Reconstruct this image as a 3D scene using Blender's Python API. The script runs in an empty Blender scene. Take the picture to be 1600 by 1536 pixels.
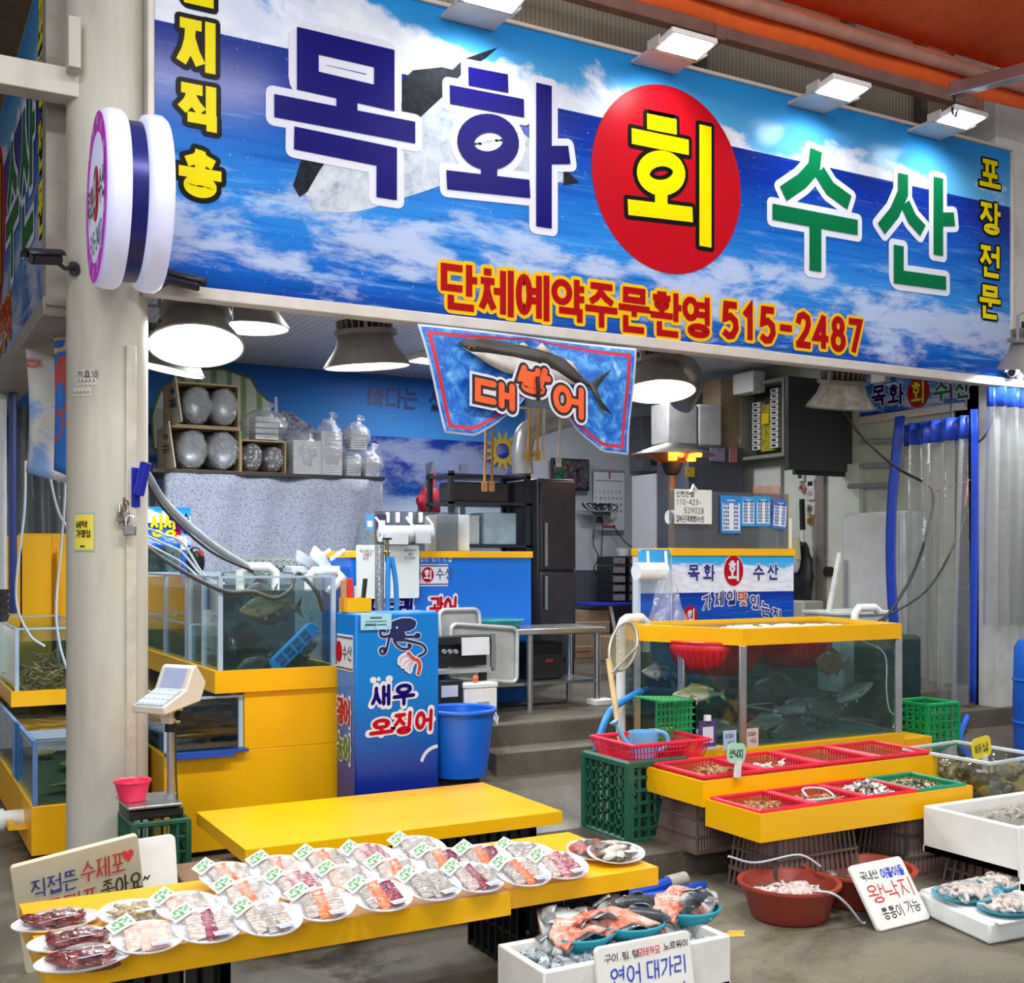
import bpy, bmesh, math, random
from mathutils import Vector as V, Matrix, Euler
sc = bpy.context.scene
C = sc.collection
R = random.Random(7)
rad = math.radians

# ---------------------------------------------------------------- camera, world, lamps, exposure
EYE = V((0, 0, 1.6)); YAW = 28.9; FPX = 1815.0; HORIZON = 875.0
cam_data = bpy.data.cameras.new('camera'); cam = bpy.data.objects.new('camera', cam_data); C.objects.link(cam)
cam.location = EYE; cam.rotation_euler = (rad(90), 0, rad(-YAW))
cam_data.sensor_width = 36; cam_data.sensor_fit = 'HORIZONTAL'; cam_data.lens = 36 * FPX / 1600
cam_data.shift_y = (HORIZON - 768) / 1600; cam_data.clip_start = .05
sc.camera = cam
sc.view_settings.view_transform = 'Standard'; sc.view_settings.look = 'None'
sc.view_settings.gamma = 1; sc.view_settings.use_curve_mapping = False
sc.view_settings.exposure = 0.0
sc.cycles.transparent_max_bounces = 24; sc.cycles.max_bounces = 8
sc.cycles.sample_clamp_indirect = 4
world = bpy.data.worlds.new('world'); sc.world = world; world.use_nodes = True
bg = world.node_tree.nodes['Background']
bg.inputs[0].default_value = (.93, .97, 1, 1); bg.inputs[1].default_value = .42

def area(name, loc, size, power, rot=(0, 0, 0), col=(1, .98, .95), sy=None, spread=180):
    l = bpy.data.lights.new(name, 'AREA'); l.energy = power; l.color = col
    l.shape = 'RECTANGLE'; l.size = size; l.size_y = sy or size; l.spread = rad(spread)
    o = bpy.data.objects.new(name, l); C.objects.link(o); o.location = loc; o.rotation_euler = rot
    return o
# ceiling lamps of the market hall, high over the aisle in front of the shop
for i, x in enumerate((-.5, 2.2, 4.9)):
    area('hall_lamp', (x, 2.2, 5.6), 1.6, 150, sy=.5)
# broad cool area lamp, unseen, set high behind the camera and aimed at the stall
area('aisle_area_light', (-3.5, -4.5, 4.2), 4, 300, rot=(rad(60), 0, rad(-35)), col=(.95, .98, 1), sy=3)

# ---------------------------------------------------------------- helpers
_s, _c = math.sin(rad(YAW)), math.cos(rad(YAW))
def at(px, py, Y=None, z=None, d=None, X=None):
    "the point of the place seen at a photo pixel, on a given plane"
    u = (px - 800) / FPX; D = V((_s + _c * u, _c - _s * u, (HORIZON - py) / FPX))
    if Y is not None: t = Y / D.y
    elif X is not None: t = X / D.x
    elif z is not None: t = (z - 1.6) / D.z
    else: t = d
    return EYE + D * t
OFF = {}
def _props(o, label, cat, group=None, kind=None):
    if label: o['label'] = label
    if cat: o['category'] = cat
    if group: o['group'] = group
    if kind: o['kind'] = kind
def T(name, label, cat, loc=(0, 0, 0), rz=0, group=None, world=False, rot=None):
    "an Empty at the thing's base; world=True: its parts are given in world coordinates"
    o = bpy.data.objects.new(name, None); C.objects.link(o); o.empty_display_size = .1
    o.location = loc; o.rotation_euler = rot or (0, 0, rz); _props(o, label, cat, group)
    OFF[o.name] = V(loc) if world else V((0, 0, 0))
    return o
def TW(name, label, cat, loc, group=None): return T(name, label, cat, loc, 0, group, True)
def dup(root, loc, rz=None, label=None, group=None, scale=None, rot=None):
    def cp(o, par):
        c = o.copy(); C.objects.link(c)
        if par: c.parent = par
        for ch in o.children: cp(ch, c)
        return c
    r = cp(root, None); r.location = loc
    if rz is not None: r.rotation_euler = (0, 0, rz)
    if rot is not None: r.rotation_euler = rot
    if label: r['label'] = label
    if group: r['group'] = group
    if scale is not None: r.scale = (scale,) * 3 if not hasattr(scale, '__len__') else scale
    return r

def miter(pts, hw, closed=False, cap=0.0):
    n = len(pts); L = []; Rr = []
    P = [V((p[0], p[1])) for p in pts]
    for i in range(n):
        a = P[i - 1] if (i > 0 or closed) else None
        b = P[(i + 1) % n] if (i < n - 1 or closed) else None
        p = P[i]
        if a is None:
            d = (b - p).normalized(); p = p - d * cap; m = V((-d.y, d.x)) * hw
        elif b is None:
            d = (p - a).normalized(); p = p + d * cap; m = V((-d.y, d.x)) * hw
        else:
            d1 = (p - a).normalized(); d2 = (b - p).normalized()
            n1 = V((-d1.y, d1.x)); n2 = V((-d2.y, d2.x)); q = n1 + n2
            if q.length < 1e-4: q = n1
            q.normalize(); k = max(.35, q.dot(n1)); m = q * (hw / k)
        mi = m
        if closed:
            ar_ = sum(P[q - 1].x * P[q].y - P[q].x * P[q - 1].y for q in range(n))
            lim = .46 * min(max(q.x for q in P) - min(q.x for q in P), max(q.y for q in P) - min(q.y for q in P))
            if hw > lim:
                if ar_ > 0: L.append(p + m * (lim / hw)); Rr.append(p - m)
                else: L.append(p + m); Rr.append(p - m * (lim / hw))
                continue
        L.append(p + m); Rr.append(p - m)
    return L, Rr

class MB:
    def __init__(s): s.v = []; s.f = []; s.uv = []
    def add(s, vs, fs, uvs=None):
        b = len(s.v); s.v += [V(v) for v in vs]
        for i, f in enumerate(fs):
            s.f.append([b + k for k in f]); s.uv.append(uvs[i] if uvs else None)
        return s
    def box(s, a, b):
        (x0, y0, z0), (x1, y1, z1) = a, b
        return s.add([(x0, y0, z0), (x1, y0, z0), (x1, y1, z0), (x0, y1, z0), (x0, y0, z1), (x1, y0, z1), (x1, y1, z1), (x0, y1, z1)],
              [(3, 2, 1, 0), (4, 5, 6, 7), (0, 1, 5, 4), (1, 2, 6, 5), (2, 3, 7, 6), (3, 0, 4, 7)])
    def cb(s, c, size, M=None):
        h = [k / 2 for k in size]; c = V(c)
        vs = [V((x * h[0], y * h[1], z * h[2])) for z in (-1, 1) for x, y in ((-1, -1), (1, -1), (1, 1), (-1, 1))]
        if M is not None: vs = [M @ v for v in vs]
        return s.add([c + v for v in vs], [(3, 2, 1, 0), (4, 5, 6, 7), (0, 1, 5, 4), (1, 2, 6, 5), (2, 3, 7, 6), (3, 0, 4, 7)])
    def bar(s, p, q, w, h=None):
        p, q = V(p), V(q); d = q - p
        if d.length < 1e-6: return s
        return s.cb((p + q) / 2, (w, h or w, d.length), d.to_track_quat('Z', 'Y').to_matrix())
    def hexa(s, bot, top):
        "solid between two quads (4 points each, same winding, counter-clockwise from above)"
        return s.add(list(bot) + list(top), [(3, 2, 1, 0), (4, 5, 6, 7), (0, 1, 5, 4), (1, 2, 6, 5), (2, 3, 7, 6), (3, 0, 4, 7)])
    def prism(s, poly, O, ux, uy, depth, z0=0):
        O, ux, uy = V(O), V(ux), V(uy); n = ux.cross(uy).normalized(); k = len(poly)
        a = [O + ux * p[0] + uy * p[1] + n * z0 for p in poly]; b = [p + n * depth for p in a]
        return s.add(a + b, [tuple(range(k))[::-1], tuple(range(k, 2 * k))] + [(i, (i + 1) % k, k + (i + 1) % k, k + i) for i in range(k)])
    def tube(s, pts, r, n=8, closed=False, caps=True):
        P = [V(p) for p in pts]; k = len(P); rs = r if hasattr(r, '__len__') else [r] * k
        base = len(s.v); up = None; rings = []
        for i in range(k):
            a = P[i - 1] if (i or closed) else P[0]; b = P[(i + 1) % k] if (i < k - 1 or closed) else P[-1]
            t = (b - a)
            t = t.normalized() if t.length > 1e-9 else V((0, 0, 1))
            if up is None: up = V((0, 0, 1)) if abs(t.z) < .9 else V((1, 0, 0))
            x = up - t * up.dot(t)
            x = x.normalized() if x.length > 1e-5 else t.orthogonal().normalized()
            up = x; y = t.cross(x)
            rings.append([P[i] + (x * math.cos(2 * math.pi * j / n) + y * math.sin(2 * math.pi * j / n)) * rs[i] for j in range(n)])
        vs = [v for rg in rings for v in rg]; fs = []
        for i in range(k if closed else k - 1):
            i2 = (i + 1) % k
            fs += [(i * n + j, i * n + (j + 1) % n, i2 * n + (j + 1) % n, i2 * n + j) for j in range(n)]
        if caps and not closed: fs += [tuple(range(n))[::-1], tuple(range((k - 1) * n, k * n))]
        return s.add(vs, fs)
    def cyl(s, p, q, r, r1=None, n=16): return s.tube([p, q], [r, r if r1 is None else r1], n)
    def lathe(s, prof, c=(0, 0, 0), n=24, sx=1, sy=1, M=None):
        c = V(c); vs = []; fs = []; k = len(prof)
        for (r, z) in prof:
            for j in range(n):
                a = 2 * math.pi * j / n; v = V((r * sx * math.cos(a), r * sy * math.sin(a), z)); vs.append(c + (M @ v if M is not None else v))
        for i in range(k - 1):
            fs += [(i * n + j, i * n + (j + 1) % n, (i + 1) * n + (j + 1) % n, (i + 1) * n + j) for j in range(n)]
        if prof[0][0] > 1e-4: pass
        s.add(vs, fs); return s
    def disc(s, c, r, n=24, sx=1, sy=1, M=None, up=True):
        c = V(c); vs = [V((r * sx * math.cos(2 * math.pi * j / n), r * sy * math.sin(2 * math.pi * j / n), 0)) for j in range(n)]
        f = tuple(range(n)); f = f if up else f[::-1]
        return s.add([c + (M @ v if M is not None else v) for v in vs], [f])
    def ell(s, c, r, M=None, nu=12, nv=8, fn=None):
        c = V(c); vs = []; fs = []
        for i in range(nv + 1):
            th = math.pi * i / nv
            for j in range(nu):
                ph = 2 * math.pi * j / nu
                v = V((math.sin(th) * math.cos(ph), math.sin(th) * math.sin(ph), math.cos(th)))
                if fn: v = v * fn(v)
                v = V((v.x * r[0], v.y * r[1], v.z * r[2])); vs.append(c + (M @ v if M is not None else v))
        for i in range(nv):
            fs += [(i * nu + j, (i + 1) * nu + j, (i + 1) * nu + (j + 1) % nu, i * nu + (j + 1) % nu) for j in range(nu)]
        return s.add(vs, fs)
    def grid(s, fn, nu, nv):
        vs = [V(fn(i / nu, j / nv)) for j in range(nv + 1) for i in range(nu + 1)]; fs = []; uv = []
        for j in range(nv):
            for i in range(nu):
                a = j * (nu + 1) + i; fs.append((a, a + 1, a + nu + 2, a + nu + 1))
                uv.append([(i / nu, j / nv), ((i + 1) / nu, j / nv), ((i + 1) / nu, (j + 1) / nv), (i / nu, (j + 1) / nv)])
        return s.add(vs, fs, uv)
    def strokes(s, lines, O, ux, uy, hw, cap=0, lift=.001, rnd=False, step=.00015):
        O, ux, uy = V(O), V(ux), V(uy); n = ux.cross(uy).normalized()
        for i, ln in enumerate(lines):
            closed = len(ln) > 2 and (V(ln[0][:2]) - V(ln[-1][:2])).length < 1e-6
            pts = ln[:-1] if closed else ln
            if len(pts) < 2: continue
            l = n * (lift + i * step); L, Rr = miter(pts, hw, closed, cap)
            k = len(pts); vs = [O + ux * p.x + uy * p.y + l for p in L] + [O + ux * p.x + uy * p.y + l for p in Rr]
            fs = [(j, k + j, k + (j + 1) % k, (j + 1) % k) for j in range(k if closed else k - 1)]
            s.add(vs, fs)
            if rnd and not closed:
                for e, (p, q) in enumerate(((pts[0], pts[1]), (pts[-1], pts[-2]))):
                    p, q = V(p[:2]), V(q[:2]); d = (p - q).normalized(); p = p + d * cap; a0 = math.atan2(d.y, d.x)
                    fan = [p + V((math.cos(a0 + t), math.sin(a0 + t))) * hw for t in [math.pi * (j / 6 - .5) for j in range(7)]]
                    s.add([O + ux * f.x + uy * f.y + l for f in fan], [tuple(range(7))])
        return s
    def halo(s, lines, O, ux, uy, hw, cap, rc, lift):
        "strokes with rounded joints and rounded square ends, for letter outlines"
        O, ux, uy = V(O), V(ux), V(uy); n = ux.cross(uy).normalized(); q = [0]
        def poly(pts):
            l = n * (lift + q[0] * 2e-5); q[0] += 1; s.add([O + ux * p[0] + uy * p[1] + l for p in pts], [tuple(range(len(pts)))])
        for ln in lines:
            if len(ln) > 8 and ln[0] == ln[-1]: s.strokes([ln], O, ux, uy, hw, lift=lift + q[0] * 2e-5); q[0] += 1; continue
            P = [V(p[:2]) for p in ln]
            for i in range(len(P) - 1):
                a, b = P[i], P[i + 1]; d = (b - a).normalized(); m = V((-d.y, d.x)); a2 = a - d * (cap - rc) if i == 0 else a; b2 = b + d * (cap - rc) if i == len(P) - 2 else b
                poly([a2 + m * hw, a2 - m * hw, b2 - m * hw, b2 + m * hw])
                for e, on, sg in ((a2, i == 0, -1), (b2, i == len(P) - 2, 1)):
                    if on:
                        w = hw - rc; f = e + d * rc * sg; poly([e + m * w, e - m * w, f - m * w, f + m * w])
                        for k in (-1, 1): c = e + m * w * k; poly(arc(c.x, c.y, rc, rc, 0, 360, 12)[:-1])
                    elif sg > 0: poly(arc(e.x, e.y, hw, hw, 0, 360, 16)[:-1])
        return s
    def lattice(s, a, b, c, d, nu, nv, w, t=None):
        "bars over the quad a-b-c-d (a,b along the bottom)"
        a, b, c, d = V(a), V(b), V(c), V(d)
        for i in range(nu + 1): s.bar(a.lerp(b, i / nu), d.lerp(c, i / nu), w, t or w)
        for j in range(nv + 1): s.bar(a.lerp(d, j / nv), b.lerp(c, j / nv), w, t or w)
        return s
    def mesh(s, name, mat, off=(0, 0, 0), angle=35):
        off = V(off); me = bpy.data.meshes.new(name)
        me.from_pydata([tuple(v - off) for v in s.v], [], s.f)
        if any(u is not None for u in s.uv):
            ul = me.uv_layers.new(name='UVMap'); i = 0
            for f, u in zip(s.f, s.uv):
                for k in range(len(f)):
                    ul.data[i].uv = u[k] if u else (0, 0)
                    i += 1
        me.update()
        me.polygons.foreach_set('use_smooth', [True] * len(me.polygons))
        me.set_sharp_from_angle(angle=rad(angle))
        if mat: me.materials.append(mat)
        return me
    def done(s, name, mat, parent=None, bevel=0, solid=0, sub=0, label=None, kind=None, off=None, angle=35, seg=2):
        o0 = OFF.get(parent.name, V((0, 0, 0))) if parent else V(off or (0, 0, 0))
        o = bpy.data.objects.new(name, s.mesh(name, mat, o0, angle)); C.objects.link(o)
        if parent: o.parent = parent
        else: o.location = o0
        OFF[o.name] = o0
        if solid: m = o.modifiers.new('s', 'SOLIDIFY'); m.thickness = solid; m.offset = 0
        if bevel: m = o.modifiers.new('b', 'BEVEL'); m.width = bevel; m.segments = seg; m.limit_method = 'ANGLE'; m.angle_limit = rad(40)
        if sub: m = o.modifiers.new('u', 'SUBSURF'); m.levels = sub; m.render_levels = sub
        if label: o['label'] = label
        if kind: o['kind'] = kind
        return o
    def solo(s, name, label, cat, mat, group=None, kind=None, **k):
        xs = [v.x for v in s.v]; ys = [v.y for v in s.v]; zs = [v.z for v in s.v]
        o = s.done(name, mat, None, off=((min(xs) + max(xs)) / 2, (min(ys) + max(ys)) / 2, min(zs)), **k); _props(o, label, cat, group, kind); return o
    def struct(s, name, mat, **k): return s.done(name, mat, None, kind='structure', **k)

def bez(pts, n=6):
    "smooth path through points (Catmull-Rom)"
    P = [V(p) for p in pts]; P = [P[0] * 2 - P[1]] + P + [P[-1] * 2 - P[-2]]; out = []
    for i in range(1, len(P) - 2):
        a, b, c, d = P[i - 1:i + 3]
        for k in range(n):
            t = k / n; out.append(.5 * ((2 * b) + (c - a) * t + (2 * a - 5 * b + 4 * c - d) * t * t + (3 * b - a - 3 * c + d) * t ** 3))
    return out + [P[-2]]
def arc(cx, cy, rx, ry, a0=0, a1=360, n=20):
    return [(cx + rx * math.cos(rad(a0 + (a1 - a0) * i / n)), cy + ry * math.sin(rad(a0 + (a1 - a0) * i / n))) for i in range(n + 1)]
def rrect(x0, y0, x1, y1, r, n=4):
    out = []
    for cx, cy, a in ((x1 - r, y1 - r, 0), (x0 + r, y1 - r, 90), (x0 + r, y0 + r, 180), (x1 - r, y0 + r, 270)):
        out += arc(cx, cy, r, r, a, a + 90, n)
    return out

# ---------------------------------------------------------------- Hangul drawn as strokes
def _ring(x0, y0, x1, y1, n=22): 
    p = arc((x0 + x1) / 2, (y0 + y1) / 2, (x1 - x0) / 2, (y1 - y0) / 2, 90, 450, n); p[-1] = p[0]; return p
CON = {
 'ㄱ': [[(0, 1), (1, 1), (1, 0)]], 'ㄱv': [[(0, 1), (1, 1), (.85, .5), (.15, 0)]], 'ㄴ': [[(0, 1), (0, 0), (1, 0)]], 'ㄷ': [[(1, 1), (0, 1), (0, 0), (1, 0)]],
 'ㄹ': [[(0, 1), (1, 1), (1, .5), (0, .5), (0, 0), (1, 0)]], 'ㅁ': [[(0, 1), (0, 0), (1, 0), (1, 1), (0, 1)]],
 'ㅂ': [[(0, 1), (0, 0), (1, 0), (1, 1)], [(0, .52), (1, .52)]], 'ㅅ': [[(.5, 1), (.47, .66), (.3, .3), (0, 0)], [(.5, .72), (.7, .3), (1, 0)]],
 'ㅇ': [_ring(0, 0, 1, 1)], 'ㅈ': [[(.02, 1), (.98, 1)], [(.5, 1), (.42, .55), (.25, .25), (0, 0)], [(.48, .6), (.72, .25), (1, 0)]],
 'ㅊ': [[(.3, 1.05), (.7, 1.05)], [(.02, .78), (.98, .78)], [(.5, .78), (.42, .45), (.25, .2), (0, 0)], [(.48, .5), (.72, .2), (1, 0)]],
 'ㅋ': [[(0, 1), (1, 1), (.9, .4), (.5, 0)], [(0, .55), (.95, .55)]], 'ㅌ': [[(1, 1), (0, 1), (0, 0), (1, 0)], [(0, .5), (1, .5)]],
 'ㅍ': [[(0, 1), (1, 1)], [(0, 0), (1, 0)], [(.27, 1), (.27, 0)], [(.73, 1), (.73, 0)]],
 'ㅎ': [[(.28, 1), (.72, 1)], [(0, .74), (1, .74)], _ring(.17, 0, .83, .52)]}
for k2, k1 in (('ㄲ', 'ㄱ'), ('ㄸ', 'ㄷ'), ('ㅃ', 'ㅂ'), ('ㅆ', 'ㅅ'), ('ㅉ', 'ㅈ')):
    CON[k2] = [[(x * .44 + o, y) for x, y in l] for o in (0, .56) for l in CON[k1]]
CHO = 'ㄱㄲㄴㄷㄸㄹㅁㅂㅃㅅㅆㅇㅈㅉㅊㅋㅌㅍㅎ'; JUNG = 'ㅏㅐㅑㅒㅓㅔㅕㅖㅗㅘㅙㅚㅛㅜㅝㅞㅟㅠㅡㅢㅣ'
JONG = ['', 'ㄱ', 'ㄲ', 'ㄳ', 'ㄴ', 'ㄵ', 'ㄶ', 'ㄷ', 'ㄹ', 'ㄺ', 'ㄻ', 'ㄼ', 'ㄽ', 'ㄾ', 'ㄿ', 'ㅀ', 'ㅁ', 'ㅂ', 'ㅄ', 'ㅅ', 'ㅆ', 'ㅇ', 'ㅈ', 'ㅊ', 'ㅋ', 'ㅌ', 'ㅍ', 'ㅎ']
SYM = {'0': [_ring(.1, 0, .9, 1)], '1': [[(.22, .76), (.55, 1), (.55, 0)]], '2': [[(.1, .74), (.2, .93), (.5, 1), (.8, .9), (.85, .7), (.7, .45), (.12, .0)], [(.03, 0), (.92, 0)]],
 '3': [[(.12, .88), (.45, 1), (.8, .88), (.8, .65), (.4, .53), (.85, .38), (.85, .14), (.5, 0), (.1, .1)]], '4': [[(.68, 1), (.05, .28), (.97, .28)], [(.68, 1), (.68, 0)]],
 '5': [[(.85, 1), (.2, 1), (.14, .56), (.5, .64), (.83, .5), (.88, .25), (.65, .03), (.35, 0), (.1, .1)]], '6': [[(.8, .95), (.4, .85), (.12, .4)], _ring(.1, 0, .9, .58)],
 '7': [[(.1, 1), (.9, 1), (.4, 0)]], '8': [_ring(.18, .54, .82, 1), _ring(.1, 0, .9, .54)], '9': [_ring(.1, .42, .9, 1), [(.88, .6), (.6, .15), (.3, 0)]],
 '-': [[(.15, .48), (.85, .48)]], '(': [[(.8, 1.05), (.45, .7), (.45, .3), (.8, -.05)]], ')': [[(.2, 1.05), (.55, .7), (.55, .3), (.2, -.05)]],
 '.': [[(.4, .0), (.6, .0)]], '~': [[(0, .4), (.25, .6), (.6, .4), (1, .6)]], 'H': [[(0, 1), (0, 0)], [(1, 1), (1, 0)], [(0, .5), (1, .5)]], ' ': []}
def syll(ch, e=.06):
    "strokes of one syllable in the unit square; e keeps the stroke ends inside"
    if ch in SYM: return [[(x * .9 + .05, y * .92 + .04) for x, y in l] for l in SYM[ch]]
    n = ord(ch) - 0xAC00
    if not 0 <= n < 11172: return []
    c, v, j = CHO[n // 588], JUNG[n % 588 // 28], JONG[n % 28]; out = []
    def put(key, x0, y0, x1, y1): out.extend([[(x0 + x * (x1 - x0), y0 + y * (y1 - y0)) for x, y in l] for l in CON[key]])
    b = .36 if j else 0
    if v in 'ㅏㅐㅑㅒㅓㅔㅕㅖㅣ':
        yb = .44 if j else .1; dbl = v in 'ㅐㅒㅔㅖ'; xr = .46 if dbl else .56
        if v in 'ㅓㅕㅔㅖ': xr -= .06
        put('ㄱv' if c == 'ㄱ' else c, e, yb + e * .5, xr, .9 if c in 'ㅎㅊ' else .93); y0 = (.36 if j else 0); y1 = 1; ym = (y0 + y1) / 2 + .02
        a = .8
        if v in 'ㅏㅑ': out.append([(a, y1), (a, y0)]); ys = [ym] if v == 'ㅏ' else [ym + .12, ym - .12]; out += [[(a, y), (1.0, y)] for y in ys]
        if v in 'ㅓㅕ': a = .9; out.append([(a, y1), (a, y0)]); ys = [ym] if v == 'ㅓ' else [ym + .12, ym - .12]; out += [[(xr + .09, y), (a, y)] for y in ys]
        if v == 'ㅣ': out.append([(.88, y1), (.88, y0)])
        if v in 'ㅐㅒ': out += [[(.66, y1 - .03), (.66, y0 + .04)], [(.93, y1), (.93, y0)]]; out += [[(.66, y), (.93, y)] for y in ([ym] if v == 'ㅐ' else [ym + .11, ym - .11])]
        if v in 'ㅔㅖ': out += [[(.7, y1 - .03), (.7, y0 + .04)], [(.94, y1), (.94, y0)]]; out += [[(xr + .06, y), (.7, y)] for y in ([ym] if v == 'ㅔ' else [ym + .11, ym - .11])]
        if j: put(j if j in CON else 'ㅇ', .26, e, .9, .27)
    elif v in 'ㅗㅛㅜㅠㅡ':
        y1 = .96 if c not in 'ㅎㅊ' else .97
        if j:
            put(c, .2, .73, .8, y1); bar = .46 if v in 'ㅗㅛ' else .53
            if v == 'ㅡ': bar = .46
            out.append([(0, bar), (1, bar)])
            if v == 'ㅗ': out.append([(.5, bar), (.5, .68)])
            if v == 'ㅛ': out += [[(x, bar), (x, .62)] for x in (.36, .64)]
            if v == 'ㅜ': out.append([(.5, bar), (.5, .36)])
            if v == 'ㅠ': out += [[(x, bar), (x, .31)] for x in (.36, .64)]
            put(j if j in CON else 'ㅇ', .2, 0, .8, .3)
        else:
            bar = {'ㅗ': .08, 'ㅛ': .08, 'ㅜ': .4, 'ㅠ': .4, 'ㅡ': .14}[v]; yb = {'ㅗ': .45, 'ㅛ': .45, 'ㅜ': .58, 'ㅠ': .58, 'ㅡ': .42}[v]
            put(c, .16, yb, .84, y1); out.append([(0, bar), (1, bar)])
            if v == 'ㅗ': out.append([(.5, bar), (.5, yb - .03)])
            if v == 'ㅛ': out += [[(x, bar), (x, yb - .03)] for x in (.36, .64)]
            if v == 'ㅜ': out.append([(.5, bar), (.5, 0)])
            if v == 'ㅠ': out += [[(x, bar), (x, 0)] for x in (.36, .64)]
    else:
        y0 = .36 if j else 0; a = .86
        yb = .64 if j else .5; put(c, .08, yb, .62, .96)
        bar = (.44 if j else .16) if v in 'ㅘㅙㅚ' else ((.5 if j else .36) if v != 'ㅢ' else (.46 if j else .2))
        out.append([(0, bar), (.7, bar)])
        if v in 'ㅘㅙㅚ': out.append([(.35, bar), (.35, yb - .02)])
        if v in 'ㅝㅞㅟ': out.append([(.35, bar), (.35, y0 + .02)])
        out.append([(a, 1), (a, y0)]); ym = (1 + y0) / 2
        if v in 'ㅘㅙ': out.append([(a, ym), (1.02, ym)])
        if v in 'ㅝㅞ': out.append([(.62, bar - .13), (a, bar - .13)])
        if j: put(j if j in CON else 'ㅇ', .26, 0, .9, .25)
    return out
def glyph(mb, ch, O, ux, uy, x, y, w, h, sw, out=0, lift=.002, rnd=False, jit=0, slant=0):
    L = []
    for l in syll(ch):
        q = []
        for (a, b) in l:
            if jit: a += R.uniform(-jit, jit); b += R.uniform(-jit, jit)
            q.append((x + (a + slant * (b - .5)) * w, y + b * h))
        if len(l) > 2 and l[0] == l[-1]: q[-1] = q[0]
        L.append(q)
    if out and not rnd: mb.halo(L, O, ux, uy, sw / 2 + out, out + sw * .25, min(out, sw / 2 + out) * .95, lift)
    else: mb.strokes(L, O, ux, uy, sw / 2 + out, cap=out + (0 if rnd else sw * .25), lift=lift, rnd=rnd)
def text(mb, s, O, ux, uy, x, y, w, h, sw, gap=.12, out=0, lift=.002, rnd=False, jit=0, slant=0, vert=False):
    "a line of writing; w, h: size of one character; digits are narrower"
    for ch in s:
        cw = w * (.6 if ch in '0123456789' else .55 if ch in '-~' else .4 if ch in ' ().' else 1)
        st = R.getstate()
        glyph(mb, ch, O, ux, uy, x, y, cw, h, sw, out, lift, rnd, jit, slant)
        if vert: y -= h * (1 + gap)
        else: x += cw + w * gap
    return x
X_, Y_, Z_ = V((1, 0, 0)), V((0, 1, 0)), V((0, 0, 1))

# ---------------------------------------------------------------- materials
def lin(h, a=1.0):
    if not isinstance(h, str): return tuple(h) + (a,) if len(h) == 3 else tuple(h)
    h = h.lstrip('#'); v = [int(h[i:i + 2], 16) / 255 for i in (0, 2, 4)]
    return tuple(x / 12.92 if x <= .04045 else ((x + .055) / 1.055) ** 2.4 for x in v) + (a,)
class NT:
    def __init__(s, name):
        s.m = bpy.data.materials.new(name); s.m.use_nodes = True; s.t = s.m.node_tree; s.t.nodes.clear()
        s.out = s.t.nodes.new('ShaderNodeOutputMaterial')
    def put(s, sock, v):
        if hasattr(v, 'is_linked') or isinstance(v, bpy.types.NodeSocket): s.t.links.new(v, sock)
        elif isinstance(v, str): sock.default_value = lin(v)
        else:
            try: sock.default_value = v
            except Exception: sock.default_value = tuple(v) + (1,)
    def n(s, typ, ins=None, o=0, **props):
        nd = s.t.nodes.new('ShaderNode' + typ)
        for k, v in props.items(): setattr(nd, k, v)
        for k, v in (ins or {}).items(): s.put(nd.inputs[k], v)
        return nd.outputs[o]
    def mix(s, f, a, b): return s.n('Mix', {0: f, 6: a, 7: b}, o=2, data_type='RGBA')
    def ma(s, op, a, b=0, c=0, clamp=False): return s.n('Math', {0: a, 1: b, 2: c}, operation=op, use_clamp=clamp)
    def ss(s, x, a, b): return s.n('MapRange', {0: x, 1: a, 2: b, 3: 0, 4: 1}, interpolation_type='SMOOTHSTEP')
    def ramp(s, f, stops, interp='LINEAR'):
        nd = s.t.nodes.new('ShaderNodeValToRGB'); s.put(nd.inputs[0], f); e = nd.color_ramp; e.interpolation = interp
        while len(e.elements) > 1: e.elements.remove(e.elements[-1])
        e.elements[0].position = stops[0][0]; e.elements[0].color = lin(stops[0][1])
        for p, c in stops[1:]: q = e.elements.new(p); q.color = lin(c)
        return nd.outputs[0]
    def noise(s, co, scale=5, detail=4, rough=.5, dist=0, o=0): return s.n('TexNoise', {'Vector': co, 'Scale': scale, 'Detail': detail, 'Roughness': rough, 'Distortion': dist}, o=o)
    def co(s, kind='Object', scale=None):
        c = s.n('TexCoord', o={'Generated': 0, 'Normal': 1, 'UV': 2, 'Object': 3}[kind])
        return s.n('Mapping', {0: c, 3: scale}) if scale else c
    def bsdf(s, col, rough=.5, metal=0, spec=.5, normal=None, emit=None, es=0, coat=0, sub=0, alpha=None):
        ins = {'Base Color': col, 'Roughness': rough, 'Metallic': metal, 'Specular IOR Level': spec, 'Coat Weight': coat}
        if normal is not None: ins['Normal'] = normal
        if emit is not None: ins['Emission Color'] = emit; ins['Emission Strength'] = es
        if sub: ins['Subsurface Weight'] = sub; ins['Subsurface Radius'] = (.01, .006, .004)
        if alpha is not None: ins['Alpha'] = alpha
        return s.n('BsdfPrincipled', ins)
    def bump(s, h, strength=.3, dist=.01): return s.n('Bump', {'Strength': strength, 'Distance': dist, 'Height': h})
    def done(s, sh): s.t.links.new(sh, s.out.inputs[0]); return s.m
MATS = {}
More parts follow.
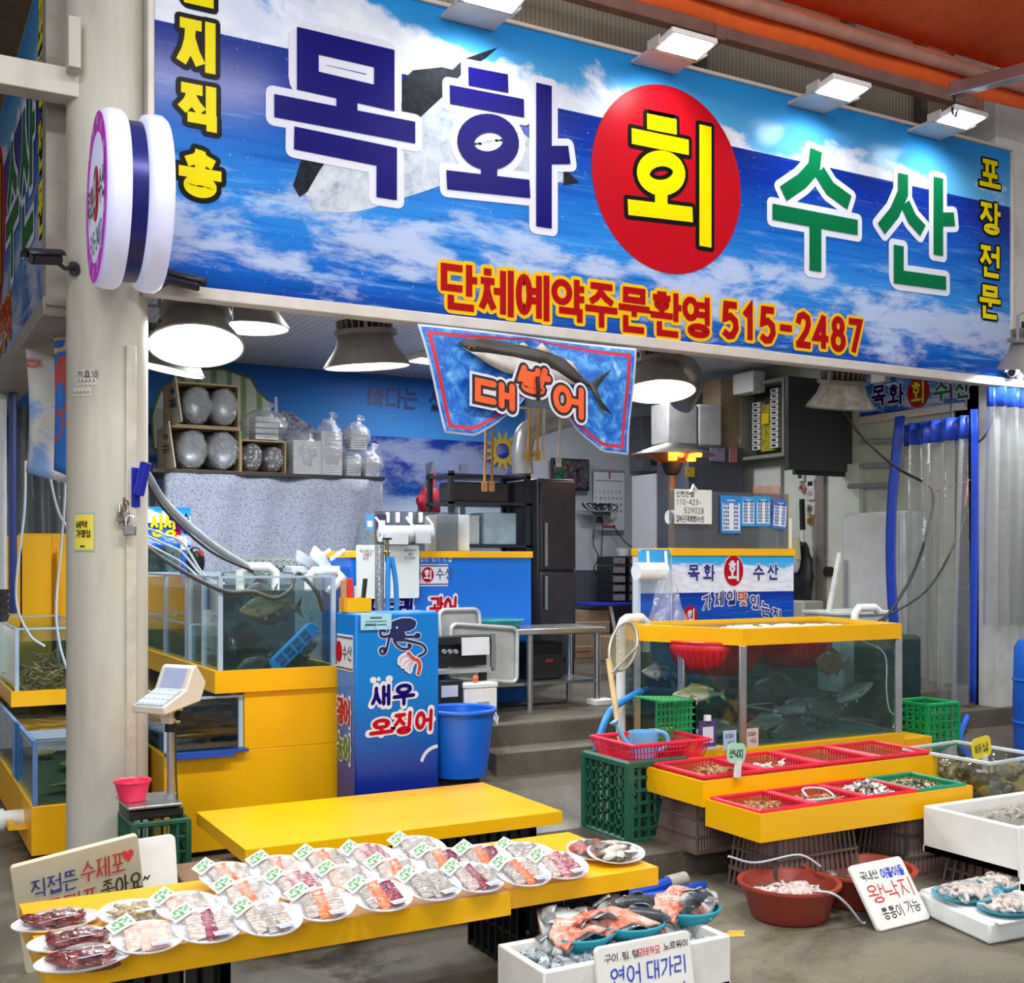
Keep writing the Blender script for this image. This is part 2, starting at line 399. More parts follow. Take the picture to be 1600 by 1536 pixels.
def M(key, col=None, rough=.5, metal=0, var=.12, vs=7, bump=0, bs=40, emit=0, coat=0, spec=.5, sub=0):
    if key in MATS: return MATS[key]
    t = NT(key); co = t.co()
    nz = t.noise(co, vs, 4, .6); c = lin(col)
    dk = tuple(x * (1 - var) for x in c[:3]) + (1,); lt = tuple(min(1, x * (1 + var)) for x in c[:3]) + (1,)
    cc = t.mix(t.ss(nz, .3, .7), dk, lt) if var else c
    nm = t.bump(t.noise(co, bs, 3), .35, bump * .012) if bump else None
    MATS[key] = t.done(t.bsdf(cc, rough, metal, spec, nm, cc if emit else None, emit, coat, sub)); return MATS[key]
def dirty(key, col, dirt, amt=.5, scale=3, rough=.5, streak=False, bump=0):
    "paint with patches or vertical streaks of grime"
    if key in MATS: return MATS[key]
    t = NT(key); co = t.co('Object', (1, 1, .18) if streak else None)
    a = t.ss(t.noise(co, scale, 6, .65, .3), .45, .75); fine = t.noise(t.co(), 45, 2)
    f = t.ma('MULTIPLY', a, amt); cc = t.mix(f, lin(col), lin(dirt))
    nm = t.bump(fine, .25, bump * .05) if bump else None
    MATS[key] = t.done(t.bsdf(cc, rough, 0, .4, nm)); return MATS[key]
def clear(key, tint=(1, 1, 1), gloss=.12, rough=.03, bump=0, bs=20, haze=0, hazecol='#ffffff'):
    "thin clear plastic or glass: see-through with a sheen"
    if key in MATS: return MATS[key]
    t = NT(key); nm = t.bump(t.noise(t.co(), bs, 3, .6, .6), .7, bump * .025) if bump else None
    lw = t.ma('POWER', t.n('LayerWeight', {0: .5} if nm is None else {0: .5, 1: nm}, o=1), 2.5)
    g = t.n('BsdfGlossy', {'Color': (1, 1, 1, 1), 'Roughness': rough} | ({'Normal': nm} if nm else {}))
    tr = t.n('BsdfTransparent', {0: tuple(tint) + (1,)})
    f = t.ma('MULTIPLY_ADD', lw, .55, gloss, clamp=True)
    sh = t.n('MixShader', {0: f, 1: tr, 2: g})
    if haze: sh = t.n('MixShader', {0: haze, 1: sh, 2: t.n('BsdfDiffuse', {0: hazecol})})
    MATS[key] = t.done(sh); return MATS[key]
# ---------------------------------------------------------------- printed sea pictures
def sea_print(key, hz=.755, ax=3.6, skyline=None, wave=1.0, sky=('#5aa9dc', '#1f86cf'), deep='#0b2f97', mid='#1560bd', light='#2f86d8', foam='#c0cce2', cloud='#d3d8ea', cl0=.97, clslope=.2, surf=.2, rough=.16, foamamt=.75, sand=None):
    if key in MATS: return MATS[key]
    t = NT(key); uv = t.co('UV'); sp = t.t.nodes.new('ShaderNodeSeparateXYZ'); t.put(sp.inputs[0], uv); u, v = sp.outputs[0], sp.outputs[1]
    n1 = t.noise(t.co('UV', (ax * 1.1, 1.6, 1)), 2.2, 7, .62, .4)
    line = t.ma('MULTIPLY_ADD', u, -clslope, cl0)
    edge = t.ma('ADD', t.ma('SUBTRACT', line, v), t.ma('MULTIPLY_ADD', n1, .55, -.29))
    cm = t.ss(edge, -.015, .05)
    skyc = t.mix(t.ss(v, hz, 1), lin(sky[0]), lin(sky[1]))
    cshade = t.mix(t.ss(t.noise(t.co('UV', (ax * 2, 3, 1)), 3, 6, .6), .35, .7), lin(cloud), '#eef0f6')
    skyc = t.mix(t.ma('MULTIPLY', cm, .95), skyc, cshade)
    k = t.ma('DIVIDE', v, hz)
    seac = t.ramp(k, [(0, '#123f96'), (.1, mid), (.38, light), (.62, mid), (.86, deep), (1, '#0a2a86')])
    w = t.noise(t.co('UV', (ax * 1.6 * wave, 26 * wave, 1)), 1.6, 6, .62, .7)
    seac = t.mix(t.ma('MULTIPLY', t.ss(w, .54, .76), t.ma('MULTIPLY_ADD', k, -.5, .62)), seac, '#9fd0f5')
    seac = t.mix(t.ma('MULTIPLY', t.ss(w, .5, .3), .5), seac, '#08327f')
    fn = t.noise(t.co('UV', (ax * 1.2, 3.2, 1)), 2.4, 9, .66, .25)
    band = t.ma('MULTIPLY', t.ss(v, surf + .3, surf), t.ss(v, surf - .26, surf - .06))
    fm = t.ma('MULTIPLY', t.ss(t.ma('ADD', fn, t.ma('MULTIPLY', band, .2)), .6, .76), t.ss(v, surf + .3, surf + .08))
    seac = t.mix(t.ma('MULTIPLY', fm, foamamt), seac, lin(foam))
    if sand:
        seac = t.mix(t.ss(t.ma('ADD', v, t.ma('MULTIPLY', n1, .06)), sand + .06, sand), seac, '#a9bccf')
        seac = t.mix(t.ss(v, sand - .06, sand - .13), seac, '#8f9db8')
    sp_ = t.noise(t.co('UV', (ax, 1, 1)), 95, 2, .5)
    seac = t.mix(t.ma('MULTIPLY', t.ss(sp_, .7, .78), .6), seac, '#dfeaf6')
    col = t.mix(t.ma('GREATER_THAN', v, hz), seac, skyc)
    MATS[key] = t.done(t.bsdf(col, rough, 0, .12)); return MATS[key]
ART = sea_print('sea_print')
NAVY, GREEN, RED, YEL, WHT, BLK = M('ink_navy', '#130d6a', .3, var=0, spec=.06), M('ink_green', '#04693e', .3, var=0, spec=.06), M('ink_red', '#b30f1d', .3, var=0, spec=.06), M('ink_yellow', '#e8d500', .3, var=0, spec=.06), M('ink_white', '#d5d7e4', .3, var=0, spec=.06), M('ink_black', '#141414', .3, var=0, spec=.06)
GOLD = M('ink_gold', '#e2b414', .4, var=0, spec=.05); BLUEINK = M('ink_blue', '#2b3fc0', .5, var=0); GREY_INK = M('ink_grey', '#4a4a52', .5, var=0)
ALU = M('painted_aluminium', '#c9c2bb', .45, .1, var=.06); STEEL = M('steel', '#b9bdbf', .28, .9, var=.08); GREYP = M('grey_paint', '#8d9094', .5)
DARK = M('dark_plastic', '#1d1e20', .45); BLACKR = M('black_rubber', '#101112', .6); WPL = M('white_plastic', '#e9ebeb', .35, var=.04)
YBOARD = dirty('yellow_board', '#f6b600', '#e09d00', .35, 2.5, .38)
FOAM = M('white_foam', '#eceae4', .75, var=.05, bump=.15, bs=120); BLUEPL = M('blue_plastic', '#1263d2', .35, var=.06)
TEAL = M('teal_plastic', '#1f9fb5', .4, var=.08); REDPL = M('red_mesh_plastic', '#e0203f', .4, var=.06); GREENPL = M('green_plastic', '#108a4a', .4, var=.06)
DGREEN = M('dark_green_plastic', '#1f5a44', .45, var=.1); BROWNPL = M('brown_plastic', '#6d5850', .55, var=.1); BLKCR = M('black_crate_plastic', '#17181a', .5)
ACRY = clear('acrylic_sheet', (.93, .98, .97), .03); ACRYE = M('acrylic_edge', '#a9bfd6', .25, var=.05)
FILM = clear('cling_film', (.98, .98, .98), .022, .08, 1.0, 26); BAGM = clear('poly_bag', (.95, .96, .97), .14, .1, 1.6, 22, haze=.16, hazecol='#dfe3ea')
PVCW = M('white_pvc_pipe', '#e6e8e6', .35, var=.04); CORD = M('black_cable', '#26272a', .5); HOSEC = M('pale_air_hose', '#c3ccd8', .3, var=.05)

# ---------------------------------------------------------------- the setting
def concrete(key, a, b, wet=.5):
    t = NT(key); co = t.co('Object'); n1 = t.noise(co, .9, 6, .62, .6); n2 = t.noise(co, 6, 6, .7); n3 = t.noise(co, 60, 3)
    c = t.mix(t.ss(n1, .35, .65), lin(a), lin(b)); c = t.mix(t.ma('MULTIPLY', t.ss(n2, .55, .75), .5), c, '#3f3d39'); c = t.mix(t.ma('MULTIPLY', t.ss(n3, .6, .75), .35), c, '#b7b2a4')
    r = t.ma('MULTIPLY_ADD', t.ss(n1, .4, .62), -wet, .72, clamp=True)
    nm = t.bump(t.ma('MULTIPLY_ADD', n3, .4, n2), .25, .01)
    MATS[key] = t.done(t.bsdf(c, r, 0, .5, nm)); return MATS[key]
CONC = concrete('wet_concrete', '#7b7464', '#544e42', .5); CONC2 = concrete('dark_wet_concrete', '#645d50', '#463f35', .45)
m = MB(); m.grid(lambda u, v: (-12 + 28 * u, -8 + 24 * v, 0), 1, 1); m.struct('floor', CONC)
m = MB()
lo = [(2.9, 4.74), (9.5, 4.6), (9.5, 5.3), (2.4, 5.3)]
m.hexa([(2.9, 4.74, -.02), (9.5, 4.6, -.02), (9.5, 5.4, -.02), (2.5, 5.4, -.02)], [(2.9, 4.74, .13), (9.5, 4.6, .13), (9.5, 5.4, .13), (2.5, 5.4, .13)])
m.hexa([(2.5, 5.4, -.02), (9.5, 5.4, -.02), (9.5, 6.28, -.02), (2.35, 6.28, -.02)], [(2.5, 5.4, .13), (9.5, 5.4, .13), (9.5, 6.28, .4), (2.35, 6.28, .4)]); m.box((3.22, 6.02, .1), (9.4, 6.3, .455))
m.struct('floor.001', CONC2)
m = MB(); m.box((2.34, 6.28, -.02), (9.5, 12, .6)); m.box((1.2, 8.5, -.02), (2.34, 12, .6)); m.struct('floor.002', CONC2, bevel=.02)
WALLW = dirty('white_wall_paint', '#c4c6d2', '#a5a7b4', .5, 1.5, .6); WALLG = dirty('grey_wall_paint', '#585a63', '#46474f', .5, 2, .6)
m = MB(); m.box((.2, 10.7, 0), (6.26, 10.85, 3.6)); m.box((6.26, 10.7, 1.49), (9, 10.85, 3.6)); m.struct('wall_back', WALLW)
m = MB(); m.box((5.9, 10.66, .6), (7.7, 10.72, 1.49)); m.struct('trim_1', WALLG)
PANELG = dirty('pale_green_panel', '#b9c0ae', '#9da392', .5, 2, .5, True)
m = MB(); m.box((7.66, 6.25, .4), (7.8, 10.8, 4.8)); m.struct('wall_right', PANELG)
CEIL = M('ceiling_panel', '#cdd2de', .5, var=.04)
t = NT('ceiling_strips'); w = t.n('TexWave', {'Vector': t.co(), 'Scale': 5, 'Distortion': 0}, o=1, wave_type='BANDS', bands_direction='X')
MATS['ceiling_strips'] = t.done(t.bsdf(t.mix(t.ss(w, .0, .15), '#9aa0ae', '#d0d4e0'), .3))
m = MB(); m.box((.9, 6.3, 3.45), (7.8, 10.8, 3.5)); m.struct('ceiling', MATS['ceiling_strips'])
# upper wall of brown translucent panels behind the sign, with its mullions
t = NT('brown_corrugated'); w = t.n('TexWave', {'Vector': t.co(), 'Scale': 9}, o=1, wave_type='BANDS', bands_direction='X')
nz = t.noise(t.co(), .8, 4); c = t.mix(nz, '#94806a', '#d9c8ae'); c = t.mix(t.ma('MULTIPLY', w, .4), c, '#4c4036')
MATS['brown_corrugated'] = t.done(t.bsdf(c, .35, 0, .5, t.bump(w, .3, .01)))
m = MB(); m.box((1.1, 6.55, 4.6), (9.5, 6.6, 8)); m.struct('wall_upper', MATS['brown_corrugated'])
m = MB()
for x in (5.1, 6.52, 7.3, 8.2): m.box((x - .035, 6.47, 4.6), (x + .035, 6.55, 8))
m.struct('trim_2', M('brown_mullion', '#5d554c', .5))
HALLC = M('hall_ceiling', '#7a624a', .8, var=.2, vs=2)
m = MB(); m.box((-7, 7.2, 6.4), (9, 22, 6.5)); m.struct('ceiling.001', HALLC)
m = MB()
m.box((-7, 12.2, 6.1), (1, 12.4, 6.4)); m.bar((-.6, 5, 6.38), (.5, 14, 6.38), .05); m.struct('trim_3', M('dark_beam', '#2c2621', .7))
m = MB(); m.box((-9, 20, 0), (9, 20.2, 6.4)); m.struct('wall_far', dirty('far_hall_wall', '#8f8472', '#6a5d4c', .6, .6, .7))
# round painted pillar and square pillar that carry the sign
PIL = dirty('old_cream_paint', '#c6c1b6', '#8d8171', .55, 1.8, .55, True, bump=.03)
m = MB(); m.cyl((1.06, 6.2, 0), (1.06, 6.2, 6.4), .198, n=40); m.struct('column', PIL, angle=50)
m = MB(); m.box((7.66, 6.08, 0), (8.2, 6.5, 6)); m.struct('column.001', dirty('flaking_white_paint', '#d0d1ce', '#a39d92', .6, 2.2, .6, False, .05), bevel=.02)

m = MB(); m.box((8.2, 6.7, 0), (18, 6.8, 8)); m.struct('wall_side', dirty('beige_wall', '#b3aa9a', '#8d8373', .5, 1, .6))
# ---------------------------------------------------------------- the great shop sign
SY = 6.0; SX0, SX1, SZ0, SZ1 = 1.25, 7.71, 3.0, 4.757
sign = TW('shop_sign', 'long blue sea-picture shop sign with navy and green lettering over the stall', 'sign', (4.48, SY, 2.94))
m = MB(); m.grid(lambda u, v: (SX0 + u * (SX1 - SX0), SY, SZ0 + v * (SZ1 - SZ0)), 1, 1); m.done('printed_panel', ART, sign)
m = MB(); m.box((SX0 - .02, SY + .004, SZ0 - .02), (SX1 + .02, SY + .07, SZ1 + .02)); m.done('sign_box', ALU, sign)
m = MB()
m.box((SX0 - .03, SY - .02, SZ1), (SX1 + .03, SY + .08, SZ1 + .025)); m.box((SX0 - .05, SY - .025, SZ0 - .065), (SX1 + .25, SY + .075, SZ0))
m.box((SX0 - .035, SY - .02, SZ0), (SX0, SY + .08, SZ1)); m.box((SX1, SY - .02, SZ0), (SX1 + .03, SY + .075, SZ1)); m.done('frame', ALU, sign, bevel=.006)
def S2(px, py, Y=SY): p = at(px, py, Y=Y); return p.x, p.z
def sbox(pl, pr, pt, pb):
    pc = (pl + pr) / 2; return S2(pl, pt)[0], S2(pc, pb)[1], S2(pr, pt)[0] - S2(pl, pt)[0], S2(pc, pt)[1] - S2(pc, pb)[1]
OS = V((0, SY, 0))
# the leaping fish printed behind the letters
def sp(pts, O=OS, Y=SY): return [S2(x, y, Y) for x, y in pts]
fb = bez([(*S2(462, 275), 0), (*S2(500, 205), 0), (*S2(590, 150), 0), (*S2(680, 105), 0), (*S2(735, 118), 0), (*S2(760, 160), 0), (*S2(880, 262), 0), (*S2(880, 285), 0), (*S2(760, 270), 0), (*S2(660, 300), 0), (*S2(560, 330), 0), (*S2(490, 330), 0)], 5)
t = NT('fish_print'); co = t.co('Object'); nz = t.noise(co, 9, 6, .7); spz = t.t.nodes.new('ShaderNodeSeparateXYZ'); t.put(spz.inputs[0], co)
g = t.ma('ADD', t.ma('MULTIPLY_ADD', spz.outputs[0], .12, t.ma('MULTIPLY', spz.outputs[2], 1)), t.ma('MULTIPLY', nz, .3))
MATS['fish_print'] = t.done(t.bsdf(t.ramp(nz, [(.3, '#66738a'), (.45, '#a9b4c4'), (.7, '#cdd4de')]), .4))
fish_art = MB(); fish_art.prism([(p.x, p.y) for p in fb], OS, X_, Z_, .001, .0006); fish_art.done('fish_picture', MATS['fish_print'], sign)
FDK = M('fish_print_dark', '#171c25', .5, var=.5, vs=25, spec=.1)
m = MB()
for k, pl in enumerate(([(625, 130), (645, 110), (690, 105), (720, 112), (695, 148), (655, 185), (628, 180)], [(662, 150), (700, 115), (725, 92), (778, 74), (760, 90), (722, 115), (690, 150)], [(458, 290), (470, 250), (515, 245), (500, 265), (480, 300), (468, 308)], [(880, 262), (905, 285), (880, 290)])):
    m.prism([S2(*p) for p in pl], OS, X_, Z_, .0015 + .0003 * k, .001)
m.done('fish_dark_print', FDK, sign)
def lettering(parent, rows, nm, col, outcol, O, ux, uy):
    "rows: (character, x, y, w, h, stroke, outline)"
    a, b = MB(), MB()
    for ch, x, y, w, h, sw, out in rows:
        glyph(b, ch, O, ux, uy, x, y, w, h, sw, out, .003); glyph(a, ch, O, ux, uy, x, y, w, h, sw, 0, .006)
    if outcol: b.done(nm + '_outline', outcol, parent)
    return a.done(nm, col, parent)
def inset(bx, k): x, y, w, h = bx; return x + k, y + k, w - 2 * k, h - 2 * k
def c2p(pts): return [(400 + x * .5357, y * .5357) for x, y in pts]
def ringpx(cx, cy, rx, ry): p = arc(cx, cy, rx, ry, 90, 450, 30); p[-1] = p[0]; return p
BIG = {'목': (.122, [c2p(q) for q in ([(150, 120), (150, 236), (373, 287), (373, 172), (150, 120)], [(264, 258), (264, 345)], [(52, 309), (463, 388)], [(110, 403), (380, 458), (380, 580)])]),
 '화': (.108, [c2p(q) for q in ([(618, 223), (734, 245)], [(564, 276), (780, 317)], ringpx(676, 415, 66, 55), [(678, 480), (678, 535)], [(555, 525), (797, 552)], [(838, 247), (838, 664)], [(840, 453), (912, 453)])]),
 '회': (.098, [[(1010, 190), (1056, 199)], [(986, 213), (1075, 231)], ringpx(1032, 271, 28, 23), [(1032, 298), (1032, 328)], [(980, 324), (1081, 336)], [(1101, 197), (1101, 386)]]),
 '수': (.108, [[(1274, 235), (1271, 262), (1252, 283), (1223, 303)], [(1279, 268), (1296, 295), (1326, 317)], [(1206, 331), (1339, 356)], [(1273, 346), (1273, 424)]]),
 '산': (.1, [[(1410, 272), (1410, 302), (1397, 332), (1376, 358)], [(1413, 318), (1424, 342), (1441, 361)], [(1465, 278), (1465, 399)], [(1466, 343), (1490, 343)], [(1403, 384), (1403, 433), (1477, 443)]])}
def bigletters(chs, nm, col, ocol, out):
    a, b = MB(), MB()
    for ch in chs:
        sw, ls = BIG[ch]; L = []
        for l in ls: L.append([S2(*p) for p in l])
        b.halo(L, OS, X_, Z_, sw / 2 + out, out, out * .9, .003); a.strokes(L, OS, X_, Z_, sw / 2, lift=.008)
    b.done(nm + '_outline', ocol, sign); a.done(nm, col, sign)
bigletters('목화', 'navy_lettering', NAVY, WHT, .045); bigletters('수산', 'green_lettering', GREEN, WHT, .045)
cx, cz = S2(1045, 281); rx = (S2(1162, 281)[0] - S2(930, 281)[0]) / 2; rz = (S2(1045, 134)[1] - S2(1045, 427)[1]) / 2
m = MB(); m.prism(arc(cx, cz, rx, rz, 0, 360, 64)[:-1], OS, X_, Z_, .002, .001); m.done('red_disc', RED, sign)
bigletters('회', 'yellow_letter', YEL, BLK, .028)
rows = []
x0, x1 = S2(690, 440)[0], S2(1108, 490)[0]; zb = S2(900, 505)[1]; ht = S2(900, 440)[1] - S2(900, 505)[1]; cw = (x1 - x0) / 8.9
for i, ch in enumerate('단체예약주문환영'): rows.append((ch, x0 + i * cw * 1.13, zb, cw, ht, .041, .022))
x0, x1 = S2(1128, 500)[0], S2(1346, 520)[0]; cw = (x1 - x0) / 8
zb = S2(1240, 539)[1]; ht = S2(1240, 488)[1] - zb
for i, ch in enumerate('515-2487'): rows.append((ch, x0 + i * cw * 1.02, zb, cw * .86, ht, .046, .022))
lettering(sign, rows, 'red_lettering', M('ink_deep_red', '#a30d14', .4, var=0, spec=.05), GOLD, OS, X_, Z_)
rows = []
for ch, bx in (('산', (270, 345, -85, 16)), ('지', (270, 345, 25, 118)), ('직', (272, 346, 126, 214)), ('송', (272, 352, 226, 312)), ): rows.append((ch, *inset(sbox(*bx), .035), .054, .026))
for ch, bx in (('포', (1528, 1564, 248, 297)), ('장', (1528, 1564, 314, 370)), ('전', (1528, 1564, 381, 437)), ('문', (1528, 1564, 444, 499))): rows.append((ch, *inset(sbox(*bx), .02), .036, .016))
lettering(sign, rows, 'yellow_lettering', YEL, BLK, OS, X_, Z_)

# floodlights along the top edge of the sign
LENS = M('lamp_lens', '#ffffff', .3, var=0, emit=9)
def flood():
    r = T('flood_light', None, None)
    m = MB(); Mx = Matrix.Rotation(rad(-9), 3, 'X'); m.cb((0, -.02, .03), (.34, .2, .035), Mx); m.done('housing', WPL, r, bevel=.006)
    m = MB(); m.cb((0, -.022, .0105), (.29, .16, .012), Mx); m.done('lens', LENS, r)
    m = MB(); m.box((-.17, .09, .0), (.17, .315, .02)); m.box((-.185, .0, .0), (-.172, .12, .06)); m.box((.172, .0, .0), (.185, .12, .06)); m.done('bracket', ALU, r, bevel=.003)
    l = bpy.data.lights.new('flood_lamp', 'SPOT'); l.energy = 28; l.spot_size = rad(125); l.spot_blend = .8; l.shadow_soft_size = .09; l.color = (.9, .97, 1)
    lo_ = bpy.data.objects.new('flood_lamp', l); C.objects.link(lo_); lo_.parent = r; lo_.location = (0, -.04, -.03); lo_.rotation_euler = (rad(32), 0, 0)
    return r
f0 = flood()
for i, ((px, py), lb) in enumerate((((770, 3), 'white floodlight above the navy lettering, cut by the photo edge'), ((1068, 78), 'white floodlight standing over the red disc of the big sign'), ((1312, 146), 'white floodlight over the green first letter of the sign'), ((1498, 191), 'white floodlight nearest the square pillar, lighting the sign end'))):
    p = at(px, py, Y=5.68); r = f0 if i == 0 else dup(f0, p); r.location = p; r['label'] = lb; r['category'] = 'floodlight'; r['group'] = 'floodlights above the big sign'

# awning, its roller and rails
ORANGE = M('orange_canvas', '#ea5f1c', .7, var=.08); SALM = M('salmon_rail', '#b98a78', .5)
aw = TW('awning', 'orange canvas awning with a hanging edge and roller tube above the sign', 'awning', (6, 5.7, 5))
p0, p1 = at(1134, 0, Y=5.7), at(1598, 137, Y=5.7); zr = (p0.z + p1.z) / 2
m = MB(); m.grid(lambda u, v: (3.5 + u * 7, 5.7 - v * 3.4, zr + .1 + v * .55 - .05 * math.sin(v * 3.1)), 8, 8); m.done('canvas', ORANGE, aw, solid=.006)
m = MB(); m.grid(lambda u, v: (3.5 + u * 7, 5.74 + .01 * math.sin(u * 40), zr + .1 - v * .24), 60, 3); m.done('valance', ORANGE, aw, solid=.005)
m = MB(); m.cyl((3.5, 5.68, zr), (10.5, 5.68, zr), .045); m.done('roller_tube', SALM, aw)
m = MB(); m.tube([(3.5 + .35 * i, 4.2, zr + .352 - .05 * math.sin(1.36)) for i in range(21)], .012); m.done('seam_cord', M('grey_cord', '#8e7b6c', .7), aw)
m = MB(); a, b = at(940, -4, Y=6.25), at(1600, 187, Y=6.25); zr2 = (a.z + b.z) / 2; m.box((3.3, 6.22, zr2 - .045), (8.4, 6.3, zr2 + .045))
m.box((5.0, 6.2, zr2 - .07), (5.08, 6.32, zr2 + .07)); m.box((7.6, 6.2, zr2 - .1), (7.68, 6.34, zr2 + .07)); m.solo('awning_rail', 'long salmon painted rail running above the sign', 'rail', SALM, bevel=.004)
ar = TW('awning_support', 'silver square awning arm with an iron hook near the square pillar', 'arm', tuple(at(1490, 140, Y=5.6)))
m = MB(); m.bar(at(1486, 142, Y=5.6), at(1650, 98, Y=4.9), .09, .09); m.done('arm_tube', STEEL, ar, bevel=.006)
hk = at(1491, 152, Y=5.58); m = MB(); m.tube([hk + V((0, 0, .02 - .09 * 0)), hk + V((0, 0, -.04)), hk + V((.03, 0, -.08)), hk + V((.015, 0, -.13)), hk + V((-.015, 0, -.12)), hk + V((-.02, 0, -.07))], .008); m.done('hook', BLACKR, ar)

# round light-box sign on the pillar
rs = T('round_sign', 'round double light-box sign with purple ring sticking out from the pillar', 'sign', (1.045, 5.55, 2.85))
LITW = M('lit_white_acrylic', '#ccd0ee', .35, var=0, emit=.3); rr = .4; zc = .4
for s_, nm in ((-1, 'lit_disc'), (1, 'lit_disc')):
    x0, x1 = (-.145, -.04) if s_ < 0 else (.032, .14)
    m = MB(); Mx = Matrix.Rotation(rad(90), 3, 'Y')
    m.lathe([(0, x0), (rr - .035, x0), (rr - .01, x0 + .012), (rr, x0 + .04), (rr, x1 - .02), (rr - .015, x1), (0, x1)], (0, 0, zc), 56, M=Mx); m.done(nm, LITW, rs, angle=50)
m = MB(); m.cyl((-.045, 0, zc), (.035, 0, zc), rr - .04, n=48); m.done('blue_band', M('band_navy', '#1b2270', .3, .3), rs)
m = MB(); m.box((-.03, .3, .3), (.02, .46, .5)); m.done('bracket', ALU, rs)
O_ = V((-.1455, 0, zc)); PUR = M('purple_print', '#b51fb5', .4, var=0, emit=.25)
m = MB(); m.strokes([arc(0, 0, .335, .335, 0, 360, 48)[:-1] + [arc(0, 0, .335, .335, 0, 360, 48)[0]]], O_, -Y_, Z_, .045); m.done('purple_ring', PUR, rs)
m = MB(); m.prism(arc(0, .02, .1, .125, 0, 360, 32)[:-1], O_, -Y_, Z_, .003); m.done('red_oval', RED, rs)
m = MB(); text(m, '목화', O_, -Y_, Z_, -.3, -.06, .09, .15, .02); text(m, '수산', O_, -Y_, Z_, .115, -.06, .09, .15, .02); text(m, '515-2487', O_, -Y_, Z_, -.19, -.24, .07, .1, .014); m.done('lettering', GREY_INK, rs)
m = MB(); text(m, '회', O_, -Y_, Z_, -.05, -.05, .1, .14, .02, lift=.006)
for a0, s_ in ((180, '단체예약주문'), (350, '포장전문환영')):
    for i, ch in enumerate(s_):
        a = rad(a0 - (i + .5) * 26 - 12) if a0 == 180 else rad(190 + (i + .5) * 27); c = V((.335 * math.cos(a), .335 * math.sin(a))); glyph(m, ch, O_, -Y_, Z_, c.x - .025, c.y - .025, .05, .05, .009, lift=.004)
m.done('white_lettering', WHT, rs)
rs.rotation_euler = (0, 0, rad(-2.5))

# security cameras
def cctv(loc, rz, lb, body, tilt=-15):
    r = T('security_camera', lb, 'camera', loc, rot=(0, rad(tilt), rz), group='security cameras round the sign'); r.scale = (.78,) * 3
    m = MB(); m.cyl((0, 0, 0), (.19, 0, 0), .042, n=20); m.done('body', body, r)
    m = MB(); m.grid(lambda u, v: (-.02 + .25 * u, .055 * math.cos(math.pi * (v * .9 + .05)), .052 * math.sin(math.pi * (v * .9 + .05)) + .003), 1, 10); m.done('sun_shield', body, r, solid=.005)
    m = MB(); m.cyl((.19, 0, 0), (.2, 0, 0), .036, n=20); m.done('lens', M('camera_glass', '#0c0d10', .08, var=0), r)
    m = MB(); m.tube([(.02, 0, -.02), (-.03, 0, -.06), (-.09, 0, -.06)], .014); m.cyl((-.11, 0, -.06), (-.085, 0, -.06), .045); m.done('mount', body, r)
DCAM = M('dark_camera_metal', '#35333d', .35, .4)
cctv(at(264, 434, Y=5.93), rad(-18), 'dark bullet camera just below the round light-box sign', DCAM, 12)
cctv(at(92, 404, Y=6.05), rad(205), 'dark hooded camera on the outer side of the round pillar', DCAM, 10)
cctv(at(1588, 580, Y=5.95), rad(205), 'white bullet camera under the sign corner at the square pillar', WPL, 12)

# side sign running back along the corner
ss_ = TW('side_sign', 'blue side sign facing the other aisle, seen at a steep angle', 'sign', (.78, 9, 3.0))
ART2 = sea_print('sea_print_side', ax=3.2)
SXp = .8; yN, yF = 6.35, 12.6; 
m = MB(); m.grid(lambda u, v: (SXp, yF - u * (yF - yN), 2.95 + v * 1.8), 1, 1); m.done('printed_panel', ART2, ss_)
m = MB(); m.box((SXp + .004, yN, 2.93), (SXp + .22, yF, 4.77)); m.done('sign_box', ALU, ss_)
m = MB(); m.box((SXp - .03, yN, 2.85), (SXp + .22, yF, 2.95)); m.box((SXp - .02, yN - .02, 2.9), (SXp + .22, yN + .12, 4.8)); m.done('frame', M('weathered_frame', '#8d857b', .5), ss_, bevel=.005)
OSd = V((SXp, yF, 2.95)); nY = -Y_
lettering(ss_, [('목', .9, .55, .95, .95, .14, .05), ('화', 2.05, .55, .95, .95, .14, .05)], 'navy_lettering', NAVY, WHT, OSd, nY, Z_)
lettering(ss_, [('수', 4.15, .5, .7, .85, .12, .05), ('산', 4.95, .5, .7, .85, .12, .05)], 'green_lettering', GREEN, WHT, OSd, nY, Z_)
m = MB(); m.prism(arc(3.5, 1.0, .5, .62, 0, 360, 40)[:-1], OSd, nY, Z_, .002, .001); m.done('red_disc', RED, ss_)
lettering(ss_, [('회', 3.2, .6, .6, .8, .11, .04)] + [(c, 5.85, 1.4 - .33 * i, .22, .25, .045, .018) for i, c in enumerate('포장전문')], 'yellow_lettering', YEL, BLK, OSd, nY, Z_)
lettering(ss_, [(c, 1.9 + .32 * i, .12, .28, .28, .05, .02) for i, c in enumerate('단체예약주문환영')], 'red_lettering', RED, GOLD, OSd, nY, Z_)
m = MB(); m.bar((-2.6, 6.1, at(50, 128, Y=6.1).z), (.95, 6.15, at(100, 128, Y=6.1).z), .14, .14); m.box((.84, 5.98, 4.0), (.9, 6.1, 4.25)); m.solo('steel_beam', 'cream square steel beam joining the round pillar up high', 'beam', PIL, bevel=.005)
m = MB(); m.cyl((-.55, 15, 0), (-.55, 15, 6.3), .14, n=20); m.solo('hall_pipe', 'cream vertical pipe far beyond the side sign', 'pipe', M('cream_pipe', '#cdbb97', .5))
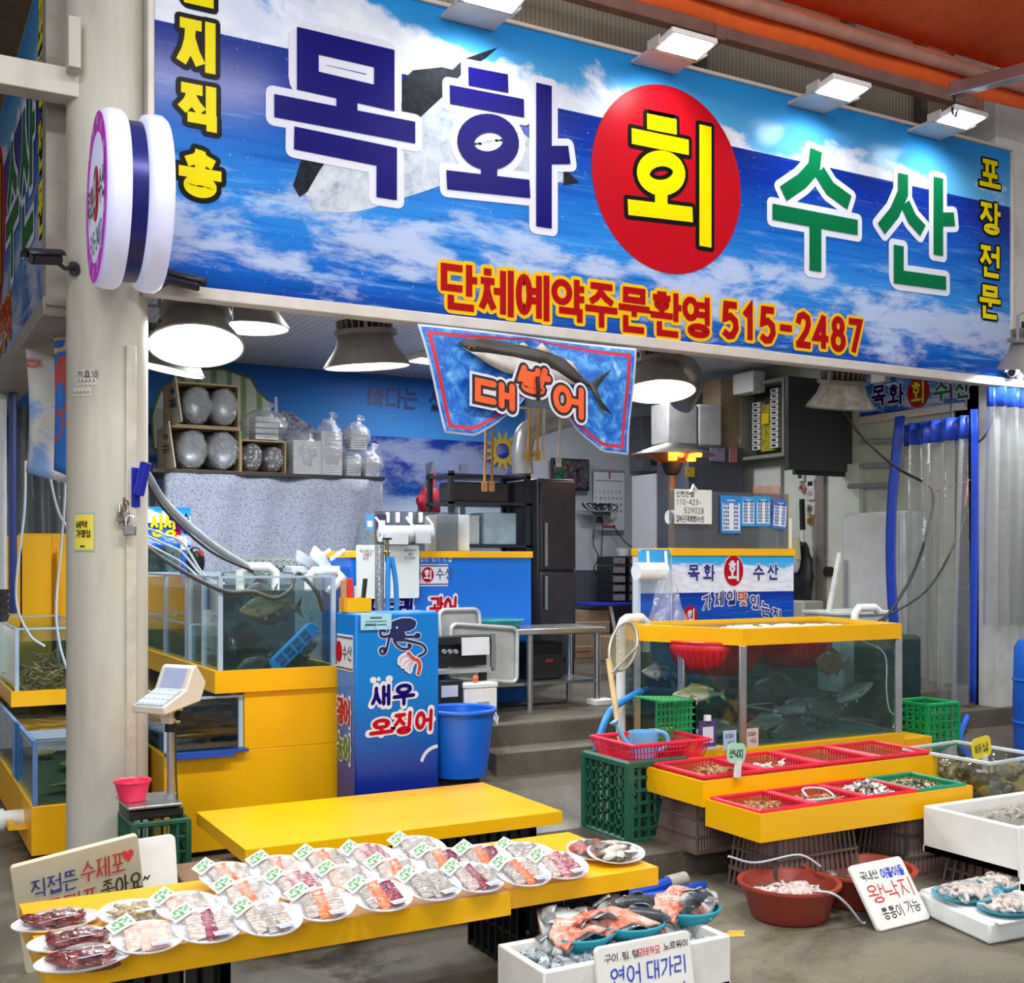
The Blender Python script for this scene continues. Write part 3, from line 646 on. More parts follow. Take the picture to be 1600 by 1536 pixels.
# ---------------------------------------------------------------- high-bay lamps
LMPW = M('lamp_white_reflector', '#dcebee', .4, var=0, emit=.22); LMPG = M('lamp_grey_body', '#8b8680', .45, .3); LMPD = M('lamp_dirty_body', '#b7aea2', .6, var=.3, vs=14)  # white lining glows by itself, in place of bulb light falling on it
def highbay(energy=23):
    r = T('high_bay_lamp', None, None)
    m = MB(); m.lathe([(.262, .0), (.255, .02), (.19, .11), (.165, .18)], n=40); m.done('reflector', LMPG, r, angle=60)
    m = MB(); m.lathe([(.256, .0), (.25, .02), (.185, .11), (.16, .178)], n=40); m.done('reflector_lining', LMPW, r, angle=60)
    m = MB(); m.lathe([(.256, -.004), (.268, .0), (.262, .01)], n=40); m.lathe([(.165, .18), (.195, .185), (.195, .215), (.15, .22), (0, .22)], n=40)
    for i in range(26):
        a = 2 * math.pi * i / 26; m.bar((.09 * math.cos(a), .09 * math.sin(a), .255), (.17 * math.cos(a), .17 * math.sin(a), .245), .008, .06)
    m.cyl((0, 0, .21), (0, 0, .285), .09); m.done('heat_sink', LMPG, r)
    m = MB(); m.box((-.1, -.05, .285), (.1, .05, .33)); m.done('driver_box', DARK, r, bevel=.006)
    m = MB(); m.tube([(-.2, 0, .2), (-.2, 0, .38), (-.05, 0, .42), (.05, 0, .42), (.2, 0, .38), (.2, 0, .2)], .012, 6); m.cyl((0, 0, .42), (0, 0, .72), .012); m.done('hanger', GREYP, r)
    m = MB(); m.disc((0, 0, .16), .142, 32, up=False); m.lathe([(.14, .155), (.15, .14), (.156, .15)], n=32); m.done('bulb', LENS, r)
    if energy:
        l = bpy.data.lights.new('lamp_light', 'AREA'); l.shape = 'DISK'; l.size = .3; l.energy = energy; l.color = (.94, .98, 1)
        o = bpy.data.objects.new('lamp_light', l); C.objects.link(o); o.parent = r; o.location = (0, 0, .1)
    return r
hb = highbay(); first = True
for (px, py, Y, tx, ty, rz, lb) in ((306, 541, 6.5, -17, 4, 0, 'large lit high-bay lamp nearest the round pillar, tipped towards the aisle'), (392, 513, 7.9, 0, 0, 40, 'lit high-bay lamp behind the nearest lamp, hung further inside'), (574, 573, 6.6, -4, -4, 70, 'lit high-bay lamp with brown shade between pillar and hanging fish banner'),
        (1030, 612, 6.75, -8, 8, 20, 'lit high-bay lamp with an air duct behind, just past the fish banner'), (258, 577, 8.0, 6, 10, 0, 'lit lamp half hidden behind the round pillar')):
    p = at(px, py, Y=Y); rot = (rad(tx), rad(ty), rad(rz))
    r = hb if first else dup(hb, p, rot=rot); r.location = p; r.rotation_euler = rot; r['label'] = lb; r['category'] = 'lamp'; r['group'] = 'high-bay lamps under the sign'; first = False
p = at(1313, 638, Y=6.6); r2 = highbay(0); r2.location = p; r2.rotation_euler = (rad(10), rad(-6), rad(15)); _props(r2, 'dusty unlit high-bay lamp hanging before the dark grey board', 'lamp', 'high-bay lamps under the sign')
for ch in r2.children:
    if ch.name.startswith('reflector') and 'lining' not in ch.name: ch.data.materials[0] = LMPD
    if ch.name.startswith(('bulb', 'reflector_lining')): ch.data = ch.data.copy(); ch.data.materials[0] = M('unlit_lining', '#9b958a', .5)
p = at(1618, 572, Y=5.6); dup(hb, p, label='lit high-bay lamp in front of the square pillar, cut by the photo edge', rot=(rad(8), rad(-10), 0))
# flat ceiling lamps of the shop
for (x, y, lb) in ((3.0, 8.0, 'slim white ceiling light glowing between the two lit lamps'), (6.0, 8.6, 'slim ceiling light above the stacked boxes and breaker box'), (4.6, 9.6, 'slim ceiling light near the painted sea wall')):
    r = T('ceiling_light', lb, 'light', (x, y, 3.4), rad(8), group='slim ceiling lights of the shop')
    m = MB(); m.box((-.35, -.14, 0), (.35, .14, .05)); m.done('housing', WPL, r, bevel=.005)
    m = MB(); m.box((-.33, -.12, -.006), (.33, .12, .001)); m.done('diffuser', M('diffuser_glow', '#ffffff', .3, var=0, emit=5), r)
    l = area('ceiling_lamp_light', (0, 0, -.02), .6, 27, sy=.22, col=(.95, .97, 1)); l.parent = r

# ---------------------------------------------------------------- painted sea wall at the back
mu = TW('wall_mural', 'painted sea mural with shell, lighthouse rocks and surf covering the back wall', 'mural', (3.4, 10.66, .6))
MURAL = sea_print('mural_print', hz=.785, ax=2.2, wave=.6, sky=('#3a80c6', '#2160ae'), deep='#0d2c86', mid='#12508f', light='#1d7d93', foam='#c9d5e2', cl0=-1, clslope=0, surf=.66, rough=.45, foamamt=.35, sand=.56)
MX0, MX1, MZ0, MZ1, MY = .9, 6.05, .6, 3.43, 10.67
m = MB(); m.grid(lambda u, v: (MX0 + u * (MX1 - MX0), MY, MZ0 + v * (MZ1 - MZ0)), 1, 1); m.done('painted_panel', MURAL, mu)
OM = V((0, MY, 0))
def SM(px, py): p = at(px, py, Y=MY); return p.x, p.z
sh = [SM(*q) for q in [(240, 700), (236, 650), (250, 612), (275, 590), (310, 577), (350, 577), (372, 584), (392, 592), (402, 610), (418, 625), (426, 652), (430, 690), (400, 735), (300, 745)]]
m = MB(); m.prism(sh, OM, X_, Z_, .002, .001)
t = NT('shell_paint'); n_ = t.n('TexWave', {'Vector': t.co('Object', (1, 1, .35)), 'Scale': 2.2, 'Distortion': 1.5}, o=1)
MATS['shell_paint'] = t.done(t.bsdf(t.mix(t.ss(n_, .5, .9), '#c3d0bd', '#7f9a58'), .5)); m.done('painted_shell', MATS['shell_paint'], mu)
m = MB(); m.strokes([[(x, z) for x, z in sh] + [sh[0]]], OM, X_, Z_, .01, lift=.004); m.done('shell_outline', M('paint_olive', '#56622f', .5), mu)
m = MB(); m.prism([SM(*q) for q in [(430, 690), (434, 645), (450, 640), (470, 655), (490, 668), (498, 690), (490, 700), (440, 705)]], OM, X_, Z_, .002, .001); m.done('painted_rocks', M('paint_rock', '#7d8493', .7, var=.7, vs=20), mu)
m = MB(); m.prism([SM(*q) for q in [(429, 645), (429, 620), (433, 620), (434, 645)]], OM, X_, Z_, .002, .0015); m.done('painted_lighthouse', WHT, mu)
m = MB()
for ch, bx in (('바', (576, 600, 605, 634)), ('다', (604, 628, 607, 636)), ('는', (630, 652, 608, 637)), ('살', (670, 694, 612, 642))):
    pl, pr, pt, pb = bx; x0, z0 = SM(pl, pb); x1, z1 = SM(pr, pt); glyph(m, ch, OM, X_, Z_, x0, z0, x1 - x0, z1 - z0, .03, lift=.003, slant=.08)
m.done('lettering', M('paint_violet', '#1a1860', .5), mu)
fl = at(785, 705, Y=MY); m = MB()
for i in range(14):
    a = 2 * math.pi * i / 14; m.prism([(fl.x + .08 * math.cos(a) + .035 * math.cos(a + 1.57), fl.z + .08 * math.sin(a) + .035 * math.sin(a + 1.57)), (fl.x + .24 * math.cos(a), fl.z + .24 * math.sin(a)), (fl.x + .08 * math.cos(a) - .035 * math.cos(a + 1.57), fl.z + .08 * math.sin(a) - .035 * math.sin(a + 1.57))], OM, X_, Z_, .002, .002 + .0003 * i)
m.done('painted_sunflower', M('paint_yellow', '#b99b23', .5), mu)

# ---------------------------------------------------------------- cloth-covered rack and the packs on it
t = NT('floral_cloth'); co = t.co('Object'); vo = t.n('TexVoronoi', {'Vector': co, 'Scale': 58}, o=0); v2 = t.n('TexVoronoi', {'Vector': co, 'Scale': 29, 'Randomness': .8}, o=0)
c = t.mix(t.ss(vo, .42, .3), '#aeb4c6', '#8690ac'); c = t.mix(t.ss(v2, .2, .12), c, '#66708f')
MATS['floral_cloth'] = t.done(t.bsdf(c, .8))
RY = 9.5
ck = TW('covered_rack', 'tall storage rack hidden under a pale floral cloth before the sea mural', 'rack', (3, RY, .6))
a_, b_ = at(258, 742, Y=RY), at(597, 748, Y=RY)
m = MB(); m.grid(lambda u, v: (a_.x + u * (b_.x - a_.x), RY - .016 * math.sin(u * 31 + 2 * math.sin(v * 3)) - .03 * math.sin(u * 9 + v), 2.3 - v * 1.65 - .0), 70, 14); m.done('cloth_front', MATS['floral_cloth'], ck, solid=.004)
m = MB(); m.grid(lambda u, v: (b_.x + .01 * math.sin(u * 20), RY + u * .62, 2.3 - v * 1.65), 16, 6); m.done('cloth_side', MATS['floral_cloth'], ck, solid=.004)
m = MB(); m.box((a_.x - .1, RY - .02, 2.3), (b_.x + .02, RY + .62, 2.33)); m.done('top_board', M('dark_board', '#3a3632', .6), ck)
m = MB()
for x in (a_.x, b_.x - .05):
    for y in (RY + .04, RY + .56): m.box((x, y, .6), (x + .04, y + .04, 2.3))
m.done('frame', GREYP, ck)
CARD = M('carton_board', '#b79f79', .8, var=.1); CARDL = M('pale_carton', '#c9bfa6', .8, var=.08)
TOPZ = 2.331; RK = 9.62
def pk(px, py, Y=RK): return at(px, py, Y=Y)
def carton(pl, pr, pt, pb, lb, flap=True):
    a, b = pk(pl, pb), pk(pr, pt); w = b.x - a.x; h = b.z - a.z; D = .4
    r = T('open_carton', lb, 'carton', (a.x, RK, a.z), group='open cartons lying on the cloth rack')
    m = MB(); m.box((0, 0, 0), (w, D, .012)); m.box((0, 0, h - .012), (w, D, h)); m.box((0, 0, .012), (.012, D, h - .012)); m.box((w - .012, 0, .012), (w, D, h - .012)); m.box((0, D - .012, .012), (w, D, h - .012)); m.done('box', CARD, r)
    if flap:
        m = MB(); m.hexa([(-.01, -.3, 0), (0, -.3, 0), (.0, 0, 0), (-.01, 0, 0)], [(-.06, -.3, h), (-.05, -.3, h), (0, 0, h), (-.01, 0, h)]); f = m.done('flap', CARDL, r)
        m = MB()
        for k, (y, wd) in enumerate(((.72, .07), (.66, .1), (.5, .16), (.42, .18), (.36, .14))): m.bar((-.03 - .03 * y, -.22, h * y), (-.03 - .03 * y, -.22 + wd, h * y), .03, .008 if k else .02)
        m.done('print', GREY_INK, f)
    return r, w, h, D
c1, w1, h1, D1 = carton(262, 376, 676, 740, 'open carton lying on the cloth rack, the lower of two')
c1.location.z = TOPZ
c2, w2, h2, D2 = carton(272, 374, 610, 672, 'open carton resting on top of another on the cloth rack'); c2.location.z = TOPZ + h1 + .003
c3, w3, h3, D3 = carton(376, 447, 693, 742, 'small open carton with dark patterned plates on the rack', False); c3.location.z = TOPZ
def bagstack(px, py, Y, rx, rz, L, lb, mat, group, z=None):
    p = at(px, py, Y=Y); r = T('bagged_plates', lb, 'plates', (p.x, Y, (z if z is not None else p.z - rz)), group=group)
    Mx = Matrix.Rotation(rad(90), 3, 'X')
    m = MB()
    for i in range(9): m.lathe([(0, 0), (.9, 0), (1, .35), (.97, .35), (.88, .08), (0, .06)], (0, L - i * L / 10 - .02, rz), 28, sx=rx * .9, sy=rz * .9, M=Mx @ Matrix.Diagonal((1, 1, .05)))
    m.done('plates', mat, r, angle=60)
    m = MB(); rr_ = random.Random(int(px))
    m.ell((0, L / 2 - .03, rz), (rx, L / 2 + .045, rz), None, 40, 28, lambda v: (1 / max(math.hypot(v.x, v.z), abs(v.y)) ** .62) * (1 + .06 * math.sin(v.x * 13 + v.z * 9 + px) * math.sin(v.z * 11 - v.y * 6) + .03 * math.sin(v.x * 23 - v.z * 19))); m.done('plastic_bag', BAGM, r)
    return r
GF = 'plates bagged in clear plastic on the rack'
SILV = M('silver_foil_plate', '#8d9199', .3, .6); PAT = None
t = NT('patterned_plate'); vo = t.n('TexVoronoi', {'Vector': t.co(), 'Scale': 24}, o=0); MATS['patterned_plate'] = t.done(t.bsdf(t.mix(t.ss(vo, .4, .3), '#2b2327', '#c9b9bd'), .4)); PAT = MATS['patterned_plate']
wv = w1 / 2 - .02; hz_ = h1 / 2 - .016
bagstack(300, 708, RK + .02, wv / 2 - .004, hz_, .3, 'bagged silver plates in the lower carton, on the side by the pillar', SILV, GF, TOPZ + .014)
bagstack(348, 708, RK + .02, wv / 2 - .004, hz_, .3, 'bagged silver plates in the lower carton, on the side by the small carton', SILV, GF, TOPZ + .014)
bagstack(308, 640, RK + .02, w2 / 4 - .012, h2 / 2 - .018, .3, 'bagged silver plates in the upper carton, on the side by the pillar', SILV, GF, TOPZ + h1 + .018)
bagstack(350, 640, RK + .02, w2 / 4 - .012, h2 / 2 - .018, .3, 'sagging bagged plates in the upper carton, away from the pillar', SILV, GF, TOPZ + h1 + .018)
bagstack(394, 720, RK + .02, w3 / 4 - .012, h3 / 2 - .018, .3, 'dark flower-patterned plates in the small carton', PAT, GF, TOPZ + .014)
bagstack(427, 722, RK + .02, w3 / 4 - .014, h3 / 2 - .03, .3, 'small torn plastic bag of dark plates in the small carton', PAT, GF, TOPZ + .014)
def plasticbag(px, py, Y, r3, lb, name='plastic_bag', knot=True, z=None, stack=None):
    p = at(px, py, Y=Y); r = T(name, lb, 'bag', (p.x, Y, z), group='plastic bags of trays on the rack')
    if stack:
        m = MB(); n, w = stack
        for i in range(n): m.box((-w / 2, -w / 2, .004 + i * (r3[2] * 1.55) / n), (w / 2, w / 2, .004 + (i + .82) * (r3[2] * 1.55) / n))
        m.done('foam_trays', M('white_foam_tray', '#dfe0e6', .6, var=.03), r, bevel=.003)
    m = MB(); sd = px * .37
    m.ell((0, 0, r3[2]), r3, None, 28, 18, lambda v: (1 + .07 * math.sin(v.x * 9 + sd) * math.cos(v.z * 8 + sd) + .05 * math.sin(v.y * 13 + v.z * 9 + sd))); m.done('bag_skin', BAGM, r)
    if knot: m = MB(); m.lathe([(.08, -.03), (.03, .02), (.018, .04), (.05, .075), (.03, .085)], (r3[0] * .15, 0, r3[2] * 1.95), 9, 1, .5, Matrix.Rotation(rad(25), 3, 'Y')); m.done('bag_knot', BAGM, r)
    return r
plasticbag(412, 672, RK + .1, (.2, .2, .13), 'big puffy plastic bag lying on the small carton', z=TOPZ + h3 + .004, stack=(4, .2))
plasticbag(473, 712, RK + .12, (.15, .15, .19), 'square stack of white foam trays in plastic beside the small carton', z=TOPZ, stack=(22, .25), knot=False)
plasticbag(513, 700, RK + .12, (.13, .13, .25), 'tall tied bag of white foam trays in the middle of the rack', z=TOPZ, stack=(26, .19))
plasticbag(549, 727, RK + .12, (.1, .11, .12), 'small wrapped pack of white trays at the cloth edge', z=TOPZ, stack=(10, .13), knot=False)
plasticbag(578, 726, RK + .14, (.12, .12, .12), 'tied bag of white trays at the far end of the rack', z=TOPZ, stack=(9, .13))
plasticbag(556, 690, RK + .14, (.13, .12, .12), 'tied white bag lying on top of two other packs', z=TOPZ + .245, stack=(9, .15))

# stepladder and red bag behind the counter
ld = TW('stepladder', 'folding aluminium stepladder leaning at the sea mural', 'ladder', (4.9, 9.9, .6))
lt = at(676, 722, Y=9.9); m = MB()
m.bar((lt.x, 9.9, lt.z), (lt.x - .55, 9.85, .6), .07, .03); m.bar((lt.x + .35, 9.9, lt.z), (lt.x - .2, 9.85, .6), .07, .03); m.done('front_rails', STEEL, ld)
m = MB(); m.bar((lt.x, 10.0, lt.z), (lt.x + .25, 10.4, .6), .05, .03); m.bar((lt.x + .35, 10.0, lt.z), (lt.x + .62, 10.4, .6), .05, .03); m.done('rear_rails', STEEL, ld)
for k in range(1, 6):
    f = k / 6; x = lt.x - .55 * f; z = lt.z + (.6 - lt.z) * f; m = MB(); m.box((x, 9.82, z - .02), (x + .35, 9.95, z + .02)); m.done('step', STEEL, ld)
p = at(672, 785, Y=9.7); m = MB(); m.ell((p.x, 9.72, p.z), (.12, .08, .14), None, 16, 12, lambda v: 1 + .12 * math.sin(v.x * 6 + v.z * 5)); m.tube([(p.x + .05, 9.75, p.z + .1), (p.x + .1, 9.8, p.z + .3)], .01); m.solo('cloth_bag', 'red cloth bag hanging on the stepladder', 'bag', M('red_cloth', '#a8152c', .7))

# ---------------------------------------------------------------- hanging fish banner
bn = TW('fish_banner', 'blue fish banner tied up in the middle, hung from the sign frame', 'banner', (4.2, 5.95, 2.5))
BY = 5.94
tl, tr_, bl, br = at(652, 506, Y=BY), at(993, 545, Y=BY), at(697, 676, Y=BY), at(983, 711, Y=BY)
def ban(u, v):
    top = tl.lerp(tr_, u); q = abs(u - .5)
    b = bl.lerp(br, u); lift_ = .46 * max(0, 1 - (q / .36)) ** 1.35 * (1 if u < .5 else .95); b = b + V((0, 0, lift_)) ; pinch = max(0, 1 - q / .3)
    b.x += (.5 - u) * .9 * pinch * .45
    b.y -= .03 * math.sin(u * 40) * pinch
    p = top.lerp(b, v); p.y -= .015 * math.sin(v * 5 + u * 7) + .02 * math.sin(u * 24) * v * pinch
    return p
NB = 60
m = MB(); m.grid(lambda u, v: ban(u, v), NB, 20)
t = NT('fish_banner_print'); uv = t.co('UV'); s_ = t.t.nodes.new('ShaderNodeSeparateXYZ'); t.put(s_.inputs[0], uv)
s_u, s_v = s_.outputs[0], s_.outputs[1]
n1 = t.noise(t.co('UV', (2, 1, 1)), 7, 8, .72, .8); c = t.ramp(n1, [(.3, '#0d3fa3'), (.48, '#1f6fcf'), (.62, '#5aa8e8'), (.75, '#d5e6f6')])
du = t.ma('MINIMUM', s_u, t.ma('SUBTRACT', 1, s_u)); dv = t.ma('MINIMUM', s_v, t.ma('SUBTRACT', 1, s_v))
d = t.ma('MINIMUM', t.ma('MULTIPLY', du, 2), dv)
c = t.mix(t.ma('MULTIPLY', t.ma('GREATER_THAN', d, .055), t.ma('LESS_THAN', d, .09)), c, '#c9283a'); c = t.mix(t.ma('LESS_THAN', d, .02), c, '#c6d3e8')
MATS['fish_banner_print'] = t.done(t.bsdf(c, .45)); m.done('cloth', MATS['fish_banner_print'], bn, solid=.003)
def on_banner(polys, nm, mat, lift, par=bn):
    m = MB()
    for poly in polys:
        pts = []
        for (x, y) in poly:
            x0, z0 = S2(x, y, BY); p = V((x0, BY - .03 - lift, z0)); pts.append(p)
        k = len(pts); m.add(pts, [tuple(range(k))])
    return m.done(nm, mat, par, solid=.0015)
def BP(pts): return [(640 + x * .225, 500 + y * .225) for x, y in pts]
fishtop = BP([(315, 165), (380, 140), (480, 137), (600, 150), (740, 180), (860, 205), (960, 235), (1060, 275), (1130, 340), (1190, 415), (1240, 440), (1310, 390), (1385, 345), (1320, 420), (1280, 480), (1310, 560), (1385, 660), (1310, 620), (1260, 520), (1230, 470), (1150, 460), (1000, 360), (860, 300), (700, 262), (520, 235), (400, 225)])
fishbel = BP([(330, 185), (400, 225), (520, 235), (700, 262), (860, 300), (1000, 360), (1150, 460), (1010, 440), (880, 430), (760, 400), (640, 370), (540, 320), (450, 260)])
on_banner([fishtop], 'fish_back', M('print_fish_back', '#3b3733', .5, var=.25), .004); on_banner([fishbel], 'fish_belly', M('print_fish_belly', '#b9b2ad', .5, var=.15, vs=14), .006)
on_banner([BP([(850, 205), (900, 165), (965, 240)]), BP([(730, 178), (770, 160), (815, 195)]), BP([(1050, 270), (1110, 300), (1175, 400), (1120, 340)])], 'fish_fins', M('print_fin', '#c4b8a6', .5), .005)
on_banner([BP(arc(410, 203, 24, 16, 0, 360, 14)[:-1])], 'fish_eye', M('print_eye', '#6b4a2a', .4), .008)
on_banner([BP(arc(408, 203, 11, 11, 0, 360, 10)[:-1])], 'fish_pupil', BLK, .0095)
ORI = M('ink_orange', '#ee5a22', .45, var=.12, vs=6)
OB = V((0, BY - .045, 0))
rows = [('대', (737, 808, 592, 636), 0), ('방', (806, 858, 570, 618), .25), ('어', (860, 916, 600, 652), 0)]
a, b, c_ = MB(), MB(), MB()
for ch, (pl, pr, pt, pb), sl in rows:
    x0, z0 = S2(pl, pb, BY); x1, z1 = S2(pr, pt, BY); w, h = x1 - x0, z1 - z0
    for mb, sw, lf in ((c_, .1, .0), (b, .07, .003), (a, .038, .006)):
        glyph(mb, ch, OB, (X_ - Z_ * .12).normalized(), Z_, x0 + .02, z0 + x0 * .12 + .03, w - .04, h - .06, sw, .0, lf, rnd=True, slant=sl)
c_.done('white_halo', WHT, bn); b.done('dark_outline', M('ink_brownblack', '#251a1a', .5, var=0), bn); a.done('orange_lettering', ORI, bn)
m = MB(); kp = S2(832, 607, BY); m.tube([(kp[0], BY - .06, kp[1] + .06), (kp[0], BY - .07, kp[1]), (kp[0] + .005, BY - .06, kp[1] - .08)], .012); m.done('tie', BLACKR, bn)

# ---------------------------------------------------------------- flags and wires beneath the side sign
f1 = T('hanging_flag', 'red and blue printed flag hanging beside the round pillar', 'flag', tuple(at(84, 510, Y=6.9)))
def flag(r, w, h, mat, cols):
    m = MB(); m.grid(lambda u, v: (.05 * math.sin(u * 5 + v * 3), -u * w * (1 - .25 * v), -v * h - .1 * u), 14, 14); m.done('cloth', mat, r, solid=.003)
t = NT('red_blue_flag'); nn = t.noise(t.co('Object', (1, 1, .6)), 4.5, 2, .4, 1.2); MATS['red_blue_flag'] = t.done(t.bsdf(t.ramp(nn, [(0, '#1d62b4'), (.45, '#1d62b4'), (.46, '#a83a34'), (.53, '#1d62b4'), (.6, '#c9a03a'), (.63, '#b8b4b0'), (.66, '#1d62b4')], 'CONSTANT'), .6))
t = NT('pale_fish_flag'); nn = t.noise(t.co('Object'), 3.2, 3, .5, .8); MATS['pale_fish_flag'] = t.done(t.bsdf(t.ramp(nn, [(0, '#3a5fb0'), (.38, '#7fa3d2'), (.46, '#c3c1bd'), (.6, '#b9b6b2'), (.64, '#b1463e'), (.72, '#c4c2c0')]), .6))
flag(f1, .3, .8, MATS['red_blue_flag'], 0); f1.rotation_euler = (0, 0, rad(75))
f2 = T('hanging_flag', 'pale flag with red fish print and blue foot, outermost under the side sign', 'flag', tuple(at(40, 545, Y=7.3))); flag(f2, .5, .72, MATS['pale_fish_flag'], 0); f2.rotation_euler = (0, 0, rad(60))
PSHEET = clear('grey_plastic_sheet', (.75, .77, .78), .1, .15, .8, 9, haze=.4, hazecol='#9a9d9c')
m = MB(); a, b = at(15, 690, Y=10.5), at(106, 690, Y=10.5); m.grid(lambda u, v: (a.x + (b.x - a.x) * u + .1 * v, 10.5 + .06 * math.sin(u * 22 + v * 2), 2.9 - v * 2.35), 40, 6); m.solo('plastic_sheet', 'grey see-through plastic sheet hanging behind the yellow boards', 'sheet', PSHEET, solid=.003)
p = at(4, 740, Y=9.6); m = MB(); m.cyl((p.x - .1, 9.6, .2), (p.x - .1, 9.6, 2.9), .13, n=20); m.solo('water_tank', 'white upright water pipe beyond the yellow boards', 'pipe', WPL)
p = at(20, 740, Y=9.4); m = MB(); m.tube([(p.x, 9.4, 3), (p.x, 9.4, 1.2)], .03); m.solo('hose', 'dark blue hose running down behind the yellow boards', 'hose', M('navy_hose', '#1c2f6b', .45))
# ---------------------------------------------------------------- fish
def fishmat(key, back, belly, spots=0, sp_col='#20211f'):
    if key in MATS: return MATS[key]
    t = NT(key); co = t.co('Object'); s_ = t.t.nodes.new('ShaderNodeSeparateXYZ'); t.put(s_.inputs[0], t.co('Generated'))
    c = t.mix(t.ss(s_.outputs[2], .3, .75), belly, back); n_ = t.noise(co, 45, 4, .6); c = t.mix(t.ma('MULTIPLY', t.ss(n_, .5, .65), spots), c, sp_col)
    MATS[key] = t.done(t.bsdf(c, .35, 0, .5)); return MATS[key]
F_OLIVE = fishmat('fish_olive', '#5f5f48', '#a08f7c', .35); F_DARK = fishmat('fish_dark', '#3a3d40', '#65686a', .4); F_BASS = fishmat('fish_bass', '#6f7a48', '#cfd4c4', .35); F_BREAM = fishmat('fish_bream', '#8a6a56', '#a8866f', .4); F_GREY = fishmat('fish_grey', '#566165', '#a5aeae', .3); F_FLAT = fishmat('fish_flat', '#7d6437', '#a08a55', .6)
def mkfish(mat, L=.4, dp=.15, th=.07, kind=0):
    r = T('fish', None, None)
    prof = [(0, .03, .03), (.06, .3, .28), (.16, .62, .6), (.3, .95, .95), (.42, 1, 1), (.58, .85, .8), (.72, .52, .48), (.84, .24, .24), (.92, .2, .2)]
    vs = []; fs = []; n = 12
    for t_, a, b in prof:
        for j in range(n):
            an = 2 * math.pi * j / n; s_ = math.sin(an); vs.append((-L / 2 + t_ * L, math.cos(an) * th / 2 * (a + b) / 2 * (1 if t_ < .8 else .7), s_ * dp / 2 * (a if s_ > 0 else b)))
    for i in range(len(prof) - 1): fs += [(i * n + j, i * n + (j + 1) % n, (i + 1) * n + (j + 1) % n, (i + 1) * n + j) for j in range(n)]
    fs += [tuple(range(n))[::-1]]; m = MB(); m.add(vs, fs); m.done('body', mat, r, angle=80, sub=1)
    d2 = dp / 2; X = lambda t_: -L / 2 + t_ * L
    m = MB(); m.prism([(X(.88), .08 * dp), (X(1.02), .42 * dp), (X(.97), 0), (X(1.02), -.42 * dp), (X(.88), -.08 * dp)], (0, .002, 0), X_, Z_, .004); m.done('tail_fin', mat, r)
    m = MB(); m.prism([(X(.28), d2 * .86), (X(.36), d2 * 1.32), (X(.5), d2 * 1.2), (X(.66), d2 * .95), (X(.78), d2 * .62), (X(.76), d2 * .3), (X(.5), d2 * .8)], (0, .002, 0), X_, Z_, .004); m.done('dorsal_fin', mat, r)
    m = MB(); m.prism([(X(.4), -d2 * .85), (X(.46), -d2 * 1.25), (X(.5), -d2 * .75)], (0, .002, 0), X_, Z_, .004); m.prism([(X(.62), -d2 * .6), (X(.68), -d2 * 1.05), (X(.74), -d2 * .4)], (0, .002, 0), X_, Z_, .004); m.done('belly_fins', mat, r)
    for s_ in (-1, 1):
        m = MB(); m.prism([(X(.27), -.1 * dp), (X(.4), -.32 * dp), (X(.42), -.12 * dp), (X(.3), .0)], (0, s_ * (th * .47), 0), X_, Z_, .003); m.done('pectoral_fin', mat, r)
        m = MB(); m.ell((X(.095), s_ * th * .2, dp * .09), (L * .016, .005, L * .016), None, 10, 6); m.done('eye', M('fish_eye', '#d6c15a', .2, var=0), r)
        m = MB(); m.ell((X(.092), s_ * (th * .2 + .004), dp * .09), (L * .009, .003, L * .009), None, 8, 6); m.done('pupil', BLK, r)
    return r
PROTO = {}
def fish(kind, mat, p, rz, lb, sc_=1, pitch=0, roll=0, group='live fish in the glass tank of the corner stand'):
    if kind not in PROTO or PROTO[kind][1] is not mat:
        r = mkfish(mat, *{'olive': (.36, .14, .06), 'dark': (.34, .16, .07), 'bass': (.42, .105, .06), 'bream': (.4, .2, .09), 'grey': (.4, .12, .06), 'flat': (.42, .2, .035)}[kind]); PROTO[kind] = (r, mat)
    else: r = dup(PROTO[kind][0], p)
    r.location = p; r.rotation_euler = (roll, pitch, rz); r.scale = (sc_,) * 3; _props(r, lb, 'fish', group); return r

# ---------------------------------------------------------------- water
def water_mat(key, tint, murk, mcol):
    t = NT(key); nm = t.bump(t.noise(t.co(), 7, 4, .6, .5), .5, .03)
    lw = t.ma('POWER', t.n('LayerWeight', {0: .5, 1: nm}, o=1), 2); g = t.n('BsdfGlossy', {'Color': (1, 1, 1, 1), 'Roughness': .06, 'Normal': nm}); tr = t.n('BsdfTransparent', {0: tuple(tint) + (1,)})
    sh = t.n('MixShader', {0: murk, 1: tr, 2: t.n('BsdfDiffuse', {0: mcol})}); sh = t.n('MixShader', {0: t.ma('MULTIPLY_ADD', lw, .5, .05, clamp=True), 1: sh, 2: g})
    MATS[key] = t.done(sh); return MATS[key]
def body_mat(key, tint, murk, mcol):
    t = NT(key); MATS[key] = t.done(t.n('MixShader', {0: murk, 1: t.n('BsdfTransparent', {0: tuple(tint) + (1,)}), 2: t.n('BsdfDiffuse', {0: mcol})})); return MATS[key]
WATER = body_mat('tank_water', (.74, .85, .83), .05, '#46595a'); WATER2 = body_mat('deep_tank_water', (.74, .86, .85), .1, '#56706f'); WSURF = water_mat('water_surface', (.95, .97, .97), .03, '#8fa0a0')
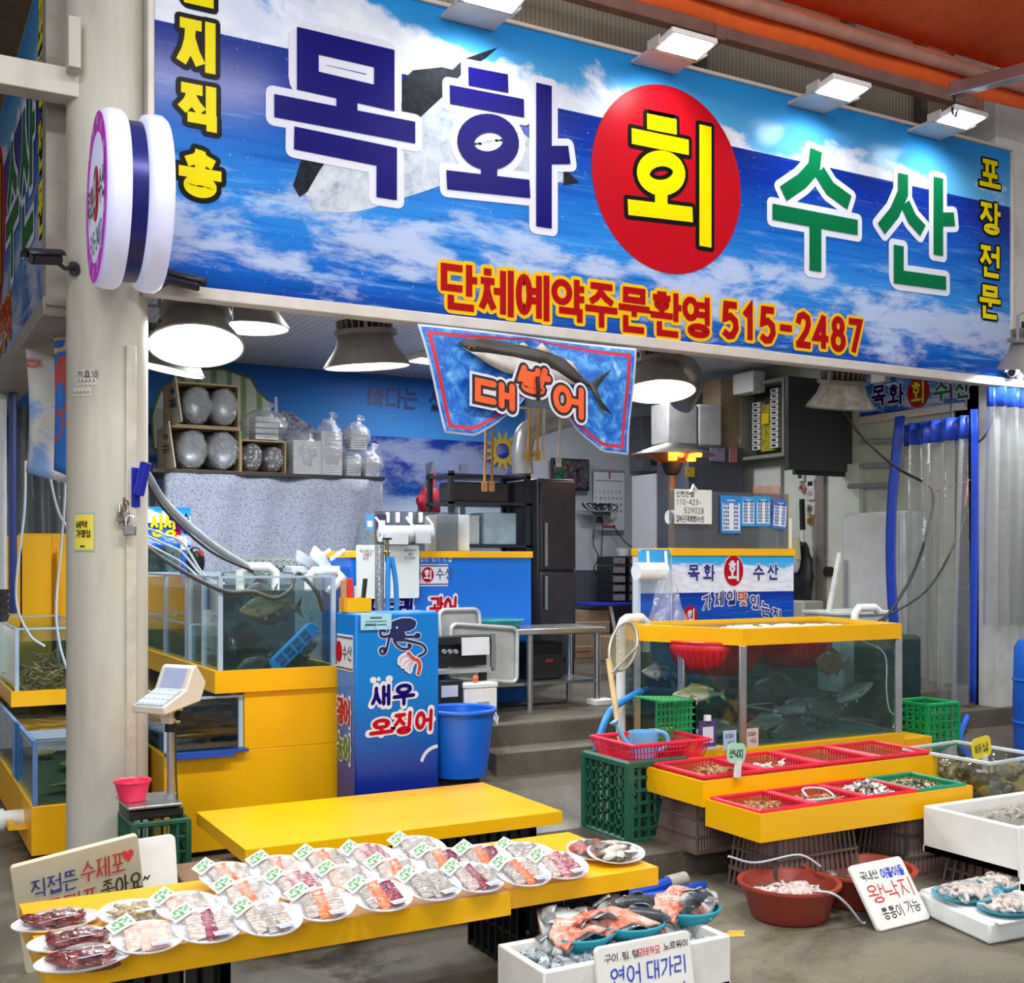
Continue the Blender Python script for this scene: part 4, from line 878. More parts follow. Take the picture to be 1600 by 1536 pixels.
def acrylic_tank(root, x0, x1, y0, y1, z0, z1, wz, edges=(), sheet=ACRY, edge=ACRYE, wm=None, t=.012):
    for a, b in (((x0, y0, z0), (x1, y0 + t, z1)), ((x0, y1 - t, z0), (x1, y1, z1)), ((x0, y0 + t, z0), (x0 + t, y1 - t, z1)), ((x1 - t, y0 + t, z0), (x1, y1 - t, z1))):
        m = MB(); m.box(a, b); m.done('glass_panel', sheet, root)
    for (x, y) in ((x0, y0), (x1 - .02, y0), (x0, y1 - .02), (x1 - .02, y1 - .02)) + tuple(edges):
        m = MB(); m.box((x - .003, y - .003, z0), (x + .022, y + .022, z1 + .004)); m.done('corner_strip', edge, root)
    m = MB()
    m.box((x0 - .004, y0 - .004, z1), (x1 + .004, y0 + t + .006, z1 + .012)); m.box((x0 - .004, y1 - t, z1), (x1 + .004, y1 + .004, z1 + .012)); m.box((x0 - .004, y0, z1), (x0 + t + .006, y1, z1 + .012)); m.box((x1 - t - .006, y0, z1), (x1 + .004, y1, z1 + .012)); m.done('rim', edge, root)
    if wz:
        e = t + .004; m = MB(); m.box((x0 + e, y0 + e, z0 + .01), (x1 - e, y1 - e, wz)); m.done('water', wm or WATER, root); m = MB(); m.box((x0 + e, y0 + e, wz + .001), (x1 - e, y1 - e, wz + .003)); m.done('water_surface', WSURF, root)

# ---------------------------------------------------------------- corner stand with fish tanks
NAVYPL = M('navy_tank_liner', '#12356b', .35)
st = TW('tank_stand', 'yellow board stand carrying the tall fish tank beside the round pillar', 'stand', (1.84, 7, 0))
m = MB(); m.box((1.36, 6.27, .03), (2.34, 8.7, .56)); m.done('lower_body', YBOARD, st, bevel=.004)
m = MB(); m.box((1.79, 6.27, .56), (2.34, 8.7, .88)); m.done('upper_body', YBOARD, st, bevel=.004)
m = MB(); m.box((1.62, 6.24, .88), (2.345, 6.27, 1.0)); m.box((1.62, 8.68, .88), (2.345, 8.71, 1.0)); m.box((1.62, 6.27, .88), (1.645, 8.68, 1.0)); m.box((2.32, 6.27, .88), (2.345, 8.68, 1.0)); m.box((1.645, 6.27, .88), (2.32, 8.68, .9)); m.done('lip', YBOARD, st)
m = MB(); m.box((1.36, 6.22, .56), (1.8, 6.27, .575)); m.box((1.4, 6.2, .545), (1.72, 6.262, .56)); m.done('blue_sheet_edge', M('blue_sheet', '#1d4fae', .4), st)
t3 = TW('low_tank', 'low water tank with flatfish tucked under the yellow lip', 'tank', (1.57, 6.3, .56))
acrylic_tank(t3, 1.365, 1.785, 6.285, 8.68, .576, .85, .81)
m = MB(); m.box((1.765, 6.31, .59), (1.772, 8.6, .85)); m.box((1.38, 6.31, .577), (1.76, 8.6, .585)); m.done('liner', NAVYPL, t3)
t4 = TW('fish_tank', 'clear tank of dark fish on the yellow corner stand with white pipes', 'tank', (1.98, 6.3, .9))
acrylic_tank(t4, 1.65, 2.315, 6.275, 8.67, .902, 1.5, 1.43, edges=((1.65, 6.62), (1.65, 6.95), (1.65, 7.02), (1.65, 7.6)))
m = MB(); m.box((1.665, 6.95, .91), (2.3, 6.962, 1.45)); m.done('divider', clear('murky_divider', (.55, .62, .62), .08, .1, haze=.25, hazecol='#4a5552'), t4)
m = MB(); m.box((1.67, 8.6, .905), (2.3, 8.63, 1.48)); m.box((1.67, 6.3, .905), (2.3, 8.6, .91)); m.done('back_liner', M('tank_back', '#47555a', .6), t4)
fish('olive', F_OLIVE, (1.96, 6.42, 1.34), rad(8), 'pale olive fish near the front glass of the corner tank', .95, rad(-8))
fish('dark', F_DARK, (2.05, 6.56, 1.3), rad(5), 'black fish swimming close behind the pale olive fish', 1, rad(-6))
DF = ('near the surface right behind the olive fish', 'low at the front beside the blue float foot', 'on the tank floor behind the blue float', 'behind the upper half of the blue float', 'low just in front of the divider', 'first one behind the divider at mid height', 'diving nose down behind the divider', 'rising steeply beside the side glass', 'furthest back in the tank', 'near the surface behind the divider', 'low behind the divider on the counter side')
for k, (x, y, z, rz, s_, p_) in enumerate(((1.98, 6.6, 1.42, 20, .7, 0), (1.9, 6.45, 1.0, 10, .8, -15), (2.08, 6.5, 1.02, 160, .9, 6), (2.18, 6.6, 1.08, 170, .85, 10), (1.85, 6.75, 1.08, 80, .9, 0), (1.75, 7.15, 1.25, 95, 1, 20), (1.85, 7.3, 1.12, 80, 1, -30), (1.76, 7.5, 1.36, 100, .9, 35), (1.8, 7.8, 1.2, 60, 1, 10), (1.95, 7.2, 1.35, 40, .9, 0), (2.1, 7.4, 1.1, 120, 1, 0))):
    fish('dark', F_DARK, (x, y, z), rad(rz), 'blackish fish in the corner tank, ' + DF[k], s_, rad(p_))
fish('flat', F_FLAT, (1.56, 6.5, .625), rad(5), 'brown flatfish lying on the floor of the low tank', .8, 0, rad(80), 'flatfish in the low tanks')
fish('flat', F_FLAT, (1.5, 6.9, .63), rad(40), 'brown flatfish lying deeper inside the low tank', .8, 0, rad(80), 'flatfish in the low tanks')
# blue float, pipes, hoses of the tall tank
fl = TW('heater_guard', 'long blue slotted float leaning inside the corner tank glass', 'float', tuple(at(460, 1010, Y=6.32)))
a, b = at(422, 1046, Y=6.32), at(493, 976, Y=6.34); t = NT('blue_slotted'); wv_ = t.n('TexWave', {'Vector': t.co(), 'Scale': 11, 'Rotation' if False else 'Distortion': 0}, o=1, wave_type='BANDS', bands_direction='DIAGONAL')
BFL = M('sky_blue_plastic', '#1788d8', .35, var=.05)
d_ = (b - a).normalized(); nrm = V((0, -1, 0)); sd = d_.cross(nrm)
m = MB(); L_ = (b - a).length; m.prism([(x, y) for x, y in arc(L_ - .05, 0, .045, .045, -90, 90, 8) + arc(.05, 0, .045, .045, 90, 270, 8)], a, d_, nrm.cross(d_), .03); m.done('body', BFL, fl, bevel=.006)
m = MB()
for k in range(20):
    if k % 5 == 4: continue
    for o_ in (-.017, .017): q = a + d_ * (.06 + k * (L_ - .12) / 19); m.cb(q + sd * o_ + nrm * .003, (.007, .064, .024), Matrix((d_, nrm, sd)).transposed())
m.done('slots', M('deep_blue', '#0a3f78', .5), fl)
def pipe(pts, r, lb, mat=PVCW, name='water_pipe', cat='pipe', group=None, sm=False, n=10):
    m = MB(); m.tube(bez(pts) if sm else pts, r, n); return m.solo(name, lb, cat, mat, group=group, angle=60)
q = at(412, 912, Y=6.7); pipe([(q.x - .14, 6.7, 1.42), (q.x - .14, 6.7, 1.53), (q.x - .1, 6.7, 1.56), (q.x + .03, 6.7, 1.56), (q.x + .07, 6.7, 1.53), (q.x + .07, 6.7, 1.42)], .026, 'white pipe arch standing on the middle of the corner tank')
q = at(500, 908, Y=6.55); pipe([(q.x - .07, 6.55, 1.42), (q.x - .07, 6.55, 1.5), (q.x - .04, 6.55, 1.535), (q.x + .1, 6.55, 1.535), (q.x + .125, 6.5, 1.5), (2.31 + .04, 6.5, 1.4)], .026, 'white pipe bend over the far corner of the tall tank')
pipe([at(228, 738, Y=6.3), at(262, 790, Y=6.5), at(330, 850, Y=6.6), at(390, 888, Y=6.7), at(418, 906, Y=6.75)], .022, 'grey hose sloping from the round pillar down to the tank pipe', M('grey_hose', '#8f989f', .4), 'hose', 'hose', None, True)
pipe([at(228, 752, Y=6.28), at(262, 802, Y=6.42), at(330, 862, Y=6.52), at(396, 893, Y=6.6)], .008, 'black cord running along the grey hose over the tank', CORD, 'cord', 'cord', None, True)
pipe([at(226, 853, Y=6.26), at(262, 878, Y=6.26), at(310, 906, Y=6.26), at(355, 925, Y=6.26), at(395, 925, Y=6.26), at(430, 935, Y=6.26), at(455, 920, Y=6.3), at(460, 899, Y=6.35), at(470, 898, Y=6.4), at(495, 925, Y=6.35), at(505, 955, Y=6.34)], .012, 'thick dark cable draped over the front of the corner tank', M('grey_cable', '#3d4144', .5), 'cord', 'cord', None, True)
for k in range(3): pipe([at(226, 824 + 12 * k, Y=6.6), at(255, 835 + 14 * k, Y=6.7), at(285, 848 + 16 * k, Y=6.8), at(320, 900 + 4 * k, Y=6.9), at(350, 912, Y=7)], .007, ('highest', 'middle', 'lowest')[k] + ' of three thin pale air hoses behind the round pillar', HOSEC, 'air_hose', 'hose', 'thin air hoses over the tank', True)
# shelf things behind the tank
bk = TW('small_tank', 'small green-tinted fish tank under the blue board behind the pillar', 'tank', (2.0, 8.9, 1.0))
m = MB(); m.box((1.75, 8.75, .6), (2.34, 9.3, 1.5)); m.done('cabinet', M('white_cabinet', '#c9ced6', .5), bk)
a, b = at(222, 905, Y=8.85), at(286, 845, Y=8.85); acrylic_tank(bk, a.x, b.x, 8.85, 9.25, 1.502, b.z, b.z - .05)
fish('grey', F_GREY, ((a.x + b.x) / 2 + .02, 8.98, b.z - .1), rad(10), 'grey fish in the small tank behind the pillar', .5, 0, 0, 'fish of the small tank')
a, b = at(231, 855, Y=8.8), at(298, 793, Y=8.8); sb = TW('price_board', 'small blue sea-picture board with yellow writing on the back tank', 'sign', (a.x, 8.8, a.z))
m = MB(); m.grid(lambda u, v: (a.x + u * (b.x - a.x), 8.8, a.z + v * (b.z - a.z)), 1, 1); m.done('printed_face', sea_print('sea_small', hz=.6, ax=1.2), sb); m = MB(); m.box((a.x, 8.803, a.z), (b.x, 8.82, b.z)); m.done('board', WPL, sb)
Ob = V((a.x, 8.8, a.z)); w = b.x - a.x; h = b.z - a.z
m = MB(); text(m, '싱싱', Ob, X_, Z_, .02, h * .25, .085, h * .55, .022, lift=.004); m.done('yellow_lettering', YEL, sb)
m = MB(); m.prism(arc(w * .68, h * .5, .03, h * .36, 0, 360, 20)[:-1], Ob, X_, Z_, .002); m.done('red_oval', RED, sb)
m = MB(); text(m, '목화', Ob, X_, Z_, w * .45, h * .62, .045, .07, .01, vert=True); text(m, '수산', Ob, X_, Z_, w * .82, h * .62, .045, .07, .01, vert=True); text(m, '회', Ob, X_, Z_, w * .68 - .02, h * .4, .04, .07, .008, lift=.006); m.done('navy_lettering', NAVY, sb)
q = at(287, 870, Y=8.6); pipe([(q.x - .05, 8.6, q.z + .13), (q.x, 8.6, q.z + .13), (q.x, 8.6, q.z + .05)], .028, 'white pipe elbow on the blue pipe by the small tank'); pipe([(q.x, 8.6, q.z + .06), (q.x, 8.6, q.z - .25)], .024, 'short blue pipe under the white elbow', BLUEPL)
q = at(305, 878, Y=8.4); nb = T('net_bag', 'black net bag with green and red lids hanging by the cloth rack', 'bag', (q.x, 8.4, q.z - .1)); m = MB(); m.ell((0, 0, .1), (.07, .06, .11), None, 14, 10); m.done('net', clear('black_net', (.35, .35, .35), .05, .3, haze=.5, hazecol='#141615'), nb)
for k, (x, z, c_) in enumerate(((-.02, .14, 'lid_green'), (.02, .12, 'lid_green'), (.03, .16, 'lid_red'))): m = MB(); m.cyl((x, -.045, z), (x, -.03, z), .022, n=12); m.done('lid', M('lid_green', '#22a83a', .5) if c_ == 'lid_green' else M('lid_red', '#c0302a', .5), nb)
q = at(440, 890, Y=7.4); bc = TW('storage_crate', 'low grey crate with white scoops resting on the corner tank', 'crate', (q.x, 7.4, 1.5))
a, b = at(378, 905, Y=7.4), at(460, 880, Y=7.4); m = MB(); m.lattice((a.x, 7.4, 1.514), (b.x + .02, 7.4, 1.514), (b.x + .02, 7.4, 1.6), (a.x, 7.4, 1.6), 8, 2, .012); m.box((a.x, 7.4, 1.6), (b.x + .02, 7.9, 1.612)); m.box((a.x, 7.42, 1.514), (b.x, 7.9, 1.52)); m.done('crate_body', M('grey_green_plastic', '#8d978d', .5), bc)
a, b = at(452, 905, Y=7.3), at(528, 868, Y=7.3)
for k in range(2):
    m = MB(); x = a.x + .1 + .1 * k; m.lathe([(.0, 0), (.06, .005), (.085, .06), (.08, .06), (.055, .01), (0, .006)], (x, 7.3 + .05 * k, 1.55 + .02 * k), 20, 1.3, 1, Matrix.Rotation(rad(40 + 15 * k), 3, 'Y')); m.bar((x + .08, 7.3, 1.6), (x + .18, 7.3, 1.67), .02); m.solo('scoop', ('white plastic scoop lying at the crate on the tank', 'white plastic scoop stacked beyond the first scoop')[k], 'scoop', M('white_translucent', '#ccd6e0', .35), 'white scoops by the crate')
m = MB(); m.box((a.x + .0, 7.25, 1.514), (b.x, 7.6, 1.56)); m.solo('plastic_tray', 'shallow white plastic tray under the scoops', 'tray', M('white_translucent', '#ccd6e0', .35), bevel=.006)

# ---------------------------------------------------------------- tanks on the outer side of the pillar
t1 = TW('outer_low_tank', 'long low blue-edged tank on a yellow base outside the round pillar', 'tank', (1.0, 6.57, 0))
m = MB(); m.box((.74, 6.57, .04), (1.34, 10.2, .3)); m.done('yellow_base', YBOARD, t1, bevel=.004)
acrylic_tank(t1, .75, 1.33, 6.58, 10.18, .302, .63, .58, edges=((.75, 7.5), (.75, 7.56), (.75, 8.6)), edge=M('blue_edge', '#5f86c4', .3, var=.1))
m = MB(); m.box((.77, 6.6, .304), (1.31, 10.15, .31)); m.box((1.3, 6.6, .31), (1.312, 10.15, .62)); m.done('liner', M('tank_green_liner', '#4f5a40', .5), t1); m = MB(); m.box((.735, 7.2, .33), (.748, 7.32, .66)); m.done('blue_clip', M('clip_blue', '#1a5f9e', .35), t1)
m = MB(); m.box((.76, 6.95, .6), (1.32, 6.97, .645)); m.done('cross_bar', ACRYE, t1)
m = MB(); m.cb((.66, 6.8, .17), (.03, .12, .035)); m.box((.66, 6.74, .15), (.74, 6.86, .16)); m.done('yellow_bracket', YBOARD, t1)
for k, (x, y) in enumerate(((1.0, 6.85), (1.1, 7.6), (.95, 8.1))): fish('flat', F_FLAT, (x, y, .36), rad(20 + 50 * k), 'flatfish on the floor of the outer low tank, ' + ('nearest its front glass', 'in its middle', 'furthest back')[k], .8, 0, rad(80), 'flatfish in the low tanks')
t2 = TW('shell_tank', 'glass tank of brown spiny shellfish behind the low tank', 'tank', (1.0, 8.3, .64))
m = MB(); m.box((.8, 8.2, .64), (1.36, 8.225, .74)); m.box((.8, 8.225, .64), (.82, 10.15, .74)); m.box((.82, 8.225, .64), (1.36, 10.15, .66)); m.done('yellow_lip', YBOARD, t2)
acrylic_tank(t2, .83, 1.35, 8.235, 10.1, .662, 1.14, 1.06)
m = MB(); rr_ = random.Random(3)
for i in range(170):
    x, y = rr_.uniform(.88, 1.3), rr_.uniform(8.3, 9.3); z = .68 + rr_.random() * .26 * (1 - abs(x - 1.1) / .35); a = rr_.uniform(0, 6.28); e = rr_.uniform(-.3, .4); l_ = rr_.uniform(.06, .12)
    m.tube([(x, y, z), (x + l_ * .5 * math.cos(a), y + l_ * .5 * math.sin(a), z + l_ * e + .01), (x + l_ * math.cos(a), y + l_ * math.sin(a), z + l_ * e - .01)], [.012, .009, .003], 5)
m.solo('shellfish_heap', 'heap of brown spiny shellfish inside the glass tank outside the pillar', 'shellfish', M('shellfish_brown', '#9a7a4d', .5, var=.35, vs=25), kind='stuff')
for k, (px, Y, w_, top) in enumerate(((-12, 10.25, .45, 836), (30, 10.3, .5, 833), (62, 10.32, .7, 842), (88, 10.22, .42, 857))):
    q = at(px, top, Y=Y); m = MB(); m.box((q.x, Y, .6 if k == 0 else 1.0), (q.x + w_, Y + .03, q.z)); m.box((q.x, Y - .05, 1.0), (q.x + .02, Y, q.z - .03))
    m.solo('yellow_board', ('tall yellow board leaning at the outer edge behind the shell tank', 'second tall yellow board, beside the outermost one', 'wide yellow board in the middle of the leaning boards', 'lower yellow board standing nearest the round pillar')[k], 'board', YBOARD, 'yellow boards behind the shell tank', bevel=.004)
for k, (pts) in enumerate(([(40, 720), (38, 800), (25, 930), (45, 990), (70, 1010)], [(70, 700), (88, 790), (108, 830)], [(103, 690), (100, 800), (88, 940), (92, 1000), (104, 1045)])): pipe([at(x, y, Y=8.05) for x, y in pts], .008, ('thin pale hose curling down into the shell tank', 'thin pale hose slanting towards the round pillar', 'thin pale hose dropping beside the round pillar to the low tank')[k], HOSEC, 'air_hose', 'hose', 'air hoses outside the pillar', True)
q = at(-14, 940, Y=9.9); sk = T('basket_stack', 'dark stack of small baskets at the photo edge by the yellow boards', 'baskets', (q.x - .02, 9.0, 1.16)); 
for k in range(5): m = MB(); m.lathe([(.05, 0), (.07, .05), (.065, .05), (.045, .005)], (0, 0, .045 * k), 18); m.done('basket', M('dark_basket', '#3a3436', .6), sk)
m = MB(); m.cyl((.55, 6.95, .17), (.74, 6.95, .17), .05, n=16); m.cyl((.6, 6.95, .17), (.64, 6.95, .17), .062, n=16); m.solo('drain_pipe', 'white capped drain pipe poking out of the yellow tank base', 'pipe', PVCW)

# ---------------------------------------------------------------- on the round pillar
pf = lambda px, py, off=.0: None
def on_pillar(ang, z, r=.2): a = rad(ang); return V((1.06 + r * math.cos(a), 6.2 + r * math.sin(a), z))
zt = 1.6 + 335 * 5.8 / 1815
m = MB(); q = on_pillar(-68, 0, .203); m.cb((q.x, q.y, (zt + .3) / 2), (.055, .03, zt - .3), Matrix.Rotation(rad(22), 3, 'Z')); m.solo('cable_trunking', 'cream cable trunking running down the front of the round pillar', 'trunking', M('cream_trunking', '#c9c3b4', .5), bevel=.004)
NAVYM = M('royal_blue_metal', '#1d28a8', .3, .2)
q = on_pillar(-62, 1.6 + 120 * 5.8 / 1815, .23); fh = T('flag_holder', 'royal blue flag holder tube fixed to the round pillar', 'holder', tuple(q))
m = MB(); m.tube([(0, -.03, -.06), (.03, -.06, .1)], .028, 14); m.done('tube', NAVYM, fh); m = MB(); m.cb((-.01, .01, -.02), (.05, .02, .2)); m.done('plate', NAVYM, fh, bevel=.004)
m = MB(); m.cyl((.031, -.061, .101), (.0312, -.0612, .1025), .022, n=14); m.done('bore', BLK, fh)
for k, (px, py) in enumerate(((193, 806), (203, 827))):
    q = at(px, py, Y=5.97 - .02 * k); pl = T('padlock', ('grey padlock hanging higher on the pillar chain', 'grey padlock hanging lowest from the pillar chain')[k], 'padlock', (q.x, q.y, q.z - .03), rad(-20), 'padlocks on the pillar chain')
    m = MB(); m.box((-.03, -.012, 0), (.03, .012, .05)); m.done('lock_body', M('zinc', '#7d7a7c', .4, .6), pl, bevel=.005); m = MB(); m.tube([(-.018, 0, .045), (-.018, 0, .08)] + [(.018 * math.cos(t_), 0, .08 + .018 * math.sin(t_)) for t_ in (2.4, 1.57, .7)] + [(.018, 0, .08), (.018, 0, .045)], .005, 6); m.done('shackle', STEEL, pl)
m = MB()
for k in range(8): q = at(194 + 4 * math.sin(k), 783 + k * 4.5, Y=5.965); m.tube([V((q.x + .012 * math.cos(a) * (1 if k % 2 else .4), q.y + .012 * math.cos(a) * (.4 if k % 2 else 1), q.z + .017 * math.sin(a))) for a in [2 * math.pi * i / 8 for i in range(8)]], .004, 5, closed=True)
m.solo('chain', 'rusty chain holding the padlocks on the round pillar', 'chain', M('rusty_steel', '#7a6248', .6, .4, var=.3))
def curved_label(a0, a1, z0, z1, mat, r=.2005):
    m = MB(); m.grid(lambda u, v: on_pillar(a0 + (a1 - a0) * u, z0 + (z1 - z0) * v, r), 8, 1); return m
yl = TW('sticker', 'yellow notice sticker with black writing on the round pillar', 'sticker', tuple(on_pillar(-130, 1.6)))
z1, z0 = 1.6 + 72 * 5.9 / 1815, 1.6 + 13 * 5.9 / 1815
m = curved_label(-151, -117, z0, z1, 0, .2); m.done('teal_border', M('sticker_teal', '#8fb5b5', .5), yl); m = curved_label(-149.5, -118.5, z0 + .008, z1 - .008, 0, .2015); m.done('yellow_face', M('sticker_yellow', '#e7d64d', .5, var=.04), yl)
pc = on_pillar(-133, 0, .2035); ux = V((math.cos(rad(-43)), math.sin(rad(-43)), 0)); Oy = V((pc.x, pc.y, z0)) - V((math.cos(rad(-133)), math.sin(rad(-133)), 0)) * .006 + V((math.cos(rad(-133)), math.sin(rad(-133)), 0)) * .004
m = MB(); text(m, '혜택', Oy, ux, Z_, -.044, .115, .03, .036, .0042); text(m, '가맹점', Oy, ux, Z_, -.044, .07, .025, .036, .0042); text(m, '동백전', Oy, ux, Z_, -.02, .02, .008, .01, .002); m.done('lettering', BLK, yl)
for k, (py, s_, a_) in enumerate(((592, '场直招', -128), (603, '', -128), (620, '', -136))):
    pz = 1.6 + (875 - py) * 5.9 / 1815; m = curved_label(a_ - 18, a_ + 14, pz - .018, pz + .022, 0, .2005); o = m.solo('paper_scrap', ('torn paper strip with large black characters on the pillar', 'torn paper strip with small broken writing on the pillar', 'lowest torn scrap of printed paper on the pillar')[k], 'paper', M('aged_paper', '#cdc8bd', .8))
    q = on_pillar(a_, pz, .2035); ux = V((-math.sin(rad(a_)), math.cos(rad(a_)), 0)); m = MB()
    if k == 0:
        for j, sl in enumerate(([[(0, .8), (1, .8)], [(.5, 1), (.5, .8), (.2, 0)], [(.3, .5), (.9, .5), (.8, .05)]], [[(.1, .9), (.9, .9)], [(.5, 1.1), (.5, .75)], [(.2, .7), (.8, .7), (.8, .15), (.2, .15), (.2, .7)], [(.2, .42), (.8, .42)], [(0, 0), (1, 0)]], [[(0, .7), (.4, .7)], [(.22, 1), (.22, 0)], [(.5, .95), (.95, .95), (.9, .55)], [(.7, .95), (.5, .5)], [(.52, .42), (.92, .42), (.92, 0), (.52, 0), (.52, .42)]])):
            m.strokes([[(-.055 + .04 * j + x * .034, -.014 + y * .03) for x, y in l] for l in sl], q, ux, Z_, .0017, lift=.003)
    else:
        for j in range(5): m.strokes([[(-.05 + .02 * j, -.008), (-.042 + .02 * j, .008), (-.036 + .02 * j, -.004)]], q, ux, Z_, .0014, lift=.003)
    m.done('print', GREY_INK, o)

# ---------------------------------------------------------------- scale on the green crate
def crate(name, lb, loc, w, d, h, mat, rz=0, nx=7, nz=4, bw=.012, group=None, cat='crate', taper=0, floor=True):
    r = T(name, lb, cat, loc, rz, group); x, y = w / 2, d / 2; tp = taper
    B = [(-x + tp, -y + tp, 0), (x - tp, -y + tp, 0), (x - tp, y - tp, 0), (-x + tp, y - tp, 0)]; U = [(-x, -y, h), (x, -y, h), (x, y, h), (-x, y, h)]
    for i in range(4):
        m = MB(); j = (i + 1) % 4; m.lattice(B[i], B[j], U[j], U[i], nx if i % 2 == 0 else max(3, int(nx * d / w)), nz, bw, bw * .8); m.done('side_wall', mat, r)
    m = MB(); m.tube([U[0], U[1], U[2], U[3]], bw * 1.25, 6, closed=True); m.tube([B[0], B[1], B[2], B[3]], bw * 1.1, 6, closed=True)
    for a, b in zip(B, U): m.bar(a, b, bw * 2, bw * 2)
    m.done('rims', mat, r)
    if floor: m = MB(); m.lattice(*B, 8, 6, bw * .7, bw * .7); m.done('floor_grid', mat, r)
    return r
crate('green_crate', 'dark green crate under the weighing scale by the round pillar', (1.2, 5.76, 0), .25, .34, .36, DGREEN, 0, 5, 5)
sc_ = TW('weighing_scale', 'white weighing scale head on a steel post beside the yellow stand', 'scale', (1.2, 5.75, .375))
m = MB(); m.box((1.06, 5.62, .377), (1.31, 5.9, .42)); m.done('base', DARK, sc_, bevel=.008); m = MB(); m.box((1.05, 5.6, .43), (1.3, 5.92, .445)); m.done('weighing_plate', STEEL, sc_, bevel=.004)
px_ = at(267, 1200, Y=5.72).x; m = MB(); m.cyl((px_, 5.72, .42), (px_, 5.72, .8), .021, n=18); m.done('post', STEEL, sc_); m = MB(); m.cyl((px_, 5.72, .42), (px_, 5.72, .47), .03, n=16); m.done('post_clamp', GREYP, sc_); m = MB(); m.cyl((px_, 5.72, .77), (px_, 5.72, .81), .03, n=16); m.done('collar', BLACKR, sc_)
hd = Matrix.Rotation(rad(35), 3, 'Z'); Oh = V((px_, 5.72, .81)); IV = M('ivory_plastic', '#dcd5c8', .4, var=.04)
def hp(x, y, z): return Oh + hd @ V((x, y, z))
m = MB(); m.hexa([hp(-.035, -.03, 0), hp(.035, -.03, 0), hp(.035, .03, 0), hp(-.035, .03, 0)], [hp(-.045, -.04, .08), hp(.045, -.04, .08), hp(.045, .04, .08), hp(-.045, .04, .08)]); m.done('neck', IV, sc_, bevel=.005)
m = MB()
prof = [(-.15, .06), (.1, .1), (.14, .19), (.07, .28), (.045, .27), (-.005, .165), (-.155, .1)]
m.prism(prof, hp(0, -.1, 0), hd @ X_, hd @ Z_, -.2); m.done('scale_head', IV, sc_, bevel=.008)
def slab(p, q, y0, y1, t_):
    p, q = V(p), V(q); d = (q - p).normalized(); n_ = V((-d.y, d.x)); return [hp(a.x, y, a.y) for a in (p, q) for y in (y0, y1)], n_
m = MB(); vs, n_ = slab((-.148, .104), (-.012, .164), -.085, .085, .002); nn = hd @ V((n_.x, 0, n_.y)); m.add([v + nn * .003 for v in vs], [(0, 2, 3, 1)]); m.done('keypad', M('keypad_blue', '#b4c7e4', .3, var=0), sc_)
m = MB(); 
for i in range(6):
    for j in range(3): p = V((-.148, .104)).lerp(V((-.012, .164)), .15 + .3 * j); m.cb(hp(p.x, -.07 + .028 * i, p.y) + nn * .005, (.022, .016, .004), hd @ Matrix.Rotation(rad(-24), 3, 'Y'))
m.done('keys', M('key_white', '#dfe6f0', .4, var=0), sc_)
m = MB(); vs, n_ = slab((.0, .172), (.042, .262), -.07, .07, .002); nn = hd @ V((n_.x, 0, n_.y)); m.add([v + nn * .003 for v in vs], [(0, 2, 3, 1)]); m.done('display', M('display_lilac', '#a9b2d8', .15, var=.05), sc_)
m = MB(); m.cyl(hp(.0, -.045, .04), hp(0, -.075, .04), .024, n=16); m.done('knob', BLACKR, sc_)
pipe([(px_ + .012, 5.69, .82), (px_ + .02, 5.685, .5), (px_ + .04, 5.68, .2), (px_ + .06, 5.69, .02)], .004, 'thin cord hanging down behind the scale post', CORD, 'cord', 'cord', None, True)
m = MB(); m.lathe([(0, 0), (.05, 0), (.07, .09), (.075, .09), (.072, .1), (.064, .095), (.047, .006), (0, .006)], (1.1, 5.76, .447), 20, 1.2, 1); m.solo('pink_basket', 'small pink basket standing on the weighing plate', 'basket', M('pink_plastic', '#f0325a', .4))

# ---------------------------------------------------------------- yellow platform and the plate table on black crates
YB2 = dirty('yellow_table_board', '#f8ba00', '#e8a600', .3, 2, .3)
def slotcrate(loc, w, d, h, lb, mat=BLKCR, rz=0, n=9, taper=0, name='black_crate', group='black crates carrying the yellow boards', rows=2):
    r = T(name, lb, 'crate', loc, rz, group); x, y, tp = w / 2, d / 2, taper
    B = [(-x, -y, 0), (x, -y, 0), (x, y, 0), (-x, y, 0)]; U = [(-x + tp, -y + tp, h), (x - tp, -y + tp, h), (x - tp, y - tp, h), (-x + tp, y - tp, h)]
    for i in range(4):
        j = (i + 1) % 4; m = MB(); a, b, c, d_ = V(B[i]), V(B[j]), V(U[j]), V(U[i]); nn_ = n if i % 2 == 0 else max(4, int(n * d / w)); L_ = (b - a).length
        for f in [0.02] + [(k + 1) / rows for k in range(rows)]: m.bar(a.lerp(d_, f), b.lerp(c, f), h * .1, .012)
        for k in range(nn_ + 1): m.bar(a.lerp(b, k / nn_), d_.lerp(c, k / nn_), L_ / nn_ * .62, .01)
        m.done('side_wall', mat, r)
    m = MB(); m.box((-x + tp, -y + tp, h - .012), (x - tp, y - tp, h)); m.done('top_panel', mat, r)
    m = MB(); m.box((-x - .012, -y - .012, 0), (x + .012, y + .012, .02)); m.done('rim', mat, r); return r
def ytable(lb, x0, x1, y0, y1, z, lip, name='display_board'):
    r = TW(name, lb, 'table', ((x0 + x1) / 2, (y0 + y1) / 2, z - lip)); m = MB(); m.box((x0, y0, z - .02), (x1, y1, z)); m.done('top', YB2, r); m = MB(); m.box((x0, y0, z - lip), (x1, y0 + .018, z - .02)); m.box((x0, y0 + .018, z - lip), (x0 + .018, y1, z - .02)); m.box((x1 - .018, y0 + .018, z - lip), (x1, y1, z - .02)); m.done('skirt', YB2, r); return r
TZ = .38
ytable('yellow board full of sashimi plates with a deep front skirt', .46, 2.06, 3.74, 4.45, TZ, .085)
